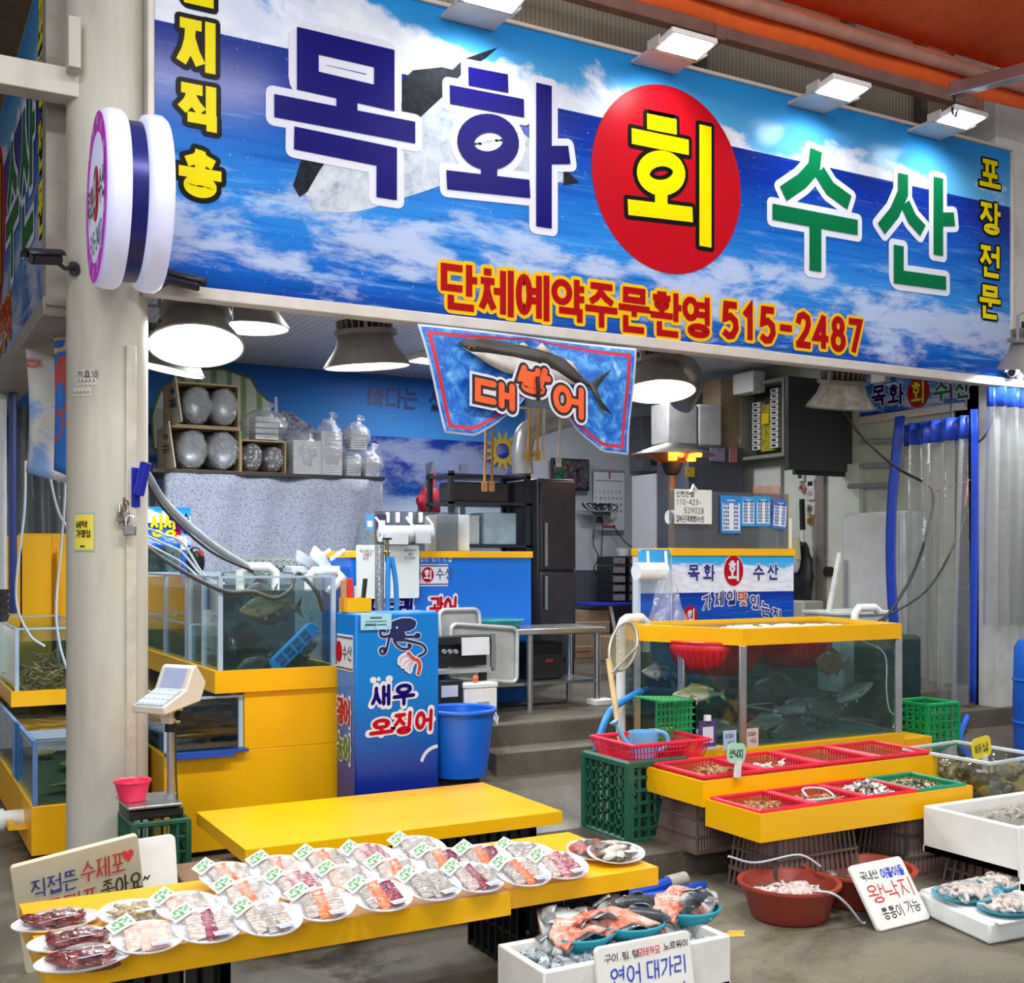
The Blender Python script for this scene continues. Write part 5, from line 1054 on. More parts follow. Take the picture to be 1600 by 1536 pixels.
ytable('yellow board end with a shallow skirt behind the salmon head box', 2.064, 2.74, 3.76, 4.44, TZ, .07)
ytable('empty yellow board behind the plate table, before the blue octopus stand', 1.38, 2.94, 4.82, 5.66, TZ, .06)
for k, (x, y, w_) in enumerate(((.78, 4.05, .5), (2.44, 4.12, .48))): slotcrate((x, y, 0), w_, .42, TZ - .1, ('black slotted crate under the boiled octopus end of the table', 'black slotted crate under the table end behind the salmon box')[k])
for k, (x, y) in enumerate(((2.6, 5.2), (1.95, 5.25))): slotcrate((x, y, 0), .5, .5, TZ - .07, ('black crate under the empty yellow board at its aisle end', 'black crate under the middle of the empty yellow board')[k])
m = MB(); m.cb((1.3, 5.05, .13), (.32, .3, .26)); m.solo('wooden_block', 'brown wooden block under the corner of the empty yellow board', 'block', M('brown_wood', '#7c5a3c', .7, var=.2), bevel=.006)
pipe([(1.2, 5.35, .1), (1.3, 5.0, .02), (1.2, 4.75, .02), (1.32, 4.6, .015)], .012, 'white hose on the floor by the brown wooden block', HOSEC, 'hose', 'hose', None, True)

# ---------------------------------------------------------------- sashimi plates
PLT = M('white_foam_plate', '#e8e8ec', .4, var=.02); LBL = M('price_label', '#e3e9f6', .5, var=.03)
def flesh(key, a, b, vs=22):
    t = NT(key); co = t.co(); w = t.n('TexWave', {'Vector': co, 'Scale': 19, 'Distortion': 3, 'Detail': 2}, o=1, wave_type='BANDS', bands_direction='Y'); n_ = t.noise(co, vs, 4)
    MATS[key] = t.done(t.bsdf(t.mix(t.ma('MULTIPLY_ADD', t.ss(w, .25, .8), .75, t.ma('MULTIPLY', n_, .25)), lin(b), lin(a)), .3)); return MATS[key]
WFL, OFL, RFL, PFL, GFL, DFL = flesh('white_fish_flesh', '#ddd2ca', '#b3a399'), flesh('salmon_flesh', '#f1682b', '#f7a071'), flesh('red_fish_flesh', '#6d1530', '#b8566e'), flesh('pink_fish_flesh', '#dfa796', '#ecc9bc'), flesh('grey_fish_flesh', '#c9c2bc', '#9d958e'), flesh('pinkish_red_flesh', '#a33c54', '#dcb6b4')
LBLP = M('label_print_blue', '#7f93c8', .5, var=0); STK = M('sticker_white', '#eef2ea', .5, var=.02); STKG = None; t = NT('sticker_green'); STKG = t.done(t.bsdf(t.mix(t.ss(t.noise(t.co('Object', (1, 2, 1)), 70, 3), .42, .58), '#e4ece0', '#4f9a50'), .5))
def plate_base(r, a, b, film_h=.034):
    m = MB(); m.lathe([(0, .004), (.62, .004), (.74, .008), (.96, .018), (1, .02), (1, .016), (.76, .002), (.6, 0), (0, 0)], (0, 0, 0), 40, a, b); m.done('plate', PLT, r, angle=60)
    m = MB(); m.lathe([(.97, .02), (.86, .024), (.7, .7 * film_h), (.45, film_h), (0, film_h * 1.05)], (0, 0, 0), 32, a, b); m.done('cling_film', FILM, r, angle=80)
def plate(bands, sticker=True, label=True, a=.112, b=.102, seed=1):
    r = T('sashimi_plate', None, None); plate_base(r, a, b); rr_ = random.Random(seed); nb_ = len(bands); x0 = -.066; wt = .132 / sum(w for w, _ in bands)
    for w, mt in bands:
        bw = w * wt; m = MB(); n_ = 9; rows_ = max(1, round(bw / .05))
        for q in range(rows_):
            cx = x0 + bw * (q + .5) / rows_; ym = .062 * math.sqrt(max(.2, 1 - (cx / .082) ** 2))
            for i in range(n_):
                y = -ym + 2 * ym * i / (n_ - 1); M3 = Euler((rad(38), rr_.uniform(-.12, .12), rr_.uniform(-.25, .25) + .35)).to_matrix()
                sx = bw / rows_ * .56; M4 = M3
                g = [M4 @ V((sx * u, .013 * v, .003 * (1 - u * u))) + V((cx, y, .0175)) for v in (-1, 1) for u in (-1, -.5, 0, .5, 1)]; g2 = [p + M4 @ V((0, 0, .0035)) for p in g]
                f_ = [(i2, i2 + 1, i2 + 6, i2 + 5) for i2 in range(4)]; m.add(g + g2, [tuple(reversed(t_)) for t_ in f_] + [tuple(k + 10 for k in t_) for t_ in f_] + [(0, 1, 11, 10), (1, 2, 12, 11), (2, 3, 13, 12), (3, 4, 14, 13), (6, 5, 15, 16), (7, 6, 16, 17), (8, 7, 17, 18), (9, 8, 18, 19), (5, 0, 10, 15), (4, 9, 19, 14)])
        x0 += bw; m.done('slices', mt, r, angle=50)
    if label:
        Ml = Euler((rad(-14), 0, rad(6))).to_matrix(); c = V((.035, -.072, .032)); m = MB(); m.cb(c, (.062, .034, .0012), Ml); lb_ = m.done('price_label', LBL, r); m = MB(); m.cb(c + Ml @ V((0, -.009, .001)), (.05, .008, .0006), Ml); m.cb(c + Ml @ V((-.005, .006, .001)), (.036, .004, .0006), Ml); m.done('print', LBLP, lb_)
    if sticker:
        Ml = Euler((rad(10), rad(-12), rad(28))).to_matrix(); c = V((-.078, .058, .04)); m = MB(); m.cb(c, (.082, .05, .004), Ml); s_ = m.done('flavour_packet', STK, r, bevel=.002); m = MB(); m.cb(c + Ml @ V((0, 0, .0025)), (.066, .034, .0006), Ml); m.done('print', STKG, s_)
    return r
KINDS = {'ow': [(1, GFL), (1, OFL), (1.2, WFL)], 'wo': [(1, WFL), (1, OFL), (1, GFL)], 'or': [(.8, GFL), (1, OFL), (1.2, RFL)], 'wr': [(1.2, WFL), (.9, RFL), (1, WFL)], 'p': [(1, PFL), (1, PFL), (1, PFL)], 'w': [(1, WFL), (1, GFL), (1, WFL)], 'g': [(1, GFL), (1, GFL), (1, GFL)], 'd': [(.7, WFL), (1.2, DFL), (.7, DFL)], 'pw': [(1, PFL), (1, WFL), (1, GFL)]}
PP = {}
def put_plate(kind, px, py, lb, tilt=17, rz=0, st_=True):
    key = (kind, st_); p = at(px, py, z=TZ + .04)
    if key not in PP: PP[key] = r = plate(KINDS[kind], st_, seed=len(PP) + 1)
    else: r = dup(PP[key], p)
    r.location = (p.x, p.y, TZ + .004 + .1 * math.sin(rad(tilt))); r.rotation_euler = (rad(tilt), 0, rad(rz)); _props(r, lb, 'plate', 'wrapped sashimi plates on the yellow table'); return r
for a_ in (('p', 231, 1464, 'plate of all pink sashimi in front of the beige abalone plate', 12, -6, True), ('pw', 295, 1418, 'plate of pinkish white sashimi beside the beige abalone plate', 14, 8, True), ('wr', 325, 1449, 'front plate with a red stripe of sashimi beside the all pink plate', 16, -4, True),
        ('ow', 357, 1370, 'salmon and white plate nearest the paper board, in the back row', 15, 10, True), ('wo', 387, 1402, 'salmon plate between the back corner plate and a front whitish plate', 16, 0, True), ('w', 419, 1439, 'whitish plate at the front edge beside the red striped one', 17, 4, True),
        ('ow', 437, 1362, 'salmon and white plate second in the back row', 17, -8, True), ('d', 466, 1387, 'purplish red plate in front of the second back-row plate', 17, 4, True), ('ow', 504, 1417, 'front salmon and grey plate beside the whitish front plate', 18, -5, True),
        ('wo', 511, 1350, 'salmon plate third in the back row', 17, 6, True), ('pw', 545, 1377, 'pale pink plate behind the salmon and dark red front plate', 17, -3, True), ('or', 595, 1403, 'front plate of salmon and dark red slices side by side', 18, 3, True),
        ('d', 580, 1342, 'white and red plate in the back row before the grey flower plate', 17, 10, True), ('wo', 621, 1366, 'salmon plate between the white-red back plate and the grey front plate', 17, -6, True), ('g', 673, 1387, 'all grey squid plate at the front edge in mid table', 18, 4, True),
        ('g', 655, 1328, 'all grey plate set in flower shape at the back in mid table', 16, 0, True), ('or', 692, 1349, 'salmon and dark red plate right behind the red striped front plate', 17, -6, True), ('wr', 742, 1375, 'front plate with one dark red stripe beside the grey squid plate', 18, 5, True),
        ('or', 757, 1344, 'salmon and red plate on the end board, in its back row', 17, -4, True), ('ow', 816, 1366, 'salmon and white plate at the front of the end board', 17, 6, True), ('g', 822, 1330, 'flat grey plate at the back of the end board', 9, 0, True), ('d', 875, 1355, 'white and red plate next to the shellfish platters', 17, 0, True)):
    put_plate(*a_)
def octo_tray(px, py, lb, rz, seed):
    p = at(px, py, z=TZ + .02); r = T('octopus_tray', lb, 'plate', (p.x, p.y, TZ + .003), rot=(rad(5), 0, rad(rz)), group='trays of boiled octopus at the table corner'); plate_base(r, .142, .082, .05)
    rr_ = random.Random(seed); m = MB()
    for i in range(9):
        a = rr_.uniform(0, 6.28); x, y = .08 * math.cos(a) * rr_.random(), .035 * math.sin(a); pts = [(x + .05 * t_ * math.cos(a + t_), y + .02 * t_ * math.sin(a * 2 + t_ * 2), .016 + .018 * math.sin(t_ * 1.5 + i)) for t_ in [k * .35 for k in range(7)]]
        m.tube([V((max(-.11, min(.11, q[0])), max(-.05, min(.05, q[1])), q[2])) for q in pts], [.015, .016, .014, .012, .01, .008, .005], 7)
    m.ell((0, 0, .024), (.085, .042, .02), None, 16, 8, lambda v: 1 + .12 * math.sin(v.x * 9 + v.y * 7)); m.done('octopus', M('boiled_octopus', '#6e2626', .25, var=.45, vs=30, coat=.4), r, angle=80)
    Ml = Euler((rad(-20), 0, rad(3))).to_matrix(); m = MB(); m.cb((.01, -.05, .044), (.07, .035, .0012), Ml); l_ = m.done('price_label', LBL, r); m = MB(); m.cb(V((.01, -.05, .044)) + Ml @ V((0, -.009, .001)), (.056, .008, .0006), Ml); m.done('print', LBLP, l_)
octo_tray(88, 1438, 'boiled octopus tray furthest back at the table corner', 6, 1); octo_tray(116, 1468, 'boiled octopus tray in the middle of three at the corner', 4, 2); octo_tray(130, 1498, 'boiled octopus tray at the very front corner of the table', 6, 3)
def heap_plate(px, py, lb, mats, seed, a=.11, b=.1, n_=26, shape='slice', tilt=8, name='abalone_plate'):
    p = at(px, py, z=TZ + .03); r = T(name, lb, 'plate', (p.x, p.y, TZ + .003 + b * math.sin(rad(tilt))), rot=(rad(tilt), 0, 0), group=None); plate_base(r, a, b, .045); rr_ = random.Random(seed)
    for k, mt in enumerate(mats):
        m = MB()
        for i in range(n_ // len(mats)):
            an, q = rr_.uniform(0, 6.28), math.sqrt(rr_.random()) * .8; c = (a * q * math.cos(an) * .85, b * q * math.sin(an) * .85, .012 + .02 * (1 - q) + .004 * k); M3 = Euler((rr_.uniform(-.4, .4), rr_.uniform(-.4, .4), rr_.uniform(0, 3))).to_matrix()
            m.ell(c, (.024, .013, .006) if shape == 'slice' else (.03, .022, .013), M3, 10, 6)
        m.done('slices' if shape == 'slice' else 'shellfish', mt, r, angle=80)
    m = MB(); m.cb((.03, -b * .62, .046), (.06, .034, .0012), Euler((rad(-14), 0, 0)).to_matrix()); m.done('price_label', LBL, r); return r
heap_plate(206, 1426, 'plate of beige abalone slices beside the octopus trays', [M('abalone_beige', '#b39a72', .35, var=.25, vs=30)], 5)
heap_plate(925, 1330, 'dark shellfish platter with a coloured packet, partly under the last one', [M('shell_dark', '#3a2e2c', .35, var=.5, vs=30), M('shell_red', '#a5402c', .4, var=.4, vs=40)], 6, shape='s', name='shellfish_platter', tilt=10)
heap_plate(962, 1335, 'platter of dark abalone and shellfish at the end of the table', [M('shell_black', '#24211f', .3, var=.4, vs=30), M('shell_olive', '#6b5f38', .4, var=.4, vs=30), M('shell_pale', '#cfc8bd', .4, var=.2, vs=30)], 8, a=.125, b=.1, shape='s', tilt=12, name='shellfish_platter', n_=33)

# handwritten board leaning behind the table, white lid behind it
q1, q2 = at(16, 1357, Y=4.72), at(215, 1305, Y=4.72); ux = (q2 - q1); W_ = ux.length; ux = ux.normalized(); uz = V((ux.x * -ux.z, -.28, 1)); uz = (uz - ux * uz.dot(ux)).normalized()
H_ = .47; Ob = q1 - uz * H_; wb = TW('handwritten_board', 'cream foam board with handwriting and a red heart behind the octopus trays', 'sign', tuple(Ob))
m = MB(); m.prism(rrect(0, 0, W_, H_, .015), Ob, ux, uz, -.025); m.done('board', M('cream_foam', '#d9cfb4', .7, var=.08, vs=4), wb)
kw = dict(rnd=True, jit=.02, slant=.1)
m = MB(); text(m, '직접뜬', Ob, ux, uz, .06, H_ - .155, .052, .08, .007, **kw); m.done('blue_handwriting', M('marker_blue', '#3b4c94', .6), wb)
m = MB(); text(m, '수제포', Ob, ux, uz, .245, H_ - .14, .05, .085, .007, **kw); text(m, '두대포', Ob, ux, uz, .1, H_ - .25, .06, .075, .007, **kw); m.done('red_handwriting', M('marker_red', '#d8493f', .6), wb)
m = MB(); text(m, '좋아요~', Ob, ux, uz, .31, H_ - .235, .048, .075, .007, **kw); m.done('brown_handwriting', M('marker_brown', '#4a3a2c', .6), wb)
ht_ = [(.016 * 1.35 * math.sin(t_) ** 3 * 1.3, .0016 * 1.35 * (13 * math.cos(t_) - 5 * math.cos(2 * t_) - 2 * math.cos(3 * t_) - math.cos(4 * t_))) for t_ in [2 * math.pi * k / 30 for k in range(30)]]
m = MB(); m.prism([(W_ - .045 + x * .8, H_ - .075 + y * .9) for x, y in ht_], Ob, ux, uz, .001, .001); m.done('heart', M('marker_heart', '#ee4a4a', .6), wb)
m = MB(); m.prism(rrect(0, -.22, .2, .22, .03), at(206, 1400, Y=4.86), V((.98, .2, 0)), V((0, .25, .97)), -.03); m.solo('foam_cover', 'white foam box lid standing behind the handwritten board', 'lid', FOAM, bevel=.006)
# ---------------------------------------------------------------- blue octopus stand
def gradmat(key, top, bot, z0, z1, rough=.3):
    t = NT(key); s_ = t.t.nodes.new('ShaderNodeSeparateXYZ'); t.put(s_.inputs[0], t.co('Generated')); MATS[key] = t.done(t.bsdf(t.mix(t.ss(s_.outputs[2], z0, z1), lin(bot), lin(top)), rough, 0, .4)); return MATS[key]
PRB = gradmat('print_blue_fade', '#0c78d2', '#12208a', .1, .75)
CY = 5.9; cs = TW('octopus_stand', 'tall blue stand printed with an octopus and a shrimp', 'stand', (2.54, 6.04, .14))
m = MB(); m.box((2.29, CY, .14), (2.79, 6.19, 1.31)); m.done('printed_box', PRB, cs, bevel=.012)
def CP(x, y): return S2(540 + x / 6.4, 940 + y / 6.4, CY)
Oc = V((0, CY, 0)); k_ = 1 / 6.4 * 6.4 / FPX
arms = [[(455, 330), (400, 350), (355, 345), (345, 300), (375, 280), (390, 300)], [(440, 330), (425, 400), (405, 480), (385, 520), (350, 515), (345, 475), (375, 465), (390, 490)], [(480, 390), (515, 440), (560, 470), (620, 470), (650, 440), (625, 430)], [(540, 330), (600, 350), (680, 350), (725, 355), (735, 330), (705, 325)], [(560, 380), (660, 400), (760, 430), (800, 480), (780, 520), (730, 545)]]
L_ = [[CP(*q[:2]) for q in bez([(x, y, 0) for x, y in a])] for a in arms]
hdp = [CP(x, y) for x, y in [(445, 215), (480, 190), (560, 165), (640, 165), (690, 185), (705, 215), (690, 260), (640, 290), (585, 300), (600, 340), (570, 400), (500, 400), (440, 350)]]
def grow(poly, g): 
    l, r_ = miter(poly, g, True); a0 = sum(poly[i - 1][0] * poly[i][1] - poly[i][0] * poly[i - 1][1] for i in range(len(poly))); q = r_ if a0 > 0 else l; return [(p.x, p.y) for p in q]
m = MB(); m.strokes(L_, Oc, X_, Z_, .0125, lift=.001, rnd=True); m.prism(grow(hdp, .006), Oc, X_, Z_, .0004, .0022); m.done('octopus_outline', WHT, cs)
m = MB(); m.strokes(L_, Oc, X_, Z_, .0072, lift=.004, rnd=True); m.prism(hdp, Oc, X_, Z_, .0004, .0055); m.done('octopus_picture', M('ink_octopus', '#1a2458', .35, var=0), cs)
e_ = CP(508, 260); m = MB(); m.prism(arc(e_[0], e_[1], .006, .006, 0, 360, 10)[:-1], Oc, X_, Z_, .0004, .007); m.prism(arc(*CP(275, 785), .02, .018, 0, 360, 12)[:-1], Oc, X_, Z_, .0004, .002); m.prism(arc(*CP(330, 775), .011, .012, 0, 360, 12)[:-1], Oc, X_, Z_, .0004, .002); m.prism(arc(*CP(435, 772), .022, .019, 0, 360, 12)[:-1], Oc, X_, Z_, .0004, .002); m.done('white_spots', WHT, cs)
shr = [[CP(*q[:2]) for q in bez([(620, 515, 0), (660, 560, 0), (715, 590, 0), (735, 640, 0), (720, 715, 0)])]]
whisk = [[CP(*q[:2]) for q in bez([(640, 545, 0), (590, 540, 0), (545, 570, 0), (540, 610, 0)])], [CP(650, 570), CP(590, 600), CP(570, 640)], [CP(660, 590), CP(620, 640), CP(610, 670)], [CP(670, 600), CP(640, 650), CP(635, 690)]]
m = MB(); m.strokes(shr + whisk, Oc, X_, Z_, .017, lift=.008, rnd=True); m.done('shrimp_outline', WHT, cs)
m = MB(); m.strokes(shr, Oc, X_, Z_, .0095, lift=.011, rnd=True); m.done('shrimp_picture', M('ink_shrimp', '#c23a2c', .35, var=.5, vs=70), cs); m = MB(); m.strokes(whisk, Oc, X_, Z_, .0028, lift=.012, rnd=True); m.done('shrimp_whiskers', M('ink_pink_grey', '#b9a7ad', .4, var=0), cs)
def cbx(x0, x1, y0, y1): a = CP(x0, y1); b = CP(x1, y0); return a[0], a[1], b[0] - a[0], b[1] - a[1]
for chs, col, nm in (((('새', 262, 445, 850, 1040, -.0), ('우', 490, 680, 830, 1030, 0)), NAVY, 'navy_lettering'), ((('오', 255, 465, 1180, 1330, 0), ('징', 490, 660, 1115, 1330, .08), ('어', 705, 870, 1095, 1290, .05)), RED, 'red_lettering')):
    a, b = MB(), MB()
    for ch, x0, x1, y0, y1, sl in chs:
        bx = cbx(x0, x1, y0, y1)
        for mb, o_, lf in ((b, .011, .002), (a, 0, .005)): glyph(mb, ch, Oc, (X_ + Z_ * .05).normalized(), Z_, bx[0], bx[1] - bx[0] * .05, bx[2], bx[3], .021, o_, lf, rnd=True, slant=sl)
    b.done(nm + '_outline', WHT, cs); a.done(nm, col, cs)
q = CP(900, 1500); m = MB(); m.strokes([arc(2.785, q[1] - .07, .105, .1, 92, 168, 14)], Oc, X_, Z_, .01, lift=.001); m.done('white_arc', WHT, cs)
Os = V((2.289, 6.19, 0)); nY = -Y_
m = MB(); m.prism(rrect(.02, .99, .26, 1.19, .004), Os, nY, Z_, .002); wl = m.done('white_panel', WHT, cs)
m = MB(); m.prism(arc(.05, 1.09, .05, .06, 0, 360, 20)[:-1], Os, nY, Z_, .003); m.done('red_oval', RED, cs); m = MB(); text(m, '수산', Os, nY, Z_, .11, 1.05, .065, .08, .008, lift=.004); m.box((2.284, 5.93, 1.0), (2.2865, 6.17, 1.008)); m.box((2.284, 5.93, 1.17), (2.2865, 6.17, 1.178)); m.done('side_print', GREY_INK, cs)
for s_, z_, col, nm in (('광어', .7, RED, 'red_side_lettering'), ('농어', .5, M('ink_olive_green', '#4c7a2a', .4, var=0), 'green_side_lettering')):
    a, b = MB(), MB(); text(b, s_, Os, nY, Z_, .03, z_, .09, .13, .022, out=.01, rnd=True); text(a, s_, Os, nY, Z_, .03, z_, .09, .13, .022, lift=.005, rnd=True); b.done(nm + '_outline', WHT, cs); a.done(nm, col, cs)
nt = TW('notice_sheet', 'pale blue notice taped at the top of the octopus stand', 'notice', (2.32, CY - .003, 1.2)); bx = cbx(142, 448, 118, 285)
m = MB(); m.prism(rrect(bx[0], bx[1], bx[0] + bx[2], bx[1] + bx[3], .004), Oc, X_, Z_, .001, .013); m.done('sheet', M('pale_cyan_paper', '#9fd4e6', .5, var=.03), nt); m = MB()
for (x0, x1, y0, y1) in ((235, 352, 150, 172), (190, 400, 190, 206), (182, 295, 218, 246), (300, 400, 222, 238), (165, 200, 262, 268), (270, 300, 258, 264), (398, 425, 246, 252)): a = CP(x0, y1); b = CP(x1, y0); m.prism([(a[0], a[1]), (b[0], a[1]), (b[0], b[1]), (a[0], b[1])], Oc, X_, Z_, .0005, .0142)
m.done('print', M('print_teal', '#37667f', .5, var=.3, vs=90), nt)
kb = TW('knife_box', 'yellow box of knives and tools on the top of the octopus stand', 'box', (2.35, 6.1, 1.312)); a, b = at(526, 962, Y=6.1), at(572, 938, Y=6.1)
m = MB(); m.box((2.292, 6.02, 1.312), (b.x, 6.03, 1.39)); m.box((2.292, 6.14, 1.312), (b.x, 6.15, 1.39)); m.box((2.292, 6.03, 1.312), (2.302, 6.14, 1.39)); m.box((b.x - .01, 6.03, 1.312), (b.x, 6.14, 1.39)); m.box((2.302, 6.03, 1.312), (b.x - .01, 6.14, 1.32)); m.done('yellow_box', YBOARD, kb)
for k, (px, c_, ht, tl_, lb) in enumerate(((537, '#b98a5a', 906, 0, 'tan handled knife in the yellow box'), (547, '#d8302c', 904, 0, 'red handled knife in the yellow box'), (557, '#cfd3d6', 916, 3, 'steel tongs in the yellow box'), (566, '#17181a', 904, -9, 'black handled knife leaning in the yellow box'))):
    q = at(px, ht, Y=6.09); m = MB(); m.bar((q.x, 6.09, 1.325), (q.x - .002 * tl_, 6.09, q.z), .032 if k != 2 else .012, .018); m.solo('knife' if k != 2 else 'tongs', lb, 'tool', M('handle_%d' % k, c_, .4), 'tools in the yellow knife box', bevel=.003)
# tap with foil-wrapped pipe and two blue hoses
q = at(593, 852, Y=6.55); tp = TW('tap_pipe', 'foil-wrapped standing water pipe with a brass tap on top', 'tap', (q.x, 6.55, .6)); m = MB(); m.cyl((q.x, 6.55, .6), (q.x, 6.55, q.z), .028, n=14); m.done('wrapped_pipe', M('crumpled_foil', '#aeb2b4', .3, .7, var=.3, vs=60, bump=.6, bs=60), tp)
m = MB(); m.tube([(q.x, 6.54, q.z - .04), (q.x + .06, 6.54, q.z - .04)], .012); m.cyl((q.x + .045, 6.54, q.z - .04), (q.x + .045, 6.54, q.z + .03), .012); m.cyl((q.x + .045, 6.54, q.z - .1), (q.x + .045, 6.54, q.z - .04), .014); m.done('tap', M('old_brass', '#8f835f', .35, .8), tp); m = MB(); m.lathe([(0, 0), (.03, .004), (.03, .014), (0, .018)], (q.x + .045, 6.54, q.z + .03), 12); m.done('tap_wheel', BLACKR, tp)
for k, dx in enumerate((.045, .085)): pipe([(q.x + .05 + .02 * k, 6.53, q.z - .07), (q.x + dx + .015 * k, 6.53, q.z - .25), (q.x + dx + .012 * k, 6.53, q.z - .5), (q.x + dx - .02 * k, 6.53, .62)], .016, ('bright blue hose hanging straight from the tap', 'second blue hose bowing out beside the straight one')[k], M('sky_hose', '#2a8edc', .3), 'hose', 'hose', 'blue hoses of the tap', True)

# ---------------------------------------------------------------- counter booth behind it
BY1 = 7.2; bo = TW('counter_booth', 'blue counter booth with yellow top edge behind the octopus stand', 'counter', (3.4, BY1, .6)); BZ = 1.66
m = MB(); m.box((2.76, BY1, .6), (4.13, 7.75, BZ - .045)); m.done('blue_body', M('print_blue', '#0d6cd0', .3, var=.04, vs=2), bo)
m = MB(); m.box((2.75, BY1 - .012, BZ - .045), (4.14, 7.76, BZ)); m.done('yellow_edge', YBOARD, bo, bevel=.003)
Oq = V((0, BY1, 0))
def QB(px, py): return S2(px, py, BY1)
a, b = QB(655, 914), QB(700, 885); m = MB(); m.box((a[0] - .4, BY1 - .003, a[1] - .01), (b[0], BY1 - .001, b[1] + .015)); m.done('white_panel', WHT, bo)
m = MB(); m.box((a[0] - .4, BY1 - .0045, a[1]), (b[0], BY1 - .0032, a[1] + .008)); m.box((a[0] - .4, BY1 - .0045, b[1]), (b[0], BY1 - .0032, b[1] + .008)); x, z = QB(680, 905); text(m, '수산', Oq, X_, Z_, x + .005, z, .06, .075, .008, lift=.004); text(m, '목화', Oq, X_, Z_, QB(630, 889)[0], z, .06, .075, .008, lift=.004); m.done('panel_lettering', GREY_INK, bo)
c = QB(668, 898); m = MB(); m.prism(arc(c[0], c[1] + .0, .045, .052, 0, 360, 24)[:-1], Oq, X_, Z_, .0055); m.done('red_oval', RED, bo); m = MB(); glyph(m, '회', Oq, X_, Z_, c[0] - .028, c[1] - .032, .056, .064, .009, lift=.008); x, z = QB(655, 878); text(m, '삶의 향기 느낄', Oq, X_, Z_, x, z, .032, .04, .004); m.done('white_lettering', WHT, bo)
for s_, px, py, col, nm in (('도브래', 578, 966, NAVY, 'navy_lettering'), ('광어', 672, 964, RED, 'red_lettering')):
    x, z = QB(px, py); a, b = MB(), MB(); 
    for mb, o_, lf in ((b, .01, .002), (a, 0, .005)): text(mb, s_, Oq, X_, Z_, x, z, .09, .13, .02, gap=.18, out=o_, lift=lf, rnd=True, slant=.08)
    b.done(nm + '_outline', WHT, bo); a.done(nm, col, bo)
a, b = at(558, 936, Y=BY1 - .05), at(655, 852, Y=BY1 - .05); wbd = TW('whiteboard', 'small whiteboard with faint notes hung on the blue counter', 'whiteboard', (a.x, BY1 - .05, a.z)); m = MB(); m.prism(rrect(a.x, a.z, b.x, b.z, .015), (0, BY1 - .05, 0), X_, Z_, -.02); m.done('board', M('board_white', '#dadfdd', .25, var=.04, vs=3), wbd)
m = MB(); Ow = V((0, BY1 - .05, 0)); kw = dict(rnd=True, jit=.05)
for k, (s_, px, py) in enumerate((('지노바나니', 562, 863), ('서영대', 567, 869), ('비킷', 567, 875))): x, z = S2(px, py, Ow.y); text(m, s_, Ow, X_, Z_, x, z, .018, .02, .0025, **kw)
m.done('red_notes', M('marker_dull_red', '#96555a', .6), wbd); m = MB()
for k, (s_, px, py) in enumerate((('여기판3구', 632, 862), ('살려', 638, 868), ('31-4249', 632, 874))): x, z = S2(px, py, Ow.y); text(m, s_, Ow, X_, Z_, x, z, .016, .018, .002, **kw)
m.done('grey_notes', GREY_INK, wbd)
gd = TW('sneeze_guard', 'clear acrylic guard with white hooks on the blue counter', 'guard', (3.2, BY1 + .1, BZ)); a, b = at(585, 852, Y=BY1 + .05), at(715, 801, Y=BY1 + .05)
m = MB(); m.box((a.x, BY1 + .04, BZ), (b.x, BY1 + .05, b.z)); m.done('clear_sheet', clear('smoky_acrylic', (.6, .62, .66), .06, haze=.15, hazecol='#8d8f9a'), gd)
for k, px in enumerate((607, 623, 643, 659)): q = at(px, 805, Y=BY1 + .02); m = MB(); m.box((q.x - .012, BY1 + .025, q.z - .05), (q.x + .012, BY1 + .06, q.z + .02)); m.done('hook', WPL, gd, bevel=.003)
for k, (pl, pr, py, y_, lb) in enumerate(((592, 640, 834, BY1 - .03, 'nearer paper towel roll hanging above the whiteboard'), (640, 672, 833, BY1 + .0, 'second paper towel roll, partly behind the nearer one'))):
    a, b = at(pl, py, Y=y_), at(pr, py, Y=y_); pr_ = T('paper_towel_roll', lb, 'roll', (a.x, y_ - .02, a.z), group='paper towel rolls on the counter guard'); w = b.x - a.x; m = MB(); Mx = Matrix.Rotation(rad(90), 3, 'Y'); m.lathe([(.018, 0), (.056, 0), (.056, w), (.018, w), (.018, 0)], (0, 0, 0), 26, M=Mx); m.box((.01, -.058, -.07), (w * .8, -.055, .0)); m.done('paper', M('tissue_white', '#c4c8cb', .8, var=.03), pr_)
    m = MB()
    for x in (.0, w): m.tube([(x, 0, 0), (x + .01, .0, .06), (x - .02, .03, .11)], .008, 6)
    m.done('holder', WPL, pr_); m = MB(); m.tube([(-.004, 0, 0), (w + .006, 0, 0)], .012, 8); m.done('core', M('card_core', '#9c958c', .7), pr_)
for k, (bxp, c1_, lb) in enumerate((((571, 583, 803, 828), '#4a8fc7', 'pale blue tag clipped by the paper towel rolls'), ((588, 603, 804, 827), '#3a2a52', 'dark purple framed card behind the nearer paper roll'))):
    a, b = at(bxp[0], bxp[3], Y=BY1 + .03), at(bxp[1], bxp[2], Y=BY1 + .03); m = MB(); m.box((a.x, BY1 + .02, a.z), (b.x, BY1 + .03, b.z)); o = m.solo('card', lb, 'card', M('card_%d' % k, c1_, .5), 'small cards on the counter guard'); m = MB(); m.box((a.x + .01, BY1 + .0185, a.z + .02), (b.x - .01, BY1 + .0198, a.z + .06)); m.done('print', WHT, o)
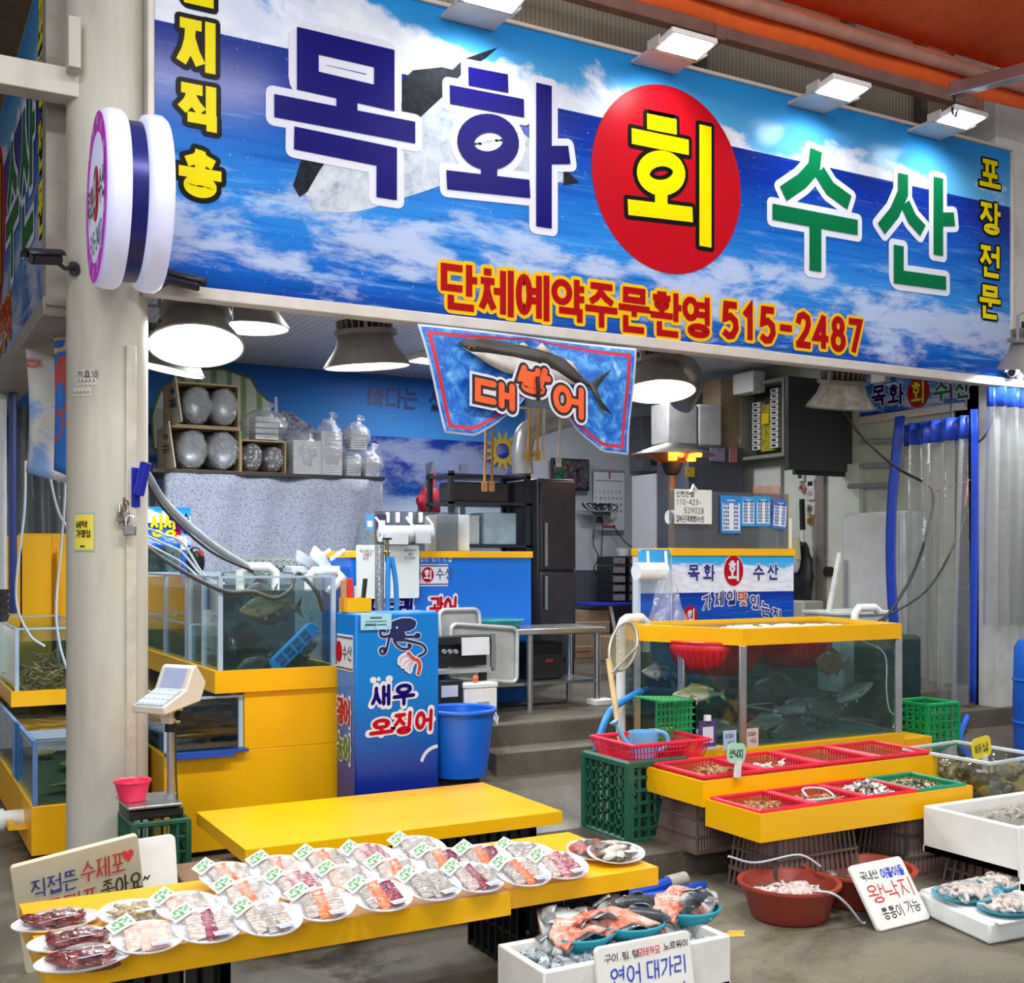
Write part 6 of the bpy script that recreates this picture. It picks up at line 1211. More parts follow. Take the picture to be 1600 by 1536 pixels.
m = MB(); a, b = at(558, 852, Y=BY1), at(590, 830, Y=BY1); m.hexa([(a.x, BY1, BZ), (b.x, BY1, BZ), (b.x, BY1 + .1, BZ), (a.x, BY1 + .1, BZ)], [(a.x + .04, BY1 + .04, a.z + .16), (b.x - .02, BY1 + .04, a.z + .16), (b.x - .02, BY1 + .06, a.z + .16), (a.x + .04, BY1 + .06, a.z + .16)]); m.solo('card_stand', 'clear acrylic card stand under the pale blue tag', 'stand', ACRY)
a, b = at(680, 850, Y=BY1 + .12), at(732, 805, Y=BY1 + .12); m = MB(); m.box((a.x, BY1 + .1, BZ + .002), (b.x, BY1 + .3, b.z)); m.solo('white_box', 'plain white box standing on the counter beside the paper rolls', 'box', M('box_white', '#ccd2d4', .5), bevel=.006)
# stove and storage in the dim middle
sh = TW('storage_shelf', 'dark steel shelf with white and blue boxes in the dim kitchen corner', 'shelf', (4.3, 8.2, .6)); a = at(705, 700, Y=8.2); b = at(824, 700, Y=8.2)
m = MB()
for x in (a.x, b.x):
    for y in (8.2, 8.6): m.box((x - .02, y - .02, .6), (x + .02, y + .02, 2.3))
m.done('uprights', M('dark_steel', '#3a3d40', .4, .5), sh)
for z in (1.3, 1.72, 2.06, 2.28): m = MB(); m.box((a.x - .02, 8.18, z - .02), (b.x + .02, 8.62, z)); m.done('shelf_board', M('dark_steel', '#3a3d40', .4, .5), sh)
for k, (f, w, h, z, c_, lb) in enumerate(((.02, .26, .24, 1.72, '#b9c6cc', 'white box on the dark shelf by the ladder'), (.45, .3, .26, 1.72, '#a3bccc', 'pale blue box beside the white one on the dark shelf'), (.02, .3, .3, 1.3, '#2f86b8', 'blue box on the lower board of the dark shelf'), (.55, .26, .32, 1.3, '#c5d3da', 'white box on the lower board of the dark shelf'), (.05, .5, .16, 2.06, '#2c2d31', 'black appliance on the upper board of the dark shelf'))):
    x = a.x + f * (b.x - a.x); m = MB(); m.box((x, 8.24, z + .002), (x + w, 8.5, z + h)); m.solo('storage_box', lb, 'box', M('store_%d' % k, c_, .5, var=.15), 'boxes on the dark kitchen shelf', bevel=.01)
fr = TW('fridge', 'tall dark grey fridge at the end of the kitchen shelf', 'fridge', (4.95, 8.1, .6)); a = at(840, 720, Y=8.1); b = at(890, 720, Y=8.1); m = MB(); m.box((a.x, 8.1, .62), (b.x + .05, 8.7, 2.26)); m.done('body', M('dark_fridge', '#34353a', .35, .4), fr, bevel=.012); m = MB(); m.box((a.x + .01, 8.07, .8), (b.x + .04, 8.1, 1.5)); m.box((a.x + .01, 8.07, 1.52), (b.x + .04, 8.1, 2.24)); m.done('door', M('dark_fridge_door', '#3f3d42', .3, .5), fr, bevel=.006); m = MB(); m.bar((a.x + .05, 8.05, 1.55), (a.x + .05, 8.05, 1.9), .02); m.bar((a.x + .05, 8.05, 1.2), (a.x + .05, 8.05, 1.47), .02); m.done('handle', STEEL, fr)
q = at(817, 655, Y=8.0); dc = TW('exhaust_duct', 'silver exhaust duct bending down behind the fish banner', 'duct', (q.x, 8.0, 2.2)); m = MB(); m.tube(bez([(q.x, 8.0, 2.28), (q.x, 8.0, 2.5), (q.x + .08, 8.0, 2.64), (q.x + .5, 8.05, 2.78)]), .085, 18); m.done('pipe', M('galvanised', '#b4b8bb', .35, .6), dc); m = MB(); m.cyl((q.x, 8, 2.42), (q.x, 8, 2.45), .092, n=18); m.done('collar', M('galvanised', '#b4b8bb', .35, .6), dc)
a, b = at(750, 632, Y=7.87), at(884, 640, Y=7.87); ur = TW('utensil_rail', 'thin steel rail carrying long kitchen tools behind the fish banner', 'rail', tuple(a)); m = MB(); m.tube([a, (b.x, 7.87, a.z)], .012); m.done('rail', STEEL, ur); m = MB()
for x in (a.x + .05, b.x - .05): m.tube([(x, 7.87, a.z), (x, 7.87, 3.45)], .006)
m.done('hangers', STEEL, ur); zr_ = a.z
for k, (px, y0_, y1_, c_) in enumerate(((828, 640, 712, '#c89a2c'), (842, 628, 712, '#cda23a'), (851, 640, 712, '#d9d4c8'), (876, 655, 722, '#c9c9c6'), (760, 670, 760, '#b98c4e'), (771, 672, 760, '#a97c42'))):
    q0, q1 = at(px, y0_, Y=7.85), at(px - 3, y1_, Y=7.85); q0.z = zr_; m = MB(); m.bar(q0, q1, .022, .014); m.cb(q1, (.05, .01, .08)); m.solo('ladle_handle', ('yellow handled tool hanging nearest the duct', 'second yellow handled tool hanging by the duct', 'cream handled tool hanging beside the yellow ones', 'grey wire tool hanging past the yellow handles', 'wooden stick standing under the banner foot', 'darker wooden stick beside the first stick')[k], 'tool', M('tool_%d' % k, c_, .5), 'long handled tools hanging in the kitchen', bevel=.003)
# low steel table with trays, grill, boxes
stb = TW('steel_table', 'low stainless steel table standing at the edge of the raised floor', 'table', (4.0, 6.95, .6)); 
m = MB(); m.box((3.05, 6.7, 1.1), (4.44, 7.16, 1.14)); m.done('table_top', STEEL, stb, bevel=.006); m = MB(); m.box((3.1, 6.75, .76), (4.4, 7.12, .78)); m.done('under_shelf', STEEL, stb)
for (x, y) in ((3.85, 6.73), (4.4, 6.75), (3.1, 6.75), (4.4, 7.12)):
    m = MB(); m.cyl((x, y, .6), (x, y, 1.1), .022, n=14); m.done('leg', STEEL, stb)
q = at(885, 1085, Y=6.75); m = MB(); m.box((4.34, 6.68, .6), (4.5, 6.8, .64)); m.solo('white_block', 'small white block at the foot of the steel table', 'block', FOAM, bevel=.006)
GT = M('grey_tray', '#b3b6b4', .35, .3)
for k, (px0, px1, py0, py1, Y, lb) in enumerate(((702, 806, 972, 1062, 6.56, 'large grey tray leaning on edge against the steel table'), (690, 752, 952, 1040, 6.66, 'smaller grey tray leaning behind the large one'))):
    a, b = at(px0, py1, Y=Y), at(px1, py0, Y=Y); r = T('grey_tray', lb, 'tray', (a.x, Y, a.z), rot=(rad(-8), rad(5 if k == 0 else 0), 0), group='grey trays leaning at the steel table'); w, h = b.x - a.x, b.z - a.z
    m = MB(); m.prism(rrect(0, 0, w, h, .04), (0, 0, 0), X_, Z_, -.008); m.done('tray_bottom', GT, r); m = MB(); m.tube([(x, -.015, z) for x, z in rrect(0, 0, w, h, .04)], .014, 8, closed=True); m.done('rim', GT, r)
a, b = at(688, 1052, Y=6.42), at(772, 992, Y=6.42); gr_ = TW('gas_grill', 'black gas grill box with dials in front of the steel table', 'grill', (a.x, 6.6, a.z)); m = MB(); m.box((a.x, 6.42, a.z + .17), (b.x, 6.52, b.z)); m.box((a.x, 6.48, a.z + .03), (b.x - .02, 6.52, a.z + .17)); m.done('body', DARK, gr_, bevel=.006); m = MB(); m.box((at(722, 1000, Y=6.41).x, 6.405, at(730, 1024, Y=6.41).z), (at(764, 1000, Y=6.41).x, 6.419, at(740, 996, Y=6.41).z)); m.done('white_panel', WPL, gr_); m = MB(); x = at(768, 1000, Y=6.4).x; m.box((x, 6.4, a.z), (x + .03, 6.419, b.z + .01)); m.done('steel_post', STEEL, gr_)
for k in range(3): q = at(694 + 9 * k, 1018, Y=6.41); m = MB(); m.cyl((q.x, 6.42, q.z), (q.x, 6.4, q.z), .014, n=12); m.done('dial', M('dial_grey', '#8d8f92', .4), gr_)
m = MB(); m.box((a.x - .06, 6.4, a.z - .005), (b.x - .02, 6.52, a.z + .02)); m.done('tray_shelf', GT, gr_); m = MB(); m.box((a.x, 6.46, .6), (a.x + .05, 6.5, a.z)); m.box((b.x - .07, 6.46, .6), (b.x - .03, 6.5, a.z)); m.done('legs', DARK, gr_)
a, b = at(688, 1095, Y=6.36), at(724, 1062, Y=6.36); m = MB(); m.box((a.x, 6.36, .602), (b.x, 6.45, b.z)); o = m.solo('black_box', 'black box with a white label under the gas grill', 'box', DARK, bevel=.006); m = MB(); q = at(690, 1090, Y=6.355); m.box((q.x, 6.354, q.z), (q.x + .11, 6.3585, q.z + .07)); m.done('white_label', WHT, o)
a, b = at(727, 1108, Y=6.33), at(777, 1066, Y=6.33); fb_ = TW('foam_box', 'white styrofoam box with a shipping label by the blue tub', 'box', (a.x, 6.33, .602)); m = MB(); m.box((a.x, 6.33, .602), (b.x, 6.45, b.z - .03)); m.done('box_body', FOAM, fb_, bevel=.008); m = MB(); m.box((a.x - .005, 6.325, b.z - .03), (b.x + .005, 6.455, b.z)); m.done('lid', FOAM, fb_, bevel=.006); m = MB(); m.box((a.x + .08, 6.322, .68), (a.x + .16, 6.3295, .73)); m.done('label', M('label_grey', '#9aa0a2', .6, var=.4, vs=90), fb_); m = MB(); m.lathe([(.012, 0), (.02, .03), (.0, .05)], (a.x + .09, 6.37, b.z + .001), 10); m.done('orange_cap', M('orange_cap', '#e2622a', .5), fb_)
a, b = at(832, 1064, Y=6.85), at(880, 1003, Y=6.85); m = MB(); m.box((a.x, 6.85, .785), (b.x, 7.1, b.z)); o = m.solo('black_case', 'black case lying on the lower shelf of the steel table', 'case', DARK, bevel=.01); m = MB(); m.box((a.x + .1, 6.846, .9), (a.x + .16, 6.849, .92)); m.done('red_mark', M('dull_red', '#7d2a22', .5), o)
q = at(768, 962, Y=7.0); r = T('teal_basket', 'teal plastic basket on the steel table behind the trays', 'basket', (q.x, 6.9, 1.142)); m = MB(); m.lathe([(0, 0), (.12, 0), (.14, .05), (.15, .05)], n=28, sx=1.2); m.done('bowl', M('teal_dark', '#177f88', .4), r, solid=.004); m = MB(); m.tube([(.18 * math.cos(a), .15 * math.sin(a), .052) for a in [2 * math.pi * k / 28 for k in range(28)]], .007, 6, closed=True); m.done('rim', M('teal_dark', '#177f88', .4), r)
m = MB(); q = at(715, 1110, Y=6.02); tb = TW('blue_tub', 'round blue plastic tub beside the octopus stand', 'tub', (2.98, 6.02, .36)); cx_ = 2.98
m.lathe([(0, .36), (.155, .36), (.2, .74), (.192, .74), (.148, .375), (0, .372)], (cx_, 6.02, 0), 40); m.done('tub_body', BLUEPL, tb, angle=60); m = MB(); m.tube([(cx_ + .203 * math.cos(a), 6.02 + .203 * math.sin(a), .735) for a in [2 * math.pi * k / 40 for k in range(40)]], .014, 8, closed=True); m.done('rim', BLUEPL, tb); m = MB(); m.disc((cx_, 6.02, .7), .19, 36); m.done('water', M('tub_water', '#0d47a8', .08), tb); m = MB(); m.tube([(cx_ + .2, 6.0, .72), (cx_ + .225, 5.98, .68), (cx_ + .215, 5.97, .64), (cx_ + .2, 5.98, .67)], .008, 6); m.done('handle', WPL, tb)

# ---------------------------------------------------------------- back wall: calendar, monitor, cases
a, b = at(928, 828, Y=10.62), at(975, 736, Y=10.62); cl = TW('wall_calendar', 'white wall calendar for the month of March with a big red 3', 'calendar', (a.x, 10.62, a.z)); w, h = b.x - a.x, b.z - a.z; Ok_ = V((a.x, 10.615, a.z))
m = MB(); m.box((a.x, 10.615, a.z), (b.x, 10.63, b.z)); m.done('sheet', M('calendar_paper', '#d6d8e2', .6, var=.02), cl); m = MB(); m.box((a.x - .004, 10.608, b.z - .02), (b.x + .004, 10.634, b.z + .006)); m.done('binding', GREYP, cl)
m = MB(); mr = MB(); text(mr, '3', Ok_, X_, Z_, w * .45, h * .86, .055, .075, .012, lift=.003); m.box((a.x + .02, 10.612, a.z + h * .82), (b.x - .02, 10.6145, a.z + h * .83)); d0 = 6
for n_ in range(1, 30):
    k = n_ + d0 - 1; r_, c__ = k // 7, k % 7; x, z = .012 + c__ * (w - .02) / 7, h * (.72 - .105 * r_); tgt = mr if c__ == 0 or n_ == 1 else m; text(tgt, str(n_), Ok_, X_, Z_, x, z, .022, .028, .004, gap=.05, lift=.003)
m.done('dates', GREY_INK, cl); mr.done('red_dates', RED, cl); m = MB(); m.box((a.x + w * .3, 10.612, a.z + .02), (a.x + w * .7, 10.6145, a.z + .05)); m.done('red_footer', M('footer_red', '#b04a50', .5), cl)
a, b = at(863, 765, Y=10.6), at(921, 718, Y=10.6); mo = TW('monitor', 'black security monitor screen fixed to the white back wall', 'monitor', (a.x, 10.6, a.z)); m = MB(); m.box((a.x, 10.6, a.z), (b.x, 10.64, b.z)); m.done('case', DARK, mo, bevel=.005)
t = NT('cctv_screen'); vo = t.n('TexVoronoi', {'Vector': t.co(), 'Scale': 30}, o=1); MATS['cctv_screen'] = t.done(t.bsdf(t.mix(.85, vo, '#141518'), .15)); m = MB(); m.box((a.x + .015, 10.597, a.z + .02), (b.x - .015, 10.599, b.z - .015)); m.done('screen', MATS['cctv_screen'], mo); m = MB(); m.box((a.x + .15, 10.63, a.z + .1), (a.x + .25, 10.68, a.z + .2)); m.done('mount', DARK, mo)
q = at(935, 800, Y=10.5); cb_ = TW('cable_shelf', 'little wall shelf with a tangle of black cables below the calendar', 'shelf', tuple(q)); m = MB(); m.box((q.x - .18, 10.45, q.z), (q.x + .18, 10.66, q.z + .015)); m.done('shelf_board', GREYP, cb_); m = MB(); rr_ = random.Random(5)
for k in range(9): p = V((q.x + rr_.uniform(-.15, .15), 10.5, q.z + .03)); m.tube(bez([p, p + V((rr_.uniform(-.1, .1), 0, .06)), p + V((rr_.uniform(-.12, .12), -.03, .02)), p + V((rr_.uniform(-.1, .1), -.05, -.06))]), .008, 5)
m.done('cables', CORD, cb_); m = MB(); m.box((q.x - .03, 10.46, q.z - .12), (q.x + .03, 10.5, q.z - .05)); m.done('power_adapter', DARK, cb_)
for k, pts in enumerate(([(930, 812), (927, 850), (935, 870), (928, 890), (940, 905)], [(942, 812), (940, 860), (938, 878)], [(958, 820), (975, 845), (1000, 862), (1020, 866)])): pipe([at(x, y, Y=10.55) for x, y in pts], .006, ('looping black cord with an adapter on the back wall', 'short straight black cord under the cable shelf', 'black cord sagging from the cable shelf to the lockers')[k], CORD, 'cord', 'cord', 'cords on the back wall', True)
BX = M('cardboard_reddish', '#a08468', .75, var=.1)
for k, (pl, pr, pt, pb, Y, lb) in enumerate(((889, 954, 984, 1012, 10.0, 'lower brown carton on the floor by the blue table'), (889, 953, 954, 983, 10.0, 'upper brown carton stacked by the blue table'), (958, 1000, 990, 1016, 9.45, 'brown carton half hidden behind the landing net'))):
    a, b = at(pl, pb, Y=Y), at(pr, pt, Y=Y); z0 = .602 if k != 1 else .602 + .245; m = MB(); m.box((a.x, Y, z0), (b.x, Y + .35, z0 + .24)); o = m.solo('carton', lb, 'carton', BX, 'brown cartons at the back of the shop', bevel=.004); m = MB(); m.box((a.x + .08, Y - .002, z0 + .06), (a.x + .26, Y - .0005, z0 + .075)); m.cyl((a.x + .05, Y - .002, z0 + .13), (a.x + .05, Y - .0005, z0 + .13), .025, n=14); m.done('print', M('print_red', '#9c3a34', .6), o); m = MB(); m.box((a.x, Y - .002, z0 + .11), (b.x, Y + .0, z0 + .125)); m.done('tape', M('tape', '#c9b99b', .3), o)
bt = TW('blue_table', 'blue topped folding table in front of the black drawer cases', 'table', (6.0, 9.9, .6)); a, b = at(926, 945, Y=9.9), at(1003, 938, Y=9.9); m = MB(); m.box((a.x, 9.9, 1.13), (b.x + .3, 10.5, 1.16)); m.done('table_top', M('table_blue', '#2333b0', .4), bt, bevel=.006)
for (x0_, x1_) in ((a.x + .25, a.x + .4), (b.x + .1, b.x + .25)): m = MB(); m.bar((x0_, 9.95, 1.13), (x1_, 10.0, .6), .025); m.done('leg', WPL, bt)
for r_ in range(5):
    for c__ in range(2):
        a = at(957 + c__ * 26, 938 - r_ * 14.5, Y=10.1); dr = T('drawer_case', 'black drawer case, ' + ('lowest', 'second from the bottom', 'middle one', 'second from the top', 'topmost')[r_] + ' of the stack ' + ('towards the dark fridge', 'towards the price booth')[c__], 'case', (a.x, 10.1, 1.162 + .096 * r_), group='black drawer cases on the blue table'); m = MB(); m.box((0, 0, 0), (.165, .3, .092)); m.done('case', DARK, dr, bevel=.006); m = MB(); m.box((.01, -.006, .014), (.155, 0, .08)); m.done('drawer_front', M('drawer_front', '#8a8488', .3, var=.5, vs=60), dr)
q = at(978, 868, Y=10.2); m = MB(); m.lathe([(0, 0), (.07, 0), (.1, .08), (.095, .08), (.066, .006), (0, .006)], (q.x, 10.22, 1.162 + .482), 24); m.solo('white_bowl', 'white plastic bowl on top of the drawer cases', 'bowl', WPL)

# ---------------------------------------------------------------- price booth in front of the panels
B2Y = 6.62; b2 = TW('price_booth', 'sea-picture price booth with yellow top behind the octagon tank', 'booth', (5.4, B2Y, .6)); O2 = V((0, B2Y, 0))
def Q2(px, py): return S2(px, py, B2Y)
xa, xb = Q2(1050, 900)[0], Q2(1240, 900)[0]; z_t, z_y, z_m = 1.683, 1.63, Q2(1145, 925)[1]
m = MB(); m.grid(lambda u, v: (xa + u * (xb - xa), B2Y, z_m + v * (z_y - z_m)), 1, 1); m.done('sky_print', sea_print('booth_sky', hz=-.01, ax=2, cl0=.78, clslope=.05, sky=('#8fd0ee', '#2fa6e8')), b2)
m = MB(); m.grid(lambda u, v: (xa + u * (xb - xa), B2Y, .75 + v * (z_m - .75)), 1, 1); m.done('sea_print', sea_print('booth_sea', hz=1.01, ax=1.6, deep='#0b46b8', mid='#0f5bc8', light='#1c74d8', foamamt=.1), b2)
m = MB(); m.box((xa, B2Y + .003, .6), (xb, 7.1, z_y)); m.box((xa + .1, B2Y + .003, .601), (xa + .12, 7.1, .7)); m.done('body', WPL, b2); m = MB(); m.box((xa - .01, B2Y - .012, z_y), (xb + .01, 7.11, z_t)); m.done('yellow_edge', YBOARD, b2, bevel=.003)
xw = Q2(1002, 900)[0]; m = MB(); m.prism(rrect(xw, .62, xa - .005, z_t - .01, .02), (0, B2Y + .01, 0), X_, Z_, -.03); m.done('side_wing', gradmat('wing_print', '#39a9e6', '#b9cfe6', .82, .95), b2); m = MB(); m.box((xw, B2Y + .006, .62), (xa - .006, B2Y + .009, z_m)); m.done('wing_sea', M('wing_blue', '#1558c0', .3), b2)
def box2(pl, pr, pt, pb): a = Q2(pl, pb); b = Q2(pr, pt); return a[0], a[1], b[0] - a[0], b[1] - a[1]
a, b = MB(), MB()
for ch, bx in (('목', (1075, 1092, 883, 907)), ('화', (1099, 1115, 883, 907)), ('수', (1177, 1193, 882, 906)), ('산', (1199, 1215, 882, 906))): bb = box2(*bx); glyph(b, ch, O2, X_, Z_, *bb, .016, .008, .002); glyph(a, ch, O2, X_, Z_, *bb, .016, 0, .004)
b.done('lettering_outline', WHT, b2); a.done('navy_lettering', M('ink_navy2', '#1d2f7d', .3, var=0), b2)
c = Q2(1146, 892); m = MB(); m.prism(arc(c[0], c[1], .095, .118, 0, 360, 32)[:-1], O2, X_, Z_, .002); m.done('oval_border', WHT, b2); m = MB(); m.prism(arc(c[0], c[1], .088, .11, 0, 360, 32)[:-1], O2, X_, Z_, .004); c2_ = Q2(1079, 962); m.prism(arc(c2_[0], c2_[1], .06, .072, 0, 360, 24)[:-1], O2, X_, Z_, .004); m.done('red_oval', RED, b2)
m = MB(); glyph(m, '회', O2, X_, Z_, c[0] - .05, c[1] - .07, .1, .14, .02, lift=.006); glyph(m, '회', V((c2_[0] - .035, B2Y, c2_[1] - .05)), (X_ + Z_ * .3).normalized(), Z_, 0, 0, .07, .08, .012, lift=.006); m.done('white_lettering', WHT, b2)
a, b, r_ = MB(), MB(), MB()
for k, (ch, px, py) in enumerate(zip('가제일맛있는집', (1098, 1117, 1136, 1154, 1173, 1190, 1208), (953, 947, 944, 944, 949, 958, 968))):
    tn = math.tan(rad((k - 3) * -6)); ux = (X_ + Z_ * tn).normalized(); x, z = Q2(px, py); bb = (x, z); w = .082; O3 = V((x - .005, B2Y, z - .01))
    glyph(b, ch, O3, ux, Z_, 0, 0, w, .1, .014, .008, .002); glyph(r_ if ch == '맛' else a, ch, O3, ux, Z_, 0, 0, w, .1, .014, 0, .005)
b.done('arc_outline', WHT, b2); a.done('arc_lettering', M('ink_navy2', '#1d2f7d', .3, var=0), b2); r_.done('arc_red_letter', M('ink_brick', '#b5442a', .4, var=0), b2)
m = MB(); q = Q2(1140, 975); m.ell((q[0], B2Y - .004, q[1] - .03), (.12, .003, .05), None, 20, 8, lambda v: 1 + .15 * math.sin(v.x * 14)); m.done('printed_garnish', M('ink_leaf', '#4a6a34', .5, var=.4, vs=30), b2)
g2 = TW('sneeze_guard', 'clear acrylic guard with price cards on the price booth', 'guard', (5.5, B2Y + .05, z_t)); a, b = Q2(1052, 858), Q2(1238, 772); m = MB(); m.box((a[0], B2Y + .04, z_t + .002), (b[0], B2Y + .05, b[1])); m.done('clear_sheet', MATS['smoky_acrylic'], g2); m = MB(); m.box((b[0] - .008, B2Y + .038, z_t + .002), (b[0], B2Y + .056, b[1])); m.done('edge', M('brass_edge', '#b58f3a', .4), g2)
def card(pl, pr, pt, pb, lb, head, tilt=0):
    a = at(pl, pb, Y=B2Y + .02); b = at(pr, pt, Y=B2Y + .02); w, h = b.x - a.x, b.z - a.z; r = T('price_card', lb, 'price card', (a.x, B2Y + .02, a.z), rot=(0, rad(tilt), 0), group='blue price cards on the guard of the price booth'); OO = V((0, 0, 0))
    m = MB(); m.box((0, 0, 0), (w, .006, h)); m.done('card', M('card_blue_' + head[1:], head, .4, var=0), r); m = MB(); m.box((.012, -.0015, .02), (w - .012, 0, h * .8)); m.done('white_sheet', M('card_white', '#dfe9f4', .5, var=0), r); m = MB(); n_ = 7
    for i in range(n_):
        z = .03 + i * h * .105
        for x0_, ww, in ((.02, w * .3), (w * .62, w * .25)):
            for q_ in range(3): m.box((x0_ + q_ * ww / 3, -.0028, z), (x0_ + q_ * ww / 3 + ww * .22, -.0016, z + .016 + .005 * ((i + q_) % 2)))
    m.done('price_writing', M('card_ink', '#34508c', .5, var=0), r)
    m = MB(); m.box((w * .3, -.0016, h * .86), (w * .7, -.0002, h * .89)); m.done('heading', WHT, r)
card(1127, 1158, 775, 833, 'longest blue price card, nearest the handwritten account sheet', '#1f86d0'); card(1158.5, 1180, 776, 822, 'short blue price card right beside the longest one', '#3d9bd8'); card(1181, 1204, 776, 822, 'short blue price card, third in the row of four', '#2a9ade'); card(1206, 1229, 780, 825, 'tilted darker blue price card at the end of the row', '#3f6fc0', 4)
a, b = at(1054, 818, Y=B2Y + .0), at(1112, 766, Y=B2Y + .0); ac = T('account_sheet', 'white sheet with a handwritten bank account number on the booth guard', 'sheet', (a.x, B2Y - .002, a.z)); w, h = b.x - a.x, b.z - a.z; m = MB(); m.box((0, 0, 0), (w, .004, h)); m.done('paper', M('sheet_white', '#e3e5de', .6, var=.02), ac)
m = MB(); kw = dict(rnd=True, jit=.025); O0 = V((0, -.001, 0)); text(m, '신한은행', O0, X_, Z_, .012, h * .78, .036, .04, .004, **kw); text(m, '110-423-', O0, X_, Z_, .012, h * .55, .04, .04, .004, **kw); text(m, '529028', O0, X_, Z_, .08, h * .3, .042, .042, .004, **kw); text(m, '김부곤(목화회수산)', O0, X_, Z_, .008, h * .05, .027, .045, .0042, gap=.06, **kw); m.done('handwriting', M('marker_black', '#23241f', .6, var=0), ac); m = MB(); m.tube([(w * .4, -.01, h - .02), (w * .45, -.02, h + .03), (w * .55, -.01, h)], .01, 6); m.done('clip', WPL, ac)
a, b = at(1045, 808, Y=B2Y + .1), at(1105, 808, Y=B2Y + .1); m = MB(); m.tube([a, b], .05, 18); m.solo('plastic_roll', 'white roll hanging behind the handwritten account sheet', 'roll', WPL)
a, b = at(1214, 857, Y=B2Y + .07), at(1237, 810, Y=B2Y + .07); m = MB(); m.box((a.x, a.y, a.z), (b.x, a.y + .004, b.z)); m.solo('paper_sheet', 'blank white sheet behind the guard under the tilted card', 'sheet', M('sheet_white', '#e3e5de', .6))
a, b = at(994, 893, Y=B2Y - .12), at(1038, 893, Y=B2Y - .12); br_ = TW('bag_roll', 'white roll of plastic bags with a hanging bag at the booth corner', 'roll', tuple(a)); m = MB(); m.tube([a, b], .06, 20); m.done('roll', WPL, br_); m = MB()
for p in (at(1012, 862, Y=B2Y - .06), at(1040, 862, Y=B2Y - .06)): m.tube([p, p + V((-.03, -.05, -.09)), V((p.x - .04, B2Y - .12, a.z))], .01, 6)
m.done('hooks', WPL, br_)
p0_, p1_ = at(1042, 893, Y=B2Y - .18), at(1035, 972, Y=B2Y - .18); m = MB(); m.grid(lambda u, v: (p0_.x + (u - .5) * (.06 + .3 * v) - .0 * v, B2Y - .18 - .06 * math.sin(u * math.pi) * (.4 + v) + .02 * math.sin(u * 17 + v * 6), p0_.z + (p1_.z - p0_.z) * v), 24, 14); m.done('hanging_bag', BAGM, br_)

# ---------------------------------------------------------------- heater, breaker boxes, cabinets, wall things on the inner side
q = at(1050, 712, Y=7.4); ht = T('heat_lamp', 'glowing orange patio heater with a wide grey hood', 'heater', (q.x, 7.4, .6)); zz = q.z - .6
m = MB(); m.lathe([(.33, 0), (.32, .008), (.16, .07), (.05, .1), (0, .105)], (0, 0, zz), 36); m.lathe([(.325, -.002), (.16, .06), (0, .09)], (0, 0, zz), 36); m.done('hood', M('hood_grey', '#8d8379', .4, .5), ht, angle=60); GLOW = M('orange_glow', '#ff7a1e', .5, var=0, emit=7)
m = MB(); m.lathe([(.2, .02), (.1, -.05), (.1, -.06), (.21, .015)], (0, 0, zz), 30); m.done('reflector', M('copper_reflector', '#c8743a', .3, .7), ht)
for x in (-.09, .09): m = MB(); m.tube([(x - .06, -.17, zz + .0), (x + .06, -.17, zz + .0)], .02, 8); m.cyl((x, -.13, zz - .05), (x, -.13, zz - .005), .035); m.done('heating_element', GLOW, ht)
m = MB(); m.lathe([(.09, 0), (.055, -.09), (.03, -.1)], (0, 0, zz - .055), 20); m.done('burner_cup', BLACKR, ht); m = MB(); m.cyl((0, 0, .0), (0, 0, zz - .15), .03, n=16); m.done('post', M('rusty_post', '#8a6d55', .5, .5, var=.25), ht)
l = bpy.data.lights.new('heat_glow', 'POINT'); l.energy = 9; l.color = (1, .45, .15); l.shadow_soft_size = .08; o = bpy.data.objects.new('heat_glow', l); C.objects.link(o); o.parent = ht; o.location = (0, -.12, zz - .02)
def PXW(px, py, X=7.62): return at(px, py, X=X)
eb = TW('breaker_cabinet', 'open grey breaker panel with white switches and yellow strips', 'electric panel', (7.42, 8.5, 2.6)); y0_, y1_ = PXW(1225, 650, 7.42).y, PXW(1154, 650, 7.42).y; zt_, zb_ = 3.3, at(1154, 720, X=7.42).z
GB = M('cabinet_grey', '#7d8078', .45, var=.05); m = MB(); m.box((7.62, y0_, zb_), (7.65, y1_, zt_)); m.box((7.42, y0_, zb_), (7.62, y0_ + .03, zt_)); m.box((7.42, y1_ - .03, zb_), (7.62, y1_, zt_)); m.box((7.42, y0_ + .03, zb_), (7.62, y1_ - .03, zb_ + .03)); m.box((7.42, y0_ + .03, zt_ - .03), (7.62, y1_ - .03, zt_)); m.done('cabinet', GB, eb)
m = MB(); m.box((7.6, y0_ + .03, zb_ + .03), (7.615, y1_ - .03, zt_ - .03)); m.done('dark_back', M('panel_dark', '#33352f', .6), eb); yc = PXW(1199, 650, 7.56).y
m = MB(); m.box((7.56, yc - .1, zb_ + .08), (7.6, yc + .1, zt_ - .2)); m.done('yellow_busbar', M('bus_yellow', '#a39a1c', .4, var=.5, vs=22), eb)
for k in range(11):
    for s_ in (-1, 1):
        if k > 8 and s_ > 0: continue
        z = zb_ + .1 + k * .052; m = MB(); m.box((7.53, yc + s_ * .13 - .055, z), (7.6, yc + s_ * .13 + .055, z + .044)); sw = m.done('breaker_switch', M('breaker_white', '#d4d5d6', .4, var=.03), eb); m = MB(); m.box((7.515, yc + s_ * .13 - .02, z + .014), (7.53, yc + s_ * .13 + .02, z + .03)); m.done('toggle', BLACKR, sw)
m = MB(); m.box((7.53, yc - .05, zb_ + .34), (7.56, yc + .05, zb_ + .44)); m.done('warning_label', M('warn_yellow', '#e8c800', .4), eb)
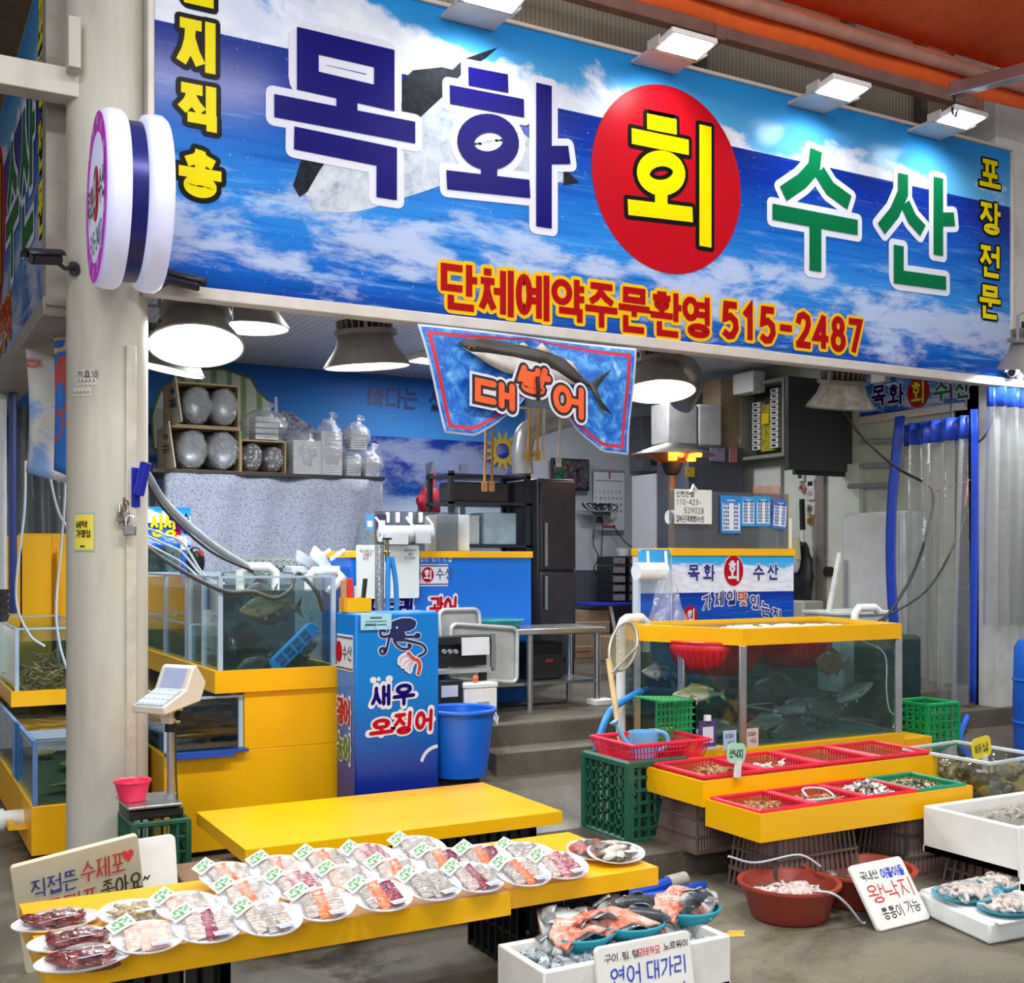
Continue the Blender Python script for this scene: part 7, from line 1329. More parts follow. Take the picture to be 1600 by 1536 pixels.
gd_ = TW('grey_panel_door', 'large dark grey door board hanging beside the breaker panel', 'board', (7.1, 7.6, 2.4)); a, b = at(1232, 733, Y=7.6), at(1342, 598, Y=7.6); m = MB(); m.box((a.x, 7.6, a.z), (b.x, 7.64, b.z)); m.done('door', M('anthracite', '#3c3f40', .5, var=.06), gd_, bevel=.006); m = MB(); m.box((a.x + .1, 7.62, a.z - .04), (b.x - .1, 7.66, a.z)); m.done('lower_bracket', DARK, gd_)
# lockers and boxes against the back wall end
lk = TW('locker', 'pale grey steel locker against the end of the back wall', 'locker', (6.8, 10.3, .6)); a, b = at(1024, 740, Y=9.35), at(1058, 740, Y=9.35); b.x -= .15; m = MB(); m.box((a.x, 9.35, .6), (b.x + .15, 9.75, a.z)); m.done('cabinet', M('locker_grey', '#b8b9c0', .4, var=.03), lk); mid = (a.x + b.x + .15) / 2
for x0_, x1_ in ((a.x + .005, mid - .004), (mid + .004, b.x + .145)): m = MB(); m.box((x0_, 9.338, .65), (x1_, 9.35, a.z - .01)); d_ = m.done('door', M('locker_grey', '#b8b9c0', .4), lk); m = MB(); m.cyl(((x0_ + x1_) / 2 + .03, 9.336, 2.1), ((x0_ + x1_) / 2 + .03, 9.325, 2.1), .01); m.done('lock', DARK, d_)
a, b = at(1062, 842, Y=8.8), at(1162, 700, Y=8.8); dk = TW('dark_cabinet', 'dark blue-grey cabinet with taped notices in the back corner', 'cabinet', (a.x, 8.8, .6)); m = MB(); m.box((a.x + .1, 8.8, .6), (b.x, 9.3, b.z)); m.done('body', M('slate_steel', '#4a4d58', .4, var=.05), dk, bevel=.01)
for k, (pl, pr, pt, pb, c_) in enumerate(((1110, 1133, 701, 720, '#8d83a0'), (1140, 1152, 700, 722, '#b0707c'), (1072, 1086, 730, 745, '#b5962a'))): p, q = at(pl, pb, Y=8.79), at(pr, pt, Y=8.79); m = MB(); m.box((p.x, 8.793, p.z), (q.x, 8.799, q.z)); m.done('notice', M('notice_%d' % k, c_, .6, var=.25, vs=60), dk)
ztop = b.z
for k, (pl, pr, pt, c_, lb, nm) in enumerate(((1044, 1090, 632, '#9c9c9b', 'white wrapped box on the dark cabinet, nearest the lit lamp', 'wrapped_box'), (1092, 1128, 634, '#b4b4b8', 'bright white bag on the dark cabinet beside the wrapped box', 'white_bag'), (1126, 1156, 594, '#86725a', 'tall brown carton on the dark cabinet', 'brown_carton'), (1068, 1122, 602, '#54463c', 'dark brown carton behind the white bag', 'dark_carton'))):
    Y = (8.82, 8.82, 8.84, 9.13)[k]; p, q = at(pl, 690, Y=Y), at(pr, pt, Y=Y); m = MB(); m.box((p.x, Y, ztop + .002), (q.x, Y + (.28 if k < 3 else .15), q.z)); m.solo(nm, lb, 'box', M('cabbox_%d' % k, c_, .6, var=.1), 'boxes on the dark cabinet', bevel=.015 if k < 2 else .004)
q = at(1166, 680, Y=8.8); m = MB(); m.ell((q.x - .02, 8.9, ztop + .085), (.1, .07, .085), None, 18, 12, lambda v: 1 + .1 * math.sin(v.x * 9 + v.z * 7)); m.solo('plastic_bag', 'crumpled clear bag at the foot of the tall brown carton', 'bag', BAGM)
a, b = at(1005, 735, Y=10.4), at(1044, 652, Y=10.4); g_ = TW('breaker_box', 'small grey breaker box on the back wall behind the heater', 'electric panel', (a.x, 10.4, a.z)); m = MB(); m.box((a.x, 10.4, a.z), (b.x, 10.66, b.z)); m.done('box', M('breaker_grey', '#6d6e76', .5), g_); m = MB(); m.box((a.x + .1, 10.39, a.z + .06), (b.x - .03, 10.399, b.z - .06)); m.done('dark_window', M('window_dark', '#26262a', .3, var=.4, vs=40), g_)
q = at(1080, 570, Y=8.2); m = MB(); m.tube(bez([(q.x - .5, 8.4, 3.3), (q.x - .1, 8.2, 3.3), (q.x, 8.2, 3.15), (q.x - .12, 8.2, 2.95)]), [.1 + .008 * (k % 2) for k in range(19)], 16); m.solo('flexible_duct', 'ribbed silver flexible duct beside the lit lamp', 'duct', M('foil_duct', '#a9adb2', .3, .7), angle=60)
# panels of the inner side wall
FR = M('cream_panel', '#c9cfc2', .4, var=.04)
cr = TW('cold_room_door', 'pale green cold-room panel with grey post on the inner side wall', 'panel', (7.6, 7.6, .6)); y0_, y1_ = PXW(1345, 850).y, PXW(1228, 850).y; m = MB(); m.box((7.6, y0_, .6), (7.655, y1_, 2.45)); m.done('panel', FR, cr); yp = PXW(1288, 850).y; m = MB(); m.box((7.56, yp - .05, .6), (7.6, yp + .05, 2.5)); m.done('post', M('post_brown', '#7d756c', .5, var=.1), cr); m = MB(); q = PXW(1301, 893); m.cyl((7.6, q.y, q.z), (7.55, q.y, q.z), .045, n=18); m.done('black_knob', BLACKR, cr)
for k, (px, py, s_, c_, lb) in enumerate(((1254, 746, .075, '#d4d8da', 'white digital thermostat highest on the pale green panel'), (1270, 757, .09, '#cfd3d4', 'white thermostat with black screen beside the highest one'), (1256, 763, .07, '#b98a84', 'tilted pinkish controller under the highest thermostat'), (1270, 773, .1, '#c9c3c0', 'flat white controller with pink screen'), (1270, 797, .1, '#cfcabd', 'cream controller lower on the panel'), (1268, 814, .06, '#c08a3c', 'small orange tag under the cream controller'))):
    q = PXW(px, py, 7.6); r = T('controller', lb, 'controller', (7.598, q.y, q.z), rot=(rad(40) if k == 2 else 0, 0, 0), group='little controllers on the pale green panel'); m = MB(); m.box((-.03, -s_ * .55, -s_ * .5), (0, s_ * .55, s_ * .5)); m.done('case', M('ctrl_%d' % k, c_, .4), r, bevel=.006)
    if k < 5: m = MB(); m.box((-.032, -s_ * .35, -s_ * .15), (-.0305, s_ * .35, s_ * .3)); m.done('screen', M('ctrl_screen_%d' % k, ('#3a3f44', '#23272b', '#7a4a48', '#b79aa0', '#8f8d84')[k], .2), r)
q0, q1 = PXW(1253, 780, 7.5), PXW(1256, 900, 7.5); bm = TW('broom', 'black and white handled broom leaning on the pale green panel', 'broom', tuple(q1)); m = MB(); m.bar(q0, q0.lerp(q1, .4), .035); m.done('grip', BLACKR, bm); m = MB(); m.bar(q0.lerp(q1, .4), q1 - V((0, 0, .3)), .025); m.done('pole', WPL, bm)
q = PXW(1247, 900, 7.42); m = MB(); m.ell((7.45, q.y, q.z), (.07, .15, .33), None, 18, 14, lambda v: 1 + .06 * math.sin(v.z * 12 + v.y * 5)); m.solo('black_bag', 'black bag hanging beside the price booth', 'bag', M('black_sack', '#17181b', .45, var=.5, vs=22)); q = PXW(1243, 840, 7.36); m = MB()
for k in range(4): m.bar((7.36, q.y - .03 + .025 * k, q.z), (7.34, q.y - .07 + .03 * k, q.z - .2), .025)
m.solo('rubber_gloves', 'pair of cream rubber gloves hung above the black bag', 'gloves', M('cream_glove', '#d6d0a6', .5)); q = PXW(1243, 875, 7.36); m = MB(); m.ell((7.36, q.y, q.z), (.03, .06, .12), None, 12, 8); m.solo('white_cloth', 'limp white cloth between the gloves and the black bag', 'cloth', M('cloth_white', '#c9cbce', .7))
m = MB(); q = PXW(1250, 955, 7.4); m.box((7.3, q.y - .15, .602), (7.55, q.y + .15, q.z + .1)); m.solo('grey_machine', 'grey plastic machine on the floor behind the price booth', 'machine', M('machine_grey', '#a6a69e', .5, var=.1), bevel=.02)
wf = TW('white_fridge', 'white fridge standing against the inner wall by the plastic curtain', 'fridge', (7.4, 7.0, .6)); y0_, y1_ = at(1412, 850, X=7.35).y, at(1318, 850, X=7.35).y; m = MB(); m.box((7.35, y0_, .62), (7.62, y1_, 2.0)); m.done('cabinet', M('fridge_white', '#bfc2c2', .4, var=.06), wf, bevel=.012); m = MB(); m.box((7.33, y0_ + .01, .8), (7.35, y1_ - .01, 1.98)); d_ = m.done('door', M('fridge_white', '#bfc2c2', .4), wf, bevel=.006); m = MB(); m.bar((7.31, y1_ - .06, 1.2), (7.31, y1_ - .06, 1.6), .025); m.done('handle', GREYP, d_)
# inner shop sign on the side wall
IX = 7.62; y1_, y0_ = at(1343, 640, X=IX).y, 6.35; isg = TW('inner_sign', 'small sea-picture shop sign on the inner side wall', 'sign', (IX, 6.9, 2.8)); zb_ = at(1343, 652, X=IX).z; m = MB(); m.grid(lambda u, v: (IX, y1_ - u * (y1_ - y0_), zb_ + v * .55), 1, 1); m.done('printed_panel', sea_print('inner_print', hz=.82, ax=2.4), isg); m = MB(); m.box((IX + .003, y0_, zb_ - .0), (IX + .03, y1_, zb_ + .56)); m.box((IX - .01, y0_, zb_ - .06), (IX + .03, y1_, zb_)); m.done('frame', ALU, isg)
OI = V((IX, y1_, zb_)); LW = y1_ - y0_
def ipos(px, py): q = at(px, py, X=IX); return y1_ - q.y, q.z - zb_
def ibox(pl, pr, pt, pb): a = ipos(pl, pb); b = ipos(pr, pt); c = ipos((pl + pr) / 2, pb); d = ipos((pl + pr) / 2, pt); return a[0], c[1], b[0] - a[0], d[1] - c[1]
lettering(isg, [('목', *ibox(1363, 1384, 603, 634), .025, .01), ('화', *ibox(1389, 1411, 601, 632), .025, .01)], 'navy_lettering', NAVY, WHT, OI, nY, Z_); lettering(isg, [('수', *ibox(1459, 1484, 595, 626), .025, .01), ('산', *ibox(1493, 1515, 593, 622), .025, .01)], 'green_lettering', GREEN, WHT, OI, nY, Z_)
a = ipos(1418, 613); b = ipos(1453, 613); c = ipos(1435, 613); m = MB(); m.prism(arc(c[0], c[1], (b[0] - a[0]) / 2, .13, 0, 360, 32)[:-1], OI, nY, Z_, .002, .001); m.done('red_disc', RED, isg); lettering(isg, [('회', *ibox(1425, 1446, 597, 630), .022, .008)], 'yellow_letter', YEL, BLK, OI, nY, Z_)
q = at(1378, 590, X=7.6); m = MB(); m.cb(q, (.1, .16, .09)); m.solo('junction_box', 'white junction box above the inner sign', 'box', WPL, bevel=.006)
q = at(1170, 572, X=7.4); m = MB(); m.cb((7.4, q.y, 3.3), (.15, .3, .2)); m.solo('wall_speaker', 'white box fixture high above the breaker panel', 'fixture', WPL, bevel=.01)
wp = TW('switch_plate_board', 'white board with a peach rounded plate below the breaker cabinet', 'board', (7.6, 8.7, 2.0)); p, q = PXW(1163, 800, 7.6), PXW(1222, 728, 7.6); m = MB(); m.box((7.58, q.y, p.z), (7.64, p.y, q.z)); m.done('white_sheet', M('board_white2', '#c6cac6', .45, var=.04), wp); p, q = PXW(1174, 795, 7.58), PXW(1219, 757, 7.58); m = MB(); m.prism([(a_, b_) for a_, b_ in rrect(0, 0, p.y - q.y, q.z - p.z, .05)], (7.579, p.y, p.z), -Y_, Z_, .01); m.done('peach_plate', M('peach_plate', '#d0a58e', .4), wp)
# ---------------------------------------------------------------- octagon tank on the aisle side
PA, PB, PC, PD, PE_ = (4.29, 6.12), (4.59, 5.45), (5.9, 5.45), (6.12, 6.4), (4.36, 6.4)
TK = [PA, PB, PC, PD, PE_]; ZB, ZG, ZR = .3, .47, 1.085
def off(poly, d):
    l, r_ = miter([(x, y) for x, y in poly], abs(d), True); a0 = sum(poly[i - 1][0] * poly[i][1] - poly[i][0] * poly[i - 1][1] for i in range(len(poly))); q = (r_ if a0 > 0 else l) if d > 0 else (l if a0 > 0 else r_); return [(p.x, p.y) for p in q]
ot = TW('octagon_tank', 'big angled glass fish tank with yellow rim before the price booth', 'tank', (5.2, 5.9, .2))
Oz = V((0, 0, 0)); m = MB(); m.prism(off(TK, .03), Oz, X_, Y_, ZG - .15, .15); m.box((5.85, 5.5, .15), (6.28, 6.35, ZG - .06)); m.done('yellow_plinth', YBOARD, ot, bevel=.004)
for i in range(5):
    a, b = TK[i], TK[(i + 1) % 5]; d = (V(b) - V(a)).normalized(); n_ = V((d.y, -d.x)) * .012; m = MB(); m.hexa([(*a, ZG), (*b, ZG), (b[0] - n_.x, b[1] - n_.y, ZG), (a[0] - n_.x, a[1] - n_.y, ZG)], [(*a, ZR), (*b, ZR), (b[0] - n_.x, b[1] - n_.y, ZR), (a[0] - n_.x, a[1] - n_.y, ZR)]); m.done('glass_panel', ACRY, ot)
po, pi_ = off(TK, .02), off(TK, -.05); m = MB()
for i in range(5):
    j = (i + 1) % 5; m.hexa([(*po[i], ZR), (*po[j], ZR), (*pi_[j], ZR), (*pi_[i], ZR)], [(*po[i], ZR + .1), (*po[j], ZR + .1), (*pi_[j], ZR + .1), (*pi_[i], ZR + .1)])
m.done('yellow_rim', YBOARD, ot)
for p, q in ((PB, None), (PA, PB), (PC, None), (PA, None)):
    c = V(p) if q is None else V(p).lerp(V(q), .44); m = MB(); m.cb((c.x - .002, c.y - .006, (ZG + ZR) / 2), (.045, .03, ZR - ZG), Matrix.Rotation(rad(-25 if q is None else -66), 3, 'Z')); m.done('steel_post', STEEL if p != PC else GREYP, ot, bevel=.004)
wi = off(TK, -.02); m = MB(); m.prism(wi, Oz, X_, Y_, ZR + .075 - ZG - .01, ZG + .01); m.done('water', WATER2, ot); m = MB(); m.prism(wi, Oz, X_, Y_, .002, ZR + .076); m.done('water_surface', WSURF, ot); m = MB(); m.prism(off(TK, -.016), Oz, X_, Y_, .006, ZG + .001); m.hexa([(*pi_[3], ZG + .01), (*pi_[4], ZG + .01), (pi_[4][0], pi_[4][1] + .02, ZG + .01), (pi_[3][0], pi_[3][1] + .02, ZG + .01)], [(*pi_[3], ZR), (*pi_[4], ZR), (pi_[4][0], pi_[4][1] + .02, ZR), (pi_[3][0], pi_[3][1] + .02, ZR)]); m.done('dark_liner', M('tank_liner_dark', '#4a6468', .6, var=.3, vs=3), ot)
GO = 'live fish in the octagon tank'
fish('bass', F_BASS, at(1092, 1085, Y=5.68), rad(2), 'golden-green scaled fish swimming clear behind the front posts', 1, rad(3), 0, GO); fish('bream', F_BREAM, at(1300, 1037, Y=5.62), rad(8), 'brown sea bream near the glass away from the red baskets', .85, rad(8), 0, GO)
OF = ('grey fish at the net end of the octagon tank under the first red basket', 'large dark fish under the second red basket in the octagon tank', 'dark fish beside the front corner post of the octagon tank', 'grey fish in the middle of the octagon tank facing its far end', 'slim grey fish low in the octagon tank behind the pale pink card', 'dark fish low beneath the brown sea bream', 'dark tilted fish low at the net end of the octagon tank', 'grey fish low behind the purple card stand', 'tilted grey fish furthest from the net in the octagon tank', 'lowest dark fish gliding over the floor of the octagon tank')
for k, (px, py, Y, k_, mt, rz, s_, pt) in enumerate(((1030, 1050, 6.0, 'grey', F_GREY, 10, .8, 5), (1215, 1075, 5.85, 'dark', F_DARK, -4, 1.2, 4), (1150, 1085, 5.95, 'dark', F_DARK, 10, 1, -4), (1250, 1105, 5.75, 'grey', F_GREY, 175, 1.1, 0), (1200, 1130, 5.7, 'bass', F_GREY, 5, 1.1, -3), (1290, 1112, 5.7, 'dark', F_DARK, 185, 1.1, 0), (1060, 1120, 5.85, 'dark', F_DARK, 30, .9, 20), (1120, 1140, 5.75, 'grey', F_GREY, 8, 1, 0), (1330, 1085, 5.7, 'grey', F_GREY, 160, .9, 25), (1240, 1145, 5.6, 'dark', F_DARK, 3, 1.2, 0))):
    fish(k_, mt, at(px, py, Y=Y), rad(rz), OF[k], s_, rad(pt), 0, GO)
RB = M('red_basket_plastic', '#d0202f', .4, var=.1)
for k, (px, Y, r_, lb) in enumerate(((1118, 5.82, .3, 'red net basket floating in the tank, nearest the front corner'), (1238, 5.98, .26, 'second red net basket floating further along the tank'))):
    q = at(px, 1000, Y=Y); bk_ = T('red_basket', lb, 'basket', (q.x, Y, .885), group='red baskets floating in the octagon tank'); m = MB(); m.lathe([(0, 0), (.6 * r_, 0), (.86 * r_, .07), (r_, .16), (r_ * 1.02, .2)], n=44); m.done('bowl', RB, bk_, solid=.004, angle=70); m = MB(); m.tube([(r_ * 1.02 * math.cos(a), r_ * 1.02 * math.sin(a), .205) for a in [2 * math.pi * i / 44 for i in range(44)]], .01, 6, closed=True); m.done('rim', RB, bk_); m = MB()
    for i in range(44): a = 2 * math.pi * i / 44; m.tube([(.63 * r_ * math.cos(a), .63 * r_ * math.sin(a), .004), (.865 * r_ * math.cos(a), .865 * r_ * math.sin(a), .07), (1.006 * r_ * math.cos(a), 1.006 * r_ * math.sin(a), .16)], .005, 4)
    m.done('ribs', M('red_rib', '#b01524', .45), bk_)
m = MB(); rr_ = random.Random(9)
for i in range(70): a = rr_.uniform(0, 6.3); q = math.sqrt(rr_.random()); m.ell((5.15 + .55 * q * math.cos(a), 5.8 + .18 * q * math.sin(a), ZR + .08), (.02 + .03 * rr_.random(), .02 + .02 * rr_.random(), .008), None, 8, 4)
m.solo('water_foam', 'white bubbling froth on the water of the octagon tank', 'foam', M('froth_white', '#e9eef0', .4), kind='stuff')
pipe([(4.18, 6.14, .3), (4.18, 6.14, 1.17), (4.2, 6.14, 1.21), (4.24, 6.16, 1.225), (4.38, 6.2, 1.225), (4.43, 6.22, 1.2), (4.43, 6.22, 1.0)], .03, 'thick white pipe rising and bending over the tank end by the net', PVCW, n=14)
q = at(1348, 968, Y=6.2); pipe([(q.x - .08, 6.2, 1.1), (q.x - .08, 6.2, 1.21), (q.x - .04, 6.2, 1.25), (q.x + .12, 6.2, 1.25), (q.x + .16, 6.2, 1.22)], .03, 'white pipe elbow sticking out of the far end of the octagon tank')
CG = M('curtain_cord_clear', '#b9c4c4', .3); pipe([at(1345, 1000, Y=5.47), at(1382, 1022, Y=5.47), at(1385, 1080, Y=5.47), at(1390, 1110, Y=5.47), at(1400, 1120, Y=5.47), at(1395, 1138, Y=5.47)], .005, 'thin pale air line inside the far end of the octagon tank', CG, 'air_hose', 'hose', None, True); pipe([at(1372, 975, Y=6.0), at(1394, 1010, Y=5.5), at(1398, 1060, Y=5.5), at(1405, 1115, Y=5.5)], .007, 'black cord dropping into the far end of the octagon tank', CORD, 'cord', 'cord', None, True)

# things along the tank foot
nt_ = TW('landing_net', 'long handled landing net leaning at the white tank pipe', 'net', (3.9, 5.55, .2)); h0, h1, h2 = at(971, 1168, Y=5.5), at(955, 1060, Y=5.75), at(951, 1030, Y=5.8)
m = MB(); m.tube([h0, h1, h2], .017, 10); m.done('wooden_handle', M('bamboo', '#c9ab78', .5, var=.15), nt_); c = at(974, 1010, Y=5.86); a1 = (at(982, 968, Y=5.9) - at(956, 1055, Y=5.8)).normalized(); a2 = a1.cross(V((-.3, -1, .1))).normalized()
m = MB(); lp = [c + a1 * (.165 * math.cos(t_)) + a2 * (.085 * math.sin(t_)) for t_ in [2 * math.pi * k / 28 for k in range(28)]]; m.tube(lp, .009, 6, closed=True); m.tube([c - a1 * .16, h1], .012, 6); m.tube([c + a1 * .05 + a2 * .09, h1 + V((0, 0, .03))], .008, 6); m.done('hoop', M('net_hoop', '#a8a498', .4, .4), nt_)
m = MB(); dn = a1.cross(a2).normalized(); m.grid(lambda u, v: c + (a1 * (.163 * math.cos(u * 6.2832)) + a2 * (.083 * math.sin(u * 6.2832))) * (1 - v) ** .7 + dn * (.05 * v), 28, 6); t = NT('net_mesh'); ck_ = t.n('TexVoronoi', {'Vector': t.co(), 'Scale': 130}, o=0, feature='DISTANCE_TO_EDGE'); MATS['net_mesh'] = t.done(t.n('MixShader', {0: t.ma('MULTIPLY_ADD', t.ma('LESS_THAN', ck_, .12), .5, .4), 1: t.n('BsdfTransparent'), 2: t.n('BsdfDiffuse', {0: '#9a8f72'})})); m.done('netting', MATS['net_mesh'], nt_)
q = at(985, 1240, Y=5.2); GCX = 3.63
crate('green_crate', 'tall dark green crate standing on the concrete ledge by the tank', (GCX, 5.2, .13), .36, .42, .4, DGREEN, 0, 6, 6, .019)
for k in range(2): pass
def meshtray(name, lb, cat, loc, w, d, h, mat, rz=0, group=None, copyof=None):
    if copyof: return dup(copyof, loc, rz, lb, group)
    r = T(name, lb, cat, loc, rz, group); x, y, t_ = w / 2, d / 2, .025; B = [(-x + t_, -y + t_, 0), (x - t_, -y + t_, 0), (x - t_, y - t_, 0), (-x + t_, y - t_, 0)]; U = [(-x, -y, h), (x, -y, h), (x, y, h), (-x, y, h)]
    m = MB()
    for i in range(4): j = (i + 1) % 4; L_ = w if i % 2 == 0 else d; m.lattice(B[i], B[j], U[j], U[i], int(L_ / .022), 2, .006, .006)
    m.done('side_mesh', mat, r); m = MB(); m.lattice(*B, int(w / .03), int(d / .03), .007, .005); m.box((-x + t_, -y + t_, -.002), (x - t_, y - t_, 0)); m.done('floor_mesh', mat, r); m = MB(); m.tube(U, .011, 6, closed=True); m.box((-x - .012, -y - .012, h - .005), (x + .012, -y, h + .004)); m.box((-x - .012, y, h - .005), (x + .012, y + .012, h + .004)); m.box((-x - .012, -y, h - .005), (-x, y, h + .004)); m.box((x, -y, h - .005), (x + .012, y, h + .004)); m.done('rim', mat, r); return r
rt_ = meshtray('red_tray', 'deep red mesh tray with a watering can on the green crate', 'tray', (3.72, 5.18, .54), .5, .4, .09, REDPL)
m = MB(); wc = T('watering_can', 'light blue watering can standing in the red tray', 'watering can', (3.62, 5.1, .545), rad(-20)); LBL_ = M('baby_blue_plastic', '#6fb4e8', .35, var=.04)
m.lathe([(0, 0), (.06, 0), (.068, .06), (.075, .14), (.07, .14), (.06, .01), (0, .008)], n=26, sx=1.1, sy=.9); m.done('can_body', LBL_, wc, angle=60); m = MB(); m.tube([(-.06, 0, .05), (-.11, 0, .1), (-.15, 0, .18)], [.018, .014, .012], 10); m.lathe([(.012, 0), (.028, .025), (0, .03)], (-.15, 0, .175), 14, M=Matrix.Rotation(rad(-30), 3, 'Y')); m.done('spout', LBL_, wc); m = MB(); m.tube(bez([(.06, 0, .14), (.12, 0, .12), (.13, 0, .06), (.075, 0, .03)]), .013, 8); m.done('handle', LBL_, wc)
m = MB(); m.lathe([(0, 0), (.08, 0), (.1, .05), (.095, .05), (.076, .006), (0, .006)], (3.8, 5.12, .545), 26); m.solo('red_bowl', 'small red bowl beside the watering can in the red tray', 'bowl', M('red_bowl_plastic', '#c3182a', .35))
gl = TW('green_basket', 'bright green lattice basket lying on its side behind the red tray', 'basket', (3.98, 5.32, .56)); a, b = at(1026, 1178, Y=5.3), at(1085, 1127, Y=5.3); z0_, z1_ = .56, .8; GB_ = M('bright_green_plastic', '#0f9a52', .4, var=.08)
m = MB(); m.lattice((a.x, 5.3, z0_), (b.x, 5.3, z0_), (b.x, 5.3, z1_), (a.x, 5.3, z1_), 9, 6, .012, .01); m.done('front_lattice', GB_, gl); m = MB(); m.lattice((a.x - .08, 5.12, z1_ + .03), (b.x, 5.3, z1_), (b.x, 5.48, z1_), (a.x - .08, 5.4, z1_ + .03), 9, 6, .012, .01); m.done('top_lattice', GB_, gl); m = MB(); m.lattice((b.x, 5.3, z0_), (b.x, 5.48, z0_), (b.x, 5.48, z1_), (b.x, 5.3, z1_), 5, 6, .012, .01); m.done('end_lattice', GB_, gl)
pipe([at(931, 1178, Y=5.75), at(937, 1150, Y=5.75), at(955, 1110, Y=5.8), at(990, 1086, Y=6.0), at(1010, 1078, Y=6.15)], .022, 'light blue hose curving past the landing net', M('sky_hose', '#2a8edc', .3), 'hose', 'hose', None, True)
m = MB(); m.box((3.95, 5.5, .3), (4.2, 5.52, .62)); m.solo('yellow_plank', 'small yellow panel at the tank end beneath the net', 'board', YBOARD)
# small stand cards before the tank
a = at(1093, 1178, Y=5.25); pcd = T('payment_stand', 'small acrylic stand with a purple framed card on the tray board', 'stand', (a.x, 5.22, .525)); m = MB(); m.box((0, 0, .0), (.12, .06, .012)); m.done('stand_base', M('clear_base', '#b9c4da', .2), pcd); m = MB(); m.box((.0, .03, .012), (.12, .04, .16)); m.done('purple_card', M('purple_card', '#4a3f78', .4, var=.35, vs=40), pcd); m = MB(); m.box((.022, .0275, .035), (.098, .0295, .125)); m.done('white_square', WHT, pcd); m = MB(); m.cyl((.06, .035, .16), (.06, .035, .19), .022, n=10); m.done('white_clip', WPL, pcd)
for k, (px, py, c_, lb) in enumerate(((1131, 1167, '#b9cfe8', 'pale blue handwritten card beside the purple card stand'), (1166, 1165, '#e0c4b0', 'pale pink handwritten card on the tank plinth past the steel post'))):
    a = at(px, py, Y=5.425); m = MB(); m.box((a.x, 5.425, .471), (a.x + .095, 5.431, .585)); o = m.solo('small_card', lb, 'card', M('scard_%d' % k, c_, .6), 'small handwritten cards before the tank'); m = MB(); Oq_ = V((a.x, 5.425, .48)); text(m, '오징어', Oq_, X_, Z_, .01, .062, .02, .024, .003, rnd=True, jit=.05); text(m, '낙지', Oq_, X_, Z_, .03, .02, .022, .026, .003, rnd=True, jit=.05); m.done('handwriting', M('marker_purple', '#5a4a8c', .6), o)

# ---------------------------------------------------------------- stepped yellow tray boxes
def traybox(lb, x0, x1, y0, y1, z0, z1):
    r = TW('tray_board', lb, 'stand', ((x0 + x1) / 2, (y0 + y1) / 2, z0)); m = MB(); m.box((x0, y0, z0), (x1, y0 + .02, z1)); m.box((x0, y1 - .02, z0), (x1, y1, z1)); m.box((x0, y0 + .02, z0), (x0 + .02, y1 - .02, z1)); m.box((x1 - .02, y0 + .02, z0), (x1, y1 - .02, z1)); m.done('sides', YB2, r); m = MB(); m.box((x0 + .02, y0 + .02, z0 + .02), (x1 - .02, y1 - .02, z0 + .04)); m.done('base_board', YB2, r); return r
traybox('upper yellow tray box holding four red trays below the tank', 3.56, 5.2, 4.52, 4.99, .39, .515); traybox('lower yellow tray box holding red and green trays behind the basins', 3.56, 4.98, 4.1, 4.5, .305, .435)
LQ = water_mat('shallow_water', (.85, .8, .72), .22, '#a0704c'); OCT = M('small_octopus_flesh', '#a5794f', .3, var=.4, vs=40); PALE = M('pale_squid_flesh', '#d8cbc4', .3, var=.2, vs=30)
def squiggle(m, c, n_, r_, seed, rad_=.008, h=.02):
    rr_ = random.Random(seed)
    for i in range(n_):
        q = V(c) + V((rr_.uniform(-r_, r_), rr_.uniform(-r_, r_) * .7, 0)); a = rr_.uniform(0, 6.28); tw = rr_.uniform(-.7, .7); p = []
        for k in range(6): p.append(V((q.x, q.y, c[2] + h * .6 * (1 + math.sin(k * .9 + i))))); a += tw + rr_.uniform(-.25, .25); q = q + V((math.cos(a), math.sin(a), 0)) * .017
        p = bez(p, 2); L_ = len(p); m.tube(p, [rad_ * (1.15 - .75 * k / L_) for k in range(L_)], 7)
        if i % 2 == 0: m.ell(p[0], (rad_ * 2, rad_ * 1.6, rad_ * 1.4), Matrix.Rotation(a, 3, 'Z'), 10, 7)
rp = None; wT, dT = .365, .41
UP = ['red tray at the near end of the upper row, octopus inside', 'upper-row red tray behind the green fish tag', 'third upper-row red tray, holding only shallow water', 'last upper-row red tray, nearest the clear tub']
for k in range(4):
    x = 3.78 + k * .4; loc = (x, 4.755, .455)
    r = meshtray('red_mesh_tray', UP[k], 'tray', loc, wT, dT, .075, REDPL, 0, 'red mesh trays on the yellow tray boxes') if k == 0 else meshtray('', UP[k], 'tray', loc, 0, 0, 0, None, 0, None, rp); rp = rp or r
    m = MB(); m.box((x - .16, 4.57, .458), (x + .16, 4.94, .508)); m.solo('tray_water', 'shallow brownish water in the ' + ('near-end', 'tagged', 'third', 'last')[k] + ' tray of the upper row', 'water', LQ, 'water in the red trays', kind='stuff')
    if k < 2: m = MB(); squiggle(m, (x + .02, 4.74, .503), 16 if k == 0 else 8, .1, k, .008, .012); m.solo('octopus_heap', ('small brown octopuses in the near-end red tray of the upper row', 'pale squid pieces in the red tray behind the tag')[k], 'octopus', OCT if k == 0 else PALE, kind='stuff')
LO = ['red tray at the near end of the lower row, octopuses inside', 'second lower-row red tray, with a loop of clear hose', 'lower-row red tray heaped with grey and white shellfish', 'green tray of dark shellfish at the end of the lower row']
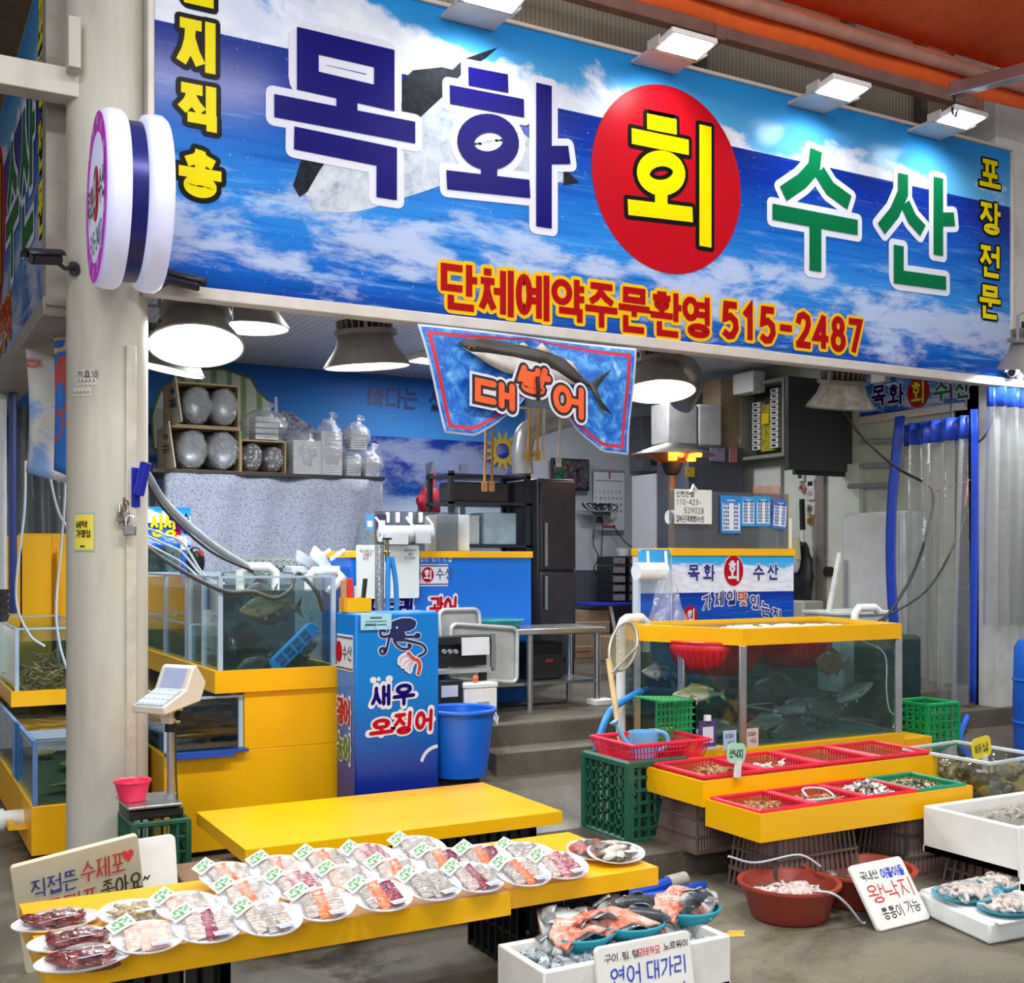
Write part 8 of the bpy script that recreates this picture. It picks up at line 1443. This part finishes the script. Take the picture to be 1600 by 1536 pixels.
for k in range(4):
    x = 3.745 + k * .345; loc = (x, 4.3, .365)
    r = dup(rp, loc, 0, LO[k], scale=(.88, .85, 1)) if k < 3 else meshtray('green_mesh_tray', LO[k], 'tray', loc, .32, .35, .075, M('tray_green', '#0f8f6a', .4), 0)
    m = MB(); m.box((x - .135, 4.145, .368), (x + .135, 4.455, .418)); m.solo('tray_water', 'shallow water in the ' + ('near-end red', 'hose-loop red', 'shellfish heaped red', 'green')[k] + ' tray of the lower row', 'water', LQ, 'water in the lower trays', kind='stuff')
    m = MB()
    if k < 2: squiggle(m, (x, 4.3, .413), 16, .1, 20 + k, .008, .012); m.solo('octopus_heap', ('tangle of octopuses in the near-end tray of the lower row', 'octopus tangle in the second tray of the lower row')[k], 'octopus', OCT, kind='stuff')
    else:
        rr_ = random.Random(k)
        for mt, nm, lb2 in ((M('shell_grey', '#77736a', .5, var=.5, vs=30), 'shellfish_heap', 'grey'), (M('shell_white', '#d9d9d4', .4, var=.15), 'shellfish_heap', 'white')) if k == 2 else ((M('shell_darkgreen', '#4b4a35', .4, var=.6, vs=30), 'shellfish_heap', 'dark green'), (M('shell_pale2', '#b3aa8e', .4, var=.4), 'shellfish_heap', 'pale')):
            m = MB()
            for i in range(60): a = rr_.uniform(0, 6.28); q = math.sqrt(rr_.random()); m.ell((x + .12 * q * math.cos(a), 4.3 + .13 * q * math.sin(a), .418 + (.06 if k == 2 else .02) * (1 - q) + .004 * rr_.random()), (.02, .012, .006), Euler((rr_.uniform(-1, 1), rr_.uniform(-1, 1), a)).to_matrix(), 8, 5)
            m.solo(nm, lb2 + (' shells heaped in the lower-row red tray' if k == 2 else ' shells lying in the green tray'), 'shellfish', mt, kind='stuff')
pipe([(4.05, 4.32, .43), (4.1, 4.4, .45), (4.19, 4.36, .45), (4.17, 4.26, .43), (4.07, 4.24, .43), (4.0, 4.3, .42)], .006, 'loop of clear hose lying in the second lower tray', HOSEC, 'air_hose', 'hose', None, True)
def tagcard(px, py, Y, w, h, col, txt, lb, tilt):
    q = at(px, py, Y=Y); r = T('price_tag', lb, 'tag', (q.x, Y, q.z), rot=(0, rad(tilt), 0)); m = MB(); m.prism(rrect(-w / 2, -h / 2, w / 2, h / 2, .03), (0, 0, 0), X_, Z_, -.004); m.done('card', M('tag_' + col[1:], col, .5, var=.03), r); m = MB(); n_ = len(txt); cw = w * .8 / n_; text(m, txt, V((0, 0, 0)), X_, Z_, -w * .4, -h * .22, cw * .86, h * .42, .005, rnd=True, jit=.03); m.done('handwriting', M('tag_ink', '#1f3a3a', .5, var=0), r); m = MB(); m.cb((.02, .006, -h / 2 - .03), (.03, .02, .08)); m.done('clip', M('clip_clear', '#d5dcdc', .2), r); return r
tagcard(1151, 1177, 4.5, .115, .1, '#a9d8bd', '산낙지', 'rounded green tag with handwriting clipped on the upper tray row', 6)
# brown crates under the tray boxes
for k, (x, y, z, w, h, lb) in enumerate(((3.76, 4.8, .13, .3, .255, 'upturned brown crate under the upper tray box, on the ledge'), (3.95, 4.3, 0, .55, .3, 'brown crate under the near end of the lower tray box'), (4.82, 4.33, 0, .5, .3, 'brown crate under the far end of the lower tray box'), (4.7, 4.84, .13, .45, .255, 'brown crate under the far end of the upper tray box'))):
    slotcrate((x, y, z), w, .34, h, lb, BROWNPL, 0, 16, .03, 'brown_crate', 'upturned brown crates under the tray boxes', 3)
m = MB(); 
for z in (.0, .04): m.box((3.55, 4.06, z), (4.3, 4.1, z + .028))
m.solo('brown_pallet', 'flat brown plastic slats lying at the foot of the brown crate', 'pallet', BROWNPL)

# ---------------------------------------------------------------- clear tub, foam boxes, basins, boards on the ground
ctb = TW('clear_tub', 'clear plastic tub of sea squirts beside the tray boxes', 'tub', (5.4, 4.5, .26)); m = MB(); B = [(5.22, 4.2, .3), (5.62, 4.24, .3), (5.6, 4.72, .3), (5.2, 4.68, .3)]; U = [(5.19, 4.16, .52), (5.66, 4.2, .52), (5.64, 4.76, .52), (5.16, 4.72, .52)]
for i in range(4): j = (i + 1) % 4; m.add([B[i], B[j], U[j], U[i]], [(0, 1, 2, 3)])
m.add(B, [(0, 1, 2, 3)]); m.done('tub_body', ACRY, ctb, solid=.004); m = MB(); m.tube(U, .012, 6, closed=True); m.done('rim', M('clear_rim', '#c3cfd0', .2), ctb); m = MB(); rr_ = random.Random(4)
for i in range(60): m.ell((rr_.uniform(5.27, 5.58), rr_.uniform(4.25, 4.68), .325 + rr_.random() * .12), (.045, .035, .03), Euler((rr_.random() * 3, 0, rr_.random() * 3)).to_matrix(), 10, 6, lambda v: 1 + .15 * math.sin(v.x * 7 + v.y * 5))
m.solo('sea_squirts', 'olive brown sea squirts packed in the clear tub', 'sea squirts', M('sea_squirt', '#6f6442', .35, var=.5, vs=25), kind='stuff')
slotcrate((5.42, 4.46, .0), .46, .46, .292, 'brown crate under the clear tub of sea squirts', BROWNPL, 0, 12, .02, 'brown_crate', 'upturned brown crates under the tray boxes', 3)
tagcard(1534, 1168, 4.3, .15, .115, '#e8cf2e', '해삼', 'yellow tag with handwriting clipped above the clear tub', -8)
def foambox(lb, x0, x1, y0, y1, z0, z1, t_=.03, name='foam_box'):
    r = TW(name, lb, 'box', ((x0 + x1) / 2, (y0 + y1) / 2, z0)); m = MB(); m.box((x0, y0, z0), (x1, y1, z0 + .03)); m.done('bottom', FOAM, r); m = MB(); i_ = t_
    m.add([(x0, y0, z0), (x1, y0, z0), (x1, y1, z0), (x0, y1, z0), (x0, y0, z1), (x1, y0, z1), (x1, y1, z1), (x0, y1, z1), (x0 + i_, y0 + i_, z1), (x1 - i_, y0 + i_, z1), (x1 - i_, y1 - i_, z1), (x0 + i_, y1 - i_, z1), (x0 + i_, y0 + i_, z0 + .03), (x1 - i_, y0 + i_, z0 + .03), (x1 - i_, y1 - i_, z0 + .03), (x0 + i_, y1 - i_, z0 + .03)],
          [(0, 1, 5, 4), (1, 2, 6, 5), (2, 3, 7, 6), (3, 0, 4, 7), (4, 5, 9, 8), (5, 6, 10, 9), (6, 7, 11, 10), (7, 4, 8, 11), (8, 9, 13, 12), (9, 10, 14, 13), (10, 11, 15, 14), (11, 8, 12, 15)]); m.done('walls', FOAM, r, bevel=.007); return r
foambox('large worn styrofoam box of watery squid behind the small octopus plates', 4.56, 5.6, 3.5, 4.05, .16, .385, .035); m = MB(); m.box((4.61, 3.54, .2), (5.55, 4.0, .33)); m.solo('box_water', 'cloudy water in the large styrofoam box', 'water', water_mat('cloudy_water', (.85, .84, .8), .6, '#b0aca0'), kind='stuff'); m = MB(); squiggle(m, (5.0, 3.8, .318), 20, .2, 77, .012); m.solo('squid_heap', 'grey squid lying in the cloudy styrofoam box', 'squid', M('grey_squid', '#a39c92', .3, var=.3), kind='stuff')
slotcrate((5.05, 3.8, 0), .8, .42, .155, 'flat brown crate carrying the large styrofoam box', BROWNPL, 0, 16, .02, 'brown_crate', 'upturned brown crates under the tray boxes', 2)
a = at(1588, 1335, Y=3.45); foambox('styrofoam box corner cut by the photo edge below the large one', a.x + .03, a.x + .5, 3.1, 3.46, .122, a.z + .12, .03); m = MB(); m.box((a.x, 3.08, 0), (a.x + .5, 3.47, .12)); m.solo('foam_block', 'white styrofoam block carrying the box at the photo edge', 'block', FOAM)
CLAY = M('clay_red_plastic', '#9c3d2c', .4, var=.08)
def basin(px, py, w, lb, z=.15):
    q = at(px, py, z=z); r_ = w / 2; r = T('basin', lb, 'basin', (q.x, q.y, 0), group='clay red basins on the wet floor'); m = MB(); m.lathe([(0, .004), (.68 * r_, 0), (.74 * r_, .012), (.9 * r_, z * .9), (r_, z), (1.0 * r_, z + .012), (.9 * r_, z + .01), (.86 * r_, z * .86), (.7 * r_, .014), (0, .012)], n=52); m.done('basin_body', CLAY, r, angle=50); m = MB(); m.disc((0, 0, z * .72), r_ * .84, 44); m.done('water', M('basin_water', '#6a4a3c', .06, var=.2, spec=.6), r); return q
qb = basin(1233, 1380, .46, 'smaller clay red basin of small octopus in front of the other'); qc = basin(1342, 1357, .53, 'larger clay red basin partly behind the handwritten foam board')
m = MB(); squiggle(m, (qb.x, qb.y, .1), 34, .12, 5, .01, .016); squiggle(m, (qb.x + .04, qb.y - .02, .11), 18, .07, 6, .013, .016); m.solo('octopus_heap', 'pale small octopuses piled in the smaller red basin', 'octopus', PALE, kind='stuff'); m = MB(); squiggle(m, (qc.x, qc.y, .1), 14, .14, 8, .011, .01); m.solo('octopus_heap', 'few dim octopuses under water in the larger red basin', 'octopus', M('dim_octopus', '#8d8084', .3, var=.3), kind='stuff')
pipe([at(1138, 1338, Y=4.04), at(1180, 1348, Y=4.04), at(1240, 1336, Y=4.04), at(1262, 1340, Y=4.02), at(1282, 1354, Y=4.0)], .005, 'pale air hose running from the brown crate to the larger basin', HOSEC, 'air_hose', 'hose', 'air hoses of the basins', True); pipe([at(1275, 1393, z=.16), at(1300, 1396, z=.17), at(1322, 1412, z=.12), at(1345, 1440, z=.02), at(1352, 1442, z=.012)], .0055, 'pale air hose hanging out of the smaller basin to the floor', HOSEC, 'air_hose', 'hose', 'air hoses of the basins', True)
def handboard(lb, bl, br, tl_, lines, w=None, name='handwritten_board'):
    bl, br, tl_ = V(bl), V(br), V(tl_); ux = br - bl; W_ = ux.length; ux.normalize(); uz = tl_ - bl; uz = uz - ux * uz.dot(ux); H_ = uz.length; uz.normalize(); r = TW(name, lb, 'sign', tuple(bl)); m = MB(); m.prism(rrect(0, 0, W_, H_, .02), bl, ux, uz, -.022); m.done('board', FOAM, r, bevel=.005)
    for nm, mt, rows in lines:
        m = MB()
        for s_, x, y, cw, chh, sw in rows: text(m, s_, bl, ux, uz, x * W_, y * H_, cw * W_, chh * H_, sw, rnd=True, jit=.03, slant=.06)
        m.done(nm, mt, r)
    return r
MB_, MR, MK = M('marker_blue2', '#2f49c8', .6, var=0), M('marker_red2', '#d8303c', .6, var=0), M('marker_black2', '#2a2a2e', .6, var=0)
handboard('white foam board with red and black handwriting leaning on the larger basin', (3.79, 3.6, .005), (4.13, 3.62, .005), (3.79, 3.77, .25), [('black_handwriting', MK, [('국내산', .1, .74, .1, .13, .004), ('통통이', .18, .14, .12, .17, .004), ('가능', .63, .16, .13, .17, .004)]), ('blue_handwriting', MB_, [('이돌이돌', .48, .72, .1, .14, .006)]), ('red_handwriting', MR, [('왕낙지', .1, .4, .26, .26, .006)])])
foambox('white styrofoam tub with ice and salmon heads before the yellow table', 2.0, 2.81, 3.4, 3.735, 0, .2, .028, 'salmon_box'); m = MB(); rr_ = random.Random(12)
m.box((2.03, 3.43, .032), (2.78, 3.705, .145))
for i in range(260): c = (rr_.uniform(2.04, 2.76), rr_.uniform(3.44, 3.69), .15 + rr_.random() * .025); m.cb(c, [.012 + .02 * rr_.random()] * 3, Euler((rr_.random() * 3, rr_.random() * 3, rr_.random() * 3)).to_matrix())
m.solo('crushed_ice', 'crushed ice filling the styrofoam tub under the teal baskets', 'ice', M('ice', '#a9b4bb', .1, var=.3, vs=40, spec=.7), kind='stuff')
SKIN = fishmat('salmon_skin', '#39424a', '#cdd2d4', .4)
t = NT('salmon_cut_flesh'); n_ = t.noise(t.co(), 17, 5, .65, .6); FLESH = t.done(t.bsdf(t.ramp(n_, [(.25, '#8f3a30'), (.4, '#d9674a'), (.52, '#e9a590'), (.7, '#ead6cc')]), .25, 0, .5))
def salmonhead():
    r = T('salmon', None, None); n = 16; vs = []; S_ = [(0, .004, .006), (.012, .012, .018), (.035, .021, .032), (.07, .029, .046), (.105, .033, .055), (.135, .033, .058)]
    for x, a, b in S_:
        for q in range(n): an = 2 * math.pi * q / n; vs.append((x - .07, a * math.cos(an), b * math.sin(an) - .004 * (x < .02)))
    m = MB(); m.add(vs, [(i * n + q, i * n + (q + 1) % n, (i + 1) * n + (q + 1) % n, (i + 1) * n + q) for i in range(5) for q in range(n)] + [tuple(range(n))[::-1]]); m.done('head', SKIN, r, angle=80, sub=1)
    m = MB(); m.lathe([(1, 0), (.86, .004), (.62, -.004), (.4, .003), (0, -.006)], (.066, 0, 0), 20, .058, .033, Matrix.Rotation(rad(90), 3, 'Y')); m.done('cut_flesh', FLESH, r)
    for s_ in (-1, 1):
        m = MB(); m.grid(lambda u, v: (.0 + .05 * u + .012 * math.sin(v * 3.14), s_ * (.033 + .004 * math.sin(u * 3.14)), -.04 + .07 * v), 5, 6); m.done('gill_cover', M('gill_silver', '#a4adb3', .22, .5, var=.3, vs=40), r, solid=.002)
        m = MB(); m.ell((-.03, s_ * .0225, .013), (.007, .003, .007), None, 10, 6); e = m.done('eye', M('salmon_eye', '#b9b59a', .15, var=0), r); m = MB(); m.ell((-.03, s_ * .0245, .013), (.0045, .002, .0045), None, 8, 5); m.done('pupil', BLK, e)
    m = MB(); m.prism([(.02, -.05), (.07, -.075), (.062, -.04)], (0, .002, 0), X_, Z_, .004); m.done('fin', SKIN, r); return r
sh_ = salmonhead(); n_sh = 0
def fillet():
    r = T('salmon_fillet', None, None); f = lambda u, v, o: (.1 * (u - .5) * 1.9, .055 * (v - .5) * 2 * (1 - .7 * abs(u - .45)) + .02 * math.sin(u * 5), .034 * math.sin(u * 3.14) * (1 - .6 * v) + .007 * math.sin(u * 15 + v * 9) - o)
    m = MB(); m.grid(lambda u, v: f(u, v, 0), 20, 10); m.done('pink_flesh', FLESH, r, solid=.012); m = MB(); m.grid(lambda u, v: f(u, v * 1.15 - .1, .008), 14, 8); m.done('skin', M('silver_skin', '#7c878e', .22, .5, var=.5, vs=26), r, solid=.003); return r
fi_ = fillet(); n_fi = 0
def tbasket(x, y, z, r_, lb):
    r = T('teal_basket', lb, 'basket', (x, y, z), group='teal baskets of salmon heads'); m = MB(); m.lathe([(0, 0), (.72 * r_, .0), (.95 * r_, .03), (r_, .045)], n=36); m.done('bowl', TEAL, r, solid=.004); m = MB(); m.tube([(r_ * math.cos(a), r_ * math.sin(a), .046) for a in [2 * math.pi * k / 36 for k in range(36)]], .006, 6, closed=True); m.done('rim', TEAL, r)
for k, (px, py, r_, nm, items) in enumerate(((860, 1452, .125, 'nearest the box end by the plates', ((-.03, -.03, 'f', 20), (.03, .03, 'h', 60), (.06, -.01, 'd', 10), (-.05, .05, 'h', 150))), (968, 1455, .14, 'in the middle of the salmon tub', ((-.04, -.05, 'f', -5), (.07, -.05, 'h', 140), (-.05, .06, 'h', 60), (.04, .05, 'h', 10))), (1036, 1427, .125, 'furthest from the plates, at the tub end', ((-.06, 0, 'f', 30), (.02, .03, 'f', -20), (.06, -.03, 'h', 200), (-.02, -.05, 'h', 30))))):
    q = at(px, py, z=.17); x, y, z = q.x, min(q.y, 3.66), .172 + .01 * k; tbasket(x, y, z, r_, 'round teal basket of salmon heads ' + nm)
    for i, (dx, dy, kd, rz) in enumerate(items):
        loc = (x + dx, y + dy, z + .052 + .012 * i)
        lb = ('pink cut salmon collar', 'silver salmon head', 'dark red cut salmon piece')['fhd'.index(kd)] + ' ' + {(0, 1): 'on the middle-basket side ', (0, 3): 'at the back rim ', (1, 1): 'at the front ', (1, 2): 'at the back near the plates ', (1, 3): 'at the far back ', (2, 2): 'at the outer rim ', (2, 3): 'at the near rim ', (2, 0): 'on the middle-basket side ', (2, 1): 'at the back '}.get((k, i), '') + 'in the teal basket ' + ('by the plates', 'in mid tub', 'at the tub end')[k]
        if kd == 'h': r = sh_ if n_sh == 0 else dup(sh_, loc); n_sh += 1
        else: r = fi_ if n_fi == 0 else dup(fi_, loc); n_fi += 1
        r.location = loc; r.rotation_euler = (rad((62, 75, -70, 58)[(i + k) % 4] if kd == 'h' else 24 - 16 * i), rad(-10 + 8 * i), rad(rz)); _props(r, lb, 'fish piece', 'salmon pieces in the teal baskets'); r.scale = (1.15,) * 3
for k, (px, py, rz, lb) in enumerate(((1085, 1445, 200, 'silver salmon head lying loose at the tub corner'), (868, 1490, 30, 'silver fish piece sunk in the ice at the front of the tub'), (812, 1462, 80, 'salmon head half under the ice by the tub end'))):
    q = at(px, py, z=.15); dup(sh_, (max(2.12, min(2.7, q.x)), max(3.47, min(3.65, q.y)), .185), None, lb, rot=(rad(70), 0, rad(rz)), group= 'salmon pieces in the teal baskets')
q0, q1 = at(930, 1545, Y=3.37), at(1078, 1545, Y=3.37); handboard('white foam card with blue handwriting leaning on the salmon tub', (q0.x + .01, 3.34, .005), (q1.x + .01, 3.34, .005), (q0.x + .005, 3.385, at(922, 1492, Y=3.385).z + .02), [('black_handwriting', MK, [('구이.찜.탕', .08, .78, .065, .1, .003), ('노르웨이', .7, .8, .06, .09, .003)]), ('red_handwriting', MR, [('모테카모', .42, .78, .055, .1, .003)]), ('blue_handwriting', MB_, [('연어', .12, .45, .15, .24, .006), ('대가리', .5, .45, .13, .24, .006), ('세일', .62, .1, .13, .22, .006)])], name='handwritten_card')
wtb = TW('white_tray_box', 'shallow white plastic tub under plates of small octopus', 'tub', (4.5, 3.5, 0)); m = MB(); m.prism([(4.16, 3.74), (4.06, 3.26), (4.95, 3.2), (4.95, 3.78)][::-1] if False else [(4.06, 3.26), (4.95, 3.2), (4.95, 3.78), (4.16, 3.74)], Oz, X_, Y_, .09, .002); m.done('body', WPL, wtb, bevel=.012); m = MB(); m.prism([(4.085, 3.225), (4.97, 3.165), (4.97, 3.775), (4.185, 3.735)], Oz, X_, Y_, .012, .088); m.done('lid', WPL, wtb, bevel=.004); m = MB(); m.box((4.35, 3.205, .05), (4.43, 3.235, .09)); m.done('latch', WPL, wtb)
TP = M('teal_plate', '#38a3bb', .35, var=.05)
for k, (px, py, w, lb) in enumerate(((1512, 1394, .34, 'teal plate of small pale octopus nearest the handwritten board'), (1568, 1378, .26, 'teal plate of minced squid at the back of the white tub'), (1578, 1415, .3, 'teal plate of curled octopus at the front edge of the white tub'))):
    q = at(px, py, z=.125); r = T('octopus_plate', lb, 'plate', (q.x, q.y, .103), group='teal plates on the white tub'); m = MB(); m.lathe([(0, .003), (.38 * w, .003), (.5 * w, .024), (.5 * w, .02), (.38 * w, 0), (0, 0)], n=40, sy=.8); m.done('plate', TP, r); m = MB(); squiggle(m, (0, 0, .014), 34, w * .27, 40 + k, .011, .024); m.done('octopus', PALE, r, kind='stuff')
    m = MB(); m.lathe([(w * .46, .022), (w * .4, .04), (w * .25, .058), (0, .062)], n=30, sy=.8); m.done('cling_film', FILM, r, angle=80)
for k, (pts, lb) in enumerate((([(2.7, 4.6, .03), (2.95, 4.5, .035), (3.2, 4.5, .04), (3.36, 4.52, .05)], 'thick blue hose with a grey end on the floor by the ledge'), ([(2.75, 4.5, .03), (3.0, 4.42, .03), (3.25, 4.4, .03), (3.5, 4.44, .03)], 'second thick blue hose lying in front of the first'))):
    m = MB(); m.tube(bez(pts), .03, 10); o = m.solo('floor_hose', lb, 'hose', M('floor_hose_blue', '#1a4fc0', .35), 'thick blue hoses on the floor')
    if k == 0: m = MB(); m.cyl((3.35, 4.52, .05), (3.46, 4.53, .055), .034, n=12); m.done('hose_end', M('hose_end', '#b5b0a4', .5), o)
m = MB(); q = at(1147, 1460, z=0); m.prism([(q.x + .06 * math.cos(a) * (1 + .3 * math.sin(3 * a)), q.y + .04 * math.sin(a) * (1 + .3 * math.cos(5 * a))) for a in [k * .45 for k in range(14)]], Oz, X_, Y_, .002, .001); m.solo('yellow_crumbs', 'small yellow scraps on the wet floor by the salmon tub', 'scraps', M('yellow_scrap', '#c9a93a', .7), kind='stuff')

# ---------------------------------------------------------------- far end: curtains, cables, buckets
CLR = clear('clear_pvc_curtain', (.86, .87, .87), .08, .12, .5, 6, haze=.2, hazecol='#b9bab8'); BEDGE = M('blue_curtain_edge', '#1f46b8', .4)
def curtain(lb, pts, z0, z1, folds, amp, hem=True):
    r = TW('plastic_curtain', lb, 'curtain', (pts[0][0], pts[0][1], z0)); P0, P1 = V(pts[0]), V(pts[1]); d = P1 - P0; n_ = V((-d.y, d.x)).normalized()
    def f(u, v): w = amp * math.sin(u * folds * 6.28 + .8 * math.sin(v * 2)) * (.6 + .5 * v) + amp * .5 * math.sin(u * folds * 15); q = P0 + d * u * (1 + .12 * (v - .5) * math.sin(u * 6)) + n_ * w; return (q.x, q.y, z1 + (z0 - z1) * v)
    m = MB(); m.grid(f, int(folds * 14), 14); m.done('sheet', CLR, r)
    if hem: m = MB(); m.grid(lambda u, v: f(u, v * .08), int(folds * 14), 2); m.done('blue_hem', BEDGE, r, solid=.004)
    return r
q0, q1 = at(1412, 800, X=7.3), at(1512, 800, X=7.25); curtain('clear plastic curtain with blue hem hanging below the inner sign', ((q0.x, q0.y), (q1.x, q1.y)), .5, at(1450, 658, X=7.28).z, 4, .05)
q0 = at(1548, 640, Y=5.98); curtain('bundled clear plastic curtain hanging in front of the square pillar', ((q0.x, 5.98), (q0.x + .55, 5.94)), 1.1, 2.92, 4, .06)
m = MB(); q0, q1 = at(1519, 640, Y=6.15), at(1514, 1120, Y=6.15); m.grid(lambda u, v: (q0.x - .03 + .07 * u + .012 * math.sin(v * 5), 6.13 + .025 * math.sin(u * 9), q0.z + (.5 - q0.z) * v), 8, 12); m.solo('blue_curtain_strip', 'long blue curtain edge hanging down beside the square pillar', 'curtain', BEDGE, solid=.006)
m = MB(); q0 = at(1405, 740, X=7.2); m.grid(lambda u, v: (7.2, q0.y + .1 * math.sin(v * 3.1) - .06 + .1 * u, 2.75 - v * 2.1), 4, 14); m.solo('blue_curtain_strip', 'thin blue curtain edge hanging beside the white fridge', 'curtain', BEDGE, solid=.006)
pipe([at(1511, 1120, Y=6.0), at(1500, 1150, Y=5.9), at(1508, 1175, Y=5.6), at(1530, 1190, Y=5.4), at(1560, 1195, Y=5.3)], .025, 'blue hose curling at the foot of the blue curtain edge', BLUEPL, 'hose', 'hose', None, True)
pipe([at(1318, 640, Y=6.6), at(1345, 680, Y=6.55), at(1400, 730, Y=6.5), at(1445, 755, Y=6.5), at(1458, 775, Y=6.5), at(1452, 820, Y=6.45), at(1425, 900, Y=6.35), at(1378, 975, Y=6.2)], .011, 'long black cable sagging from the dusty lamp to the octagon tank', CORD, 'cord', 'cord', 'black cables by the curtain', True); pipe([at(1515, 770, Y=6.2), at(1500, 830, Y=6.2), at(1450, 920, Y=6.2), at(1370, 972, Y=6.25)], .008, 'thinner black cable from the blue edge down to the tank', CORD, 'cord', 'cord', 'black cables by the curtain', True)
pipe([at(1485, 600, Y=6.3), at(1490, 670, Y=6.25), at(1510, 695, Y=6.2), at(1540, 680, Y=6.05), at(1560, 620, Y=5.98)], .008, 'black wire looping under the sign corner to the curtain hooks', CORD, 'cord', 'cord', 'black cables by the curtain', True)
m = MB(); m.bar(at(1456, 770, Y=6.48), at(1516, 750, Y=6.15), .018, .006); m.bar(at(1512, 752, Y=6.14), at(1508, 790, Y=6.14), .014, .005); m.solo('pink_tape', 'pink tape tying the long cable to the blue curtain edge', 'tape', M('pink_tape', '#e2697c', .5))
for k, (py, p0_, p1_) in enumerate(((690, 1345, 1412), (728, 1345, 1408), (760, 1326, 1392))): pipe([at(p0_, py, X=7.6), at(p1_, py - 2, X=7.6)], .022, ('highest', 'middle', 'lowest')[k] + ' of three grey steel bars on the side wall by the curtain', GREYP, 'wall_bar', 'bar', 'grey bars on the side wall')
wb_ = T('white_bin', 'white plastic bin with a stick behind the end of the octagon tank', 'bin', (6.55, 6.55, .6)); m = MB(); m.hexa([(-.22, -.15, 0), (.22, -.15, 0), (.22, .15, 0), (-.22, .15, 0)], [(-.26, -.18, .6), (.26, -.18, .6), (.26, .18, .6), (-.26, .18, .6)]); m.done('bin_body', M('milky_plastic', '#ccd2d2', .4), wb_, bevel=.015); m = MB(); m.tube([(-.27, -.19, .6), (.27, -.19, .6), (.27, .19, .6), (-.27, .19, .6)], .016, 6, closed=True); m.done('rim', M('milky_plastic', '#ccd2d2', .4), wb_); m = MB(); m.bar((-.2, 0, .58), (.02, .1, 1.05), .03); m.done('stick', M('white_stick', '#c9ccca', .4), wb_)
crate('green_crate', 'bright green crate on the ledge past the octagon tank', (6.5, 5.75, .3), .3, .3, .3, M('bright_green_plastic', '#0f9a52', .4), 0, 5, 5); q = at(1478, 1060, Y=6.1); m = MB(); m.box((6.3, 6.0, .4), (6.75, 6.25, 1.05)); m.solo('dark_tub', 'dark green tub standing behind the bright green crate', 'tub', M('dark_tub', '#24382f', .4, var=.3), bevel=.03)
q = at(1600, 1080, Y=5.3); br2 = T('blue_barrel', 'blue plastic barrel at the photo edge before the square pillar', 'barrel', (q.x + .4, 5.35, .13)); m = MB(); m.lathe([(0, 0), (.25, 0), (.27, .1), (.28, .45), (.27, .85), (.24, .9), (0, .9)], n=36); m.done('body', BLUEPL, br2, angle=50); m = MB(); m.lathe([(.27, .3), (.29, .32), (.27, .34)], n=36); m.lathe([(.27, .6), (.29, .62), (.27, .64)], n=36); m.done('hoops', BLUEPL, br2)
m = MB(); m.lathe([(0, 0), (.11, 0), (.14, .2), (.135, .2), (.105, .01), (0, .01)], (6.1, 4.75, .14), 24); m.solo('yellow_bucket', 'small yellow bucket behind the clear tub', 'bucket', M('bucket_yellow', '#d8b82a', .4))
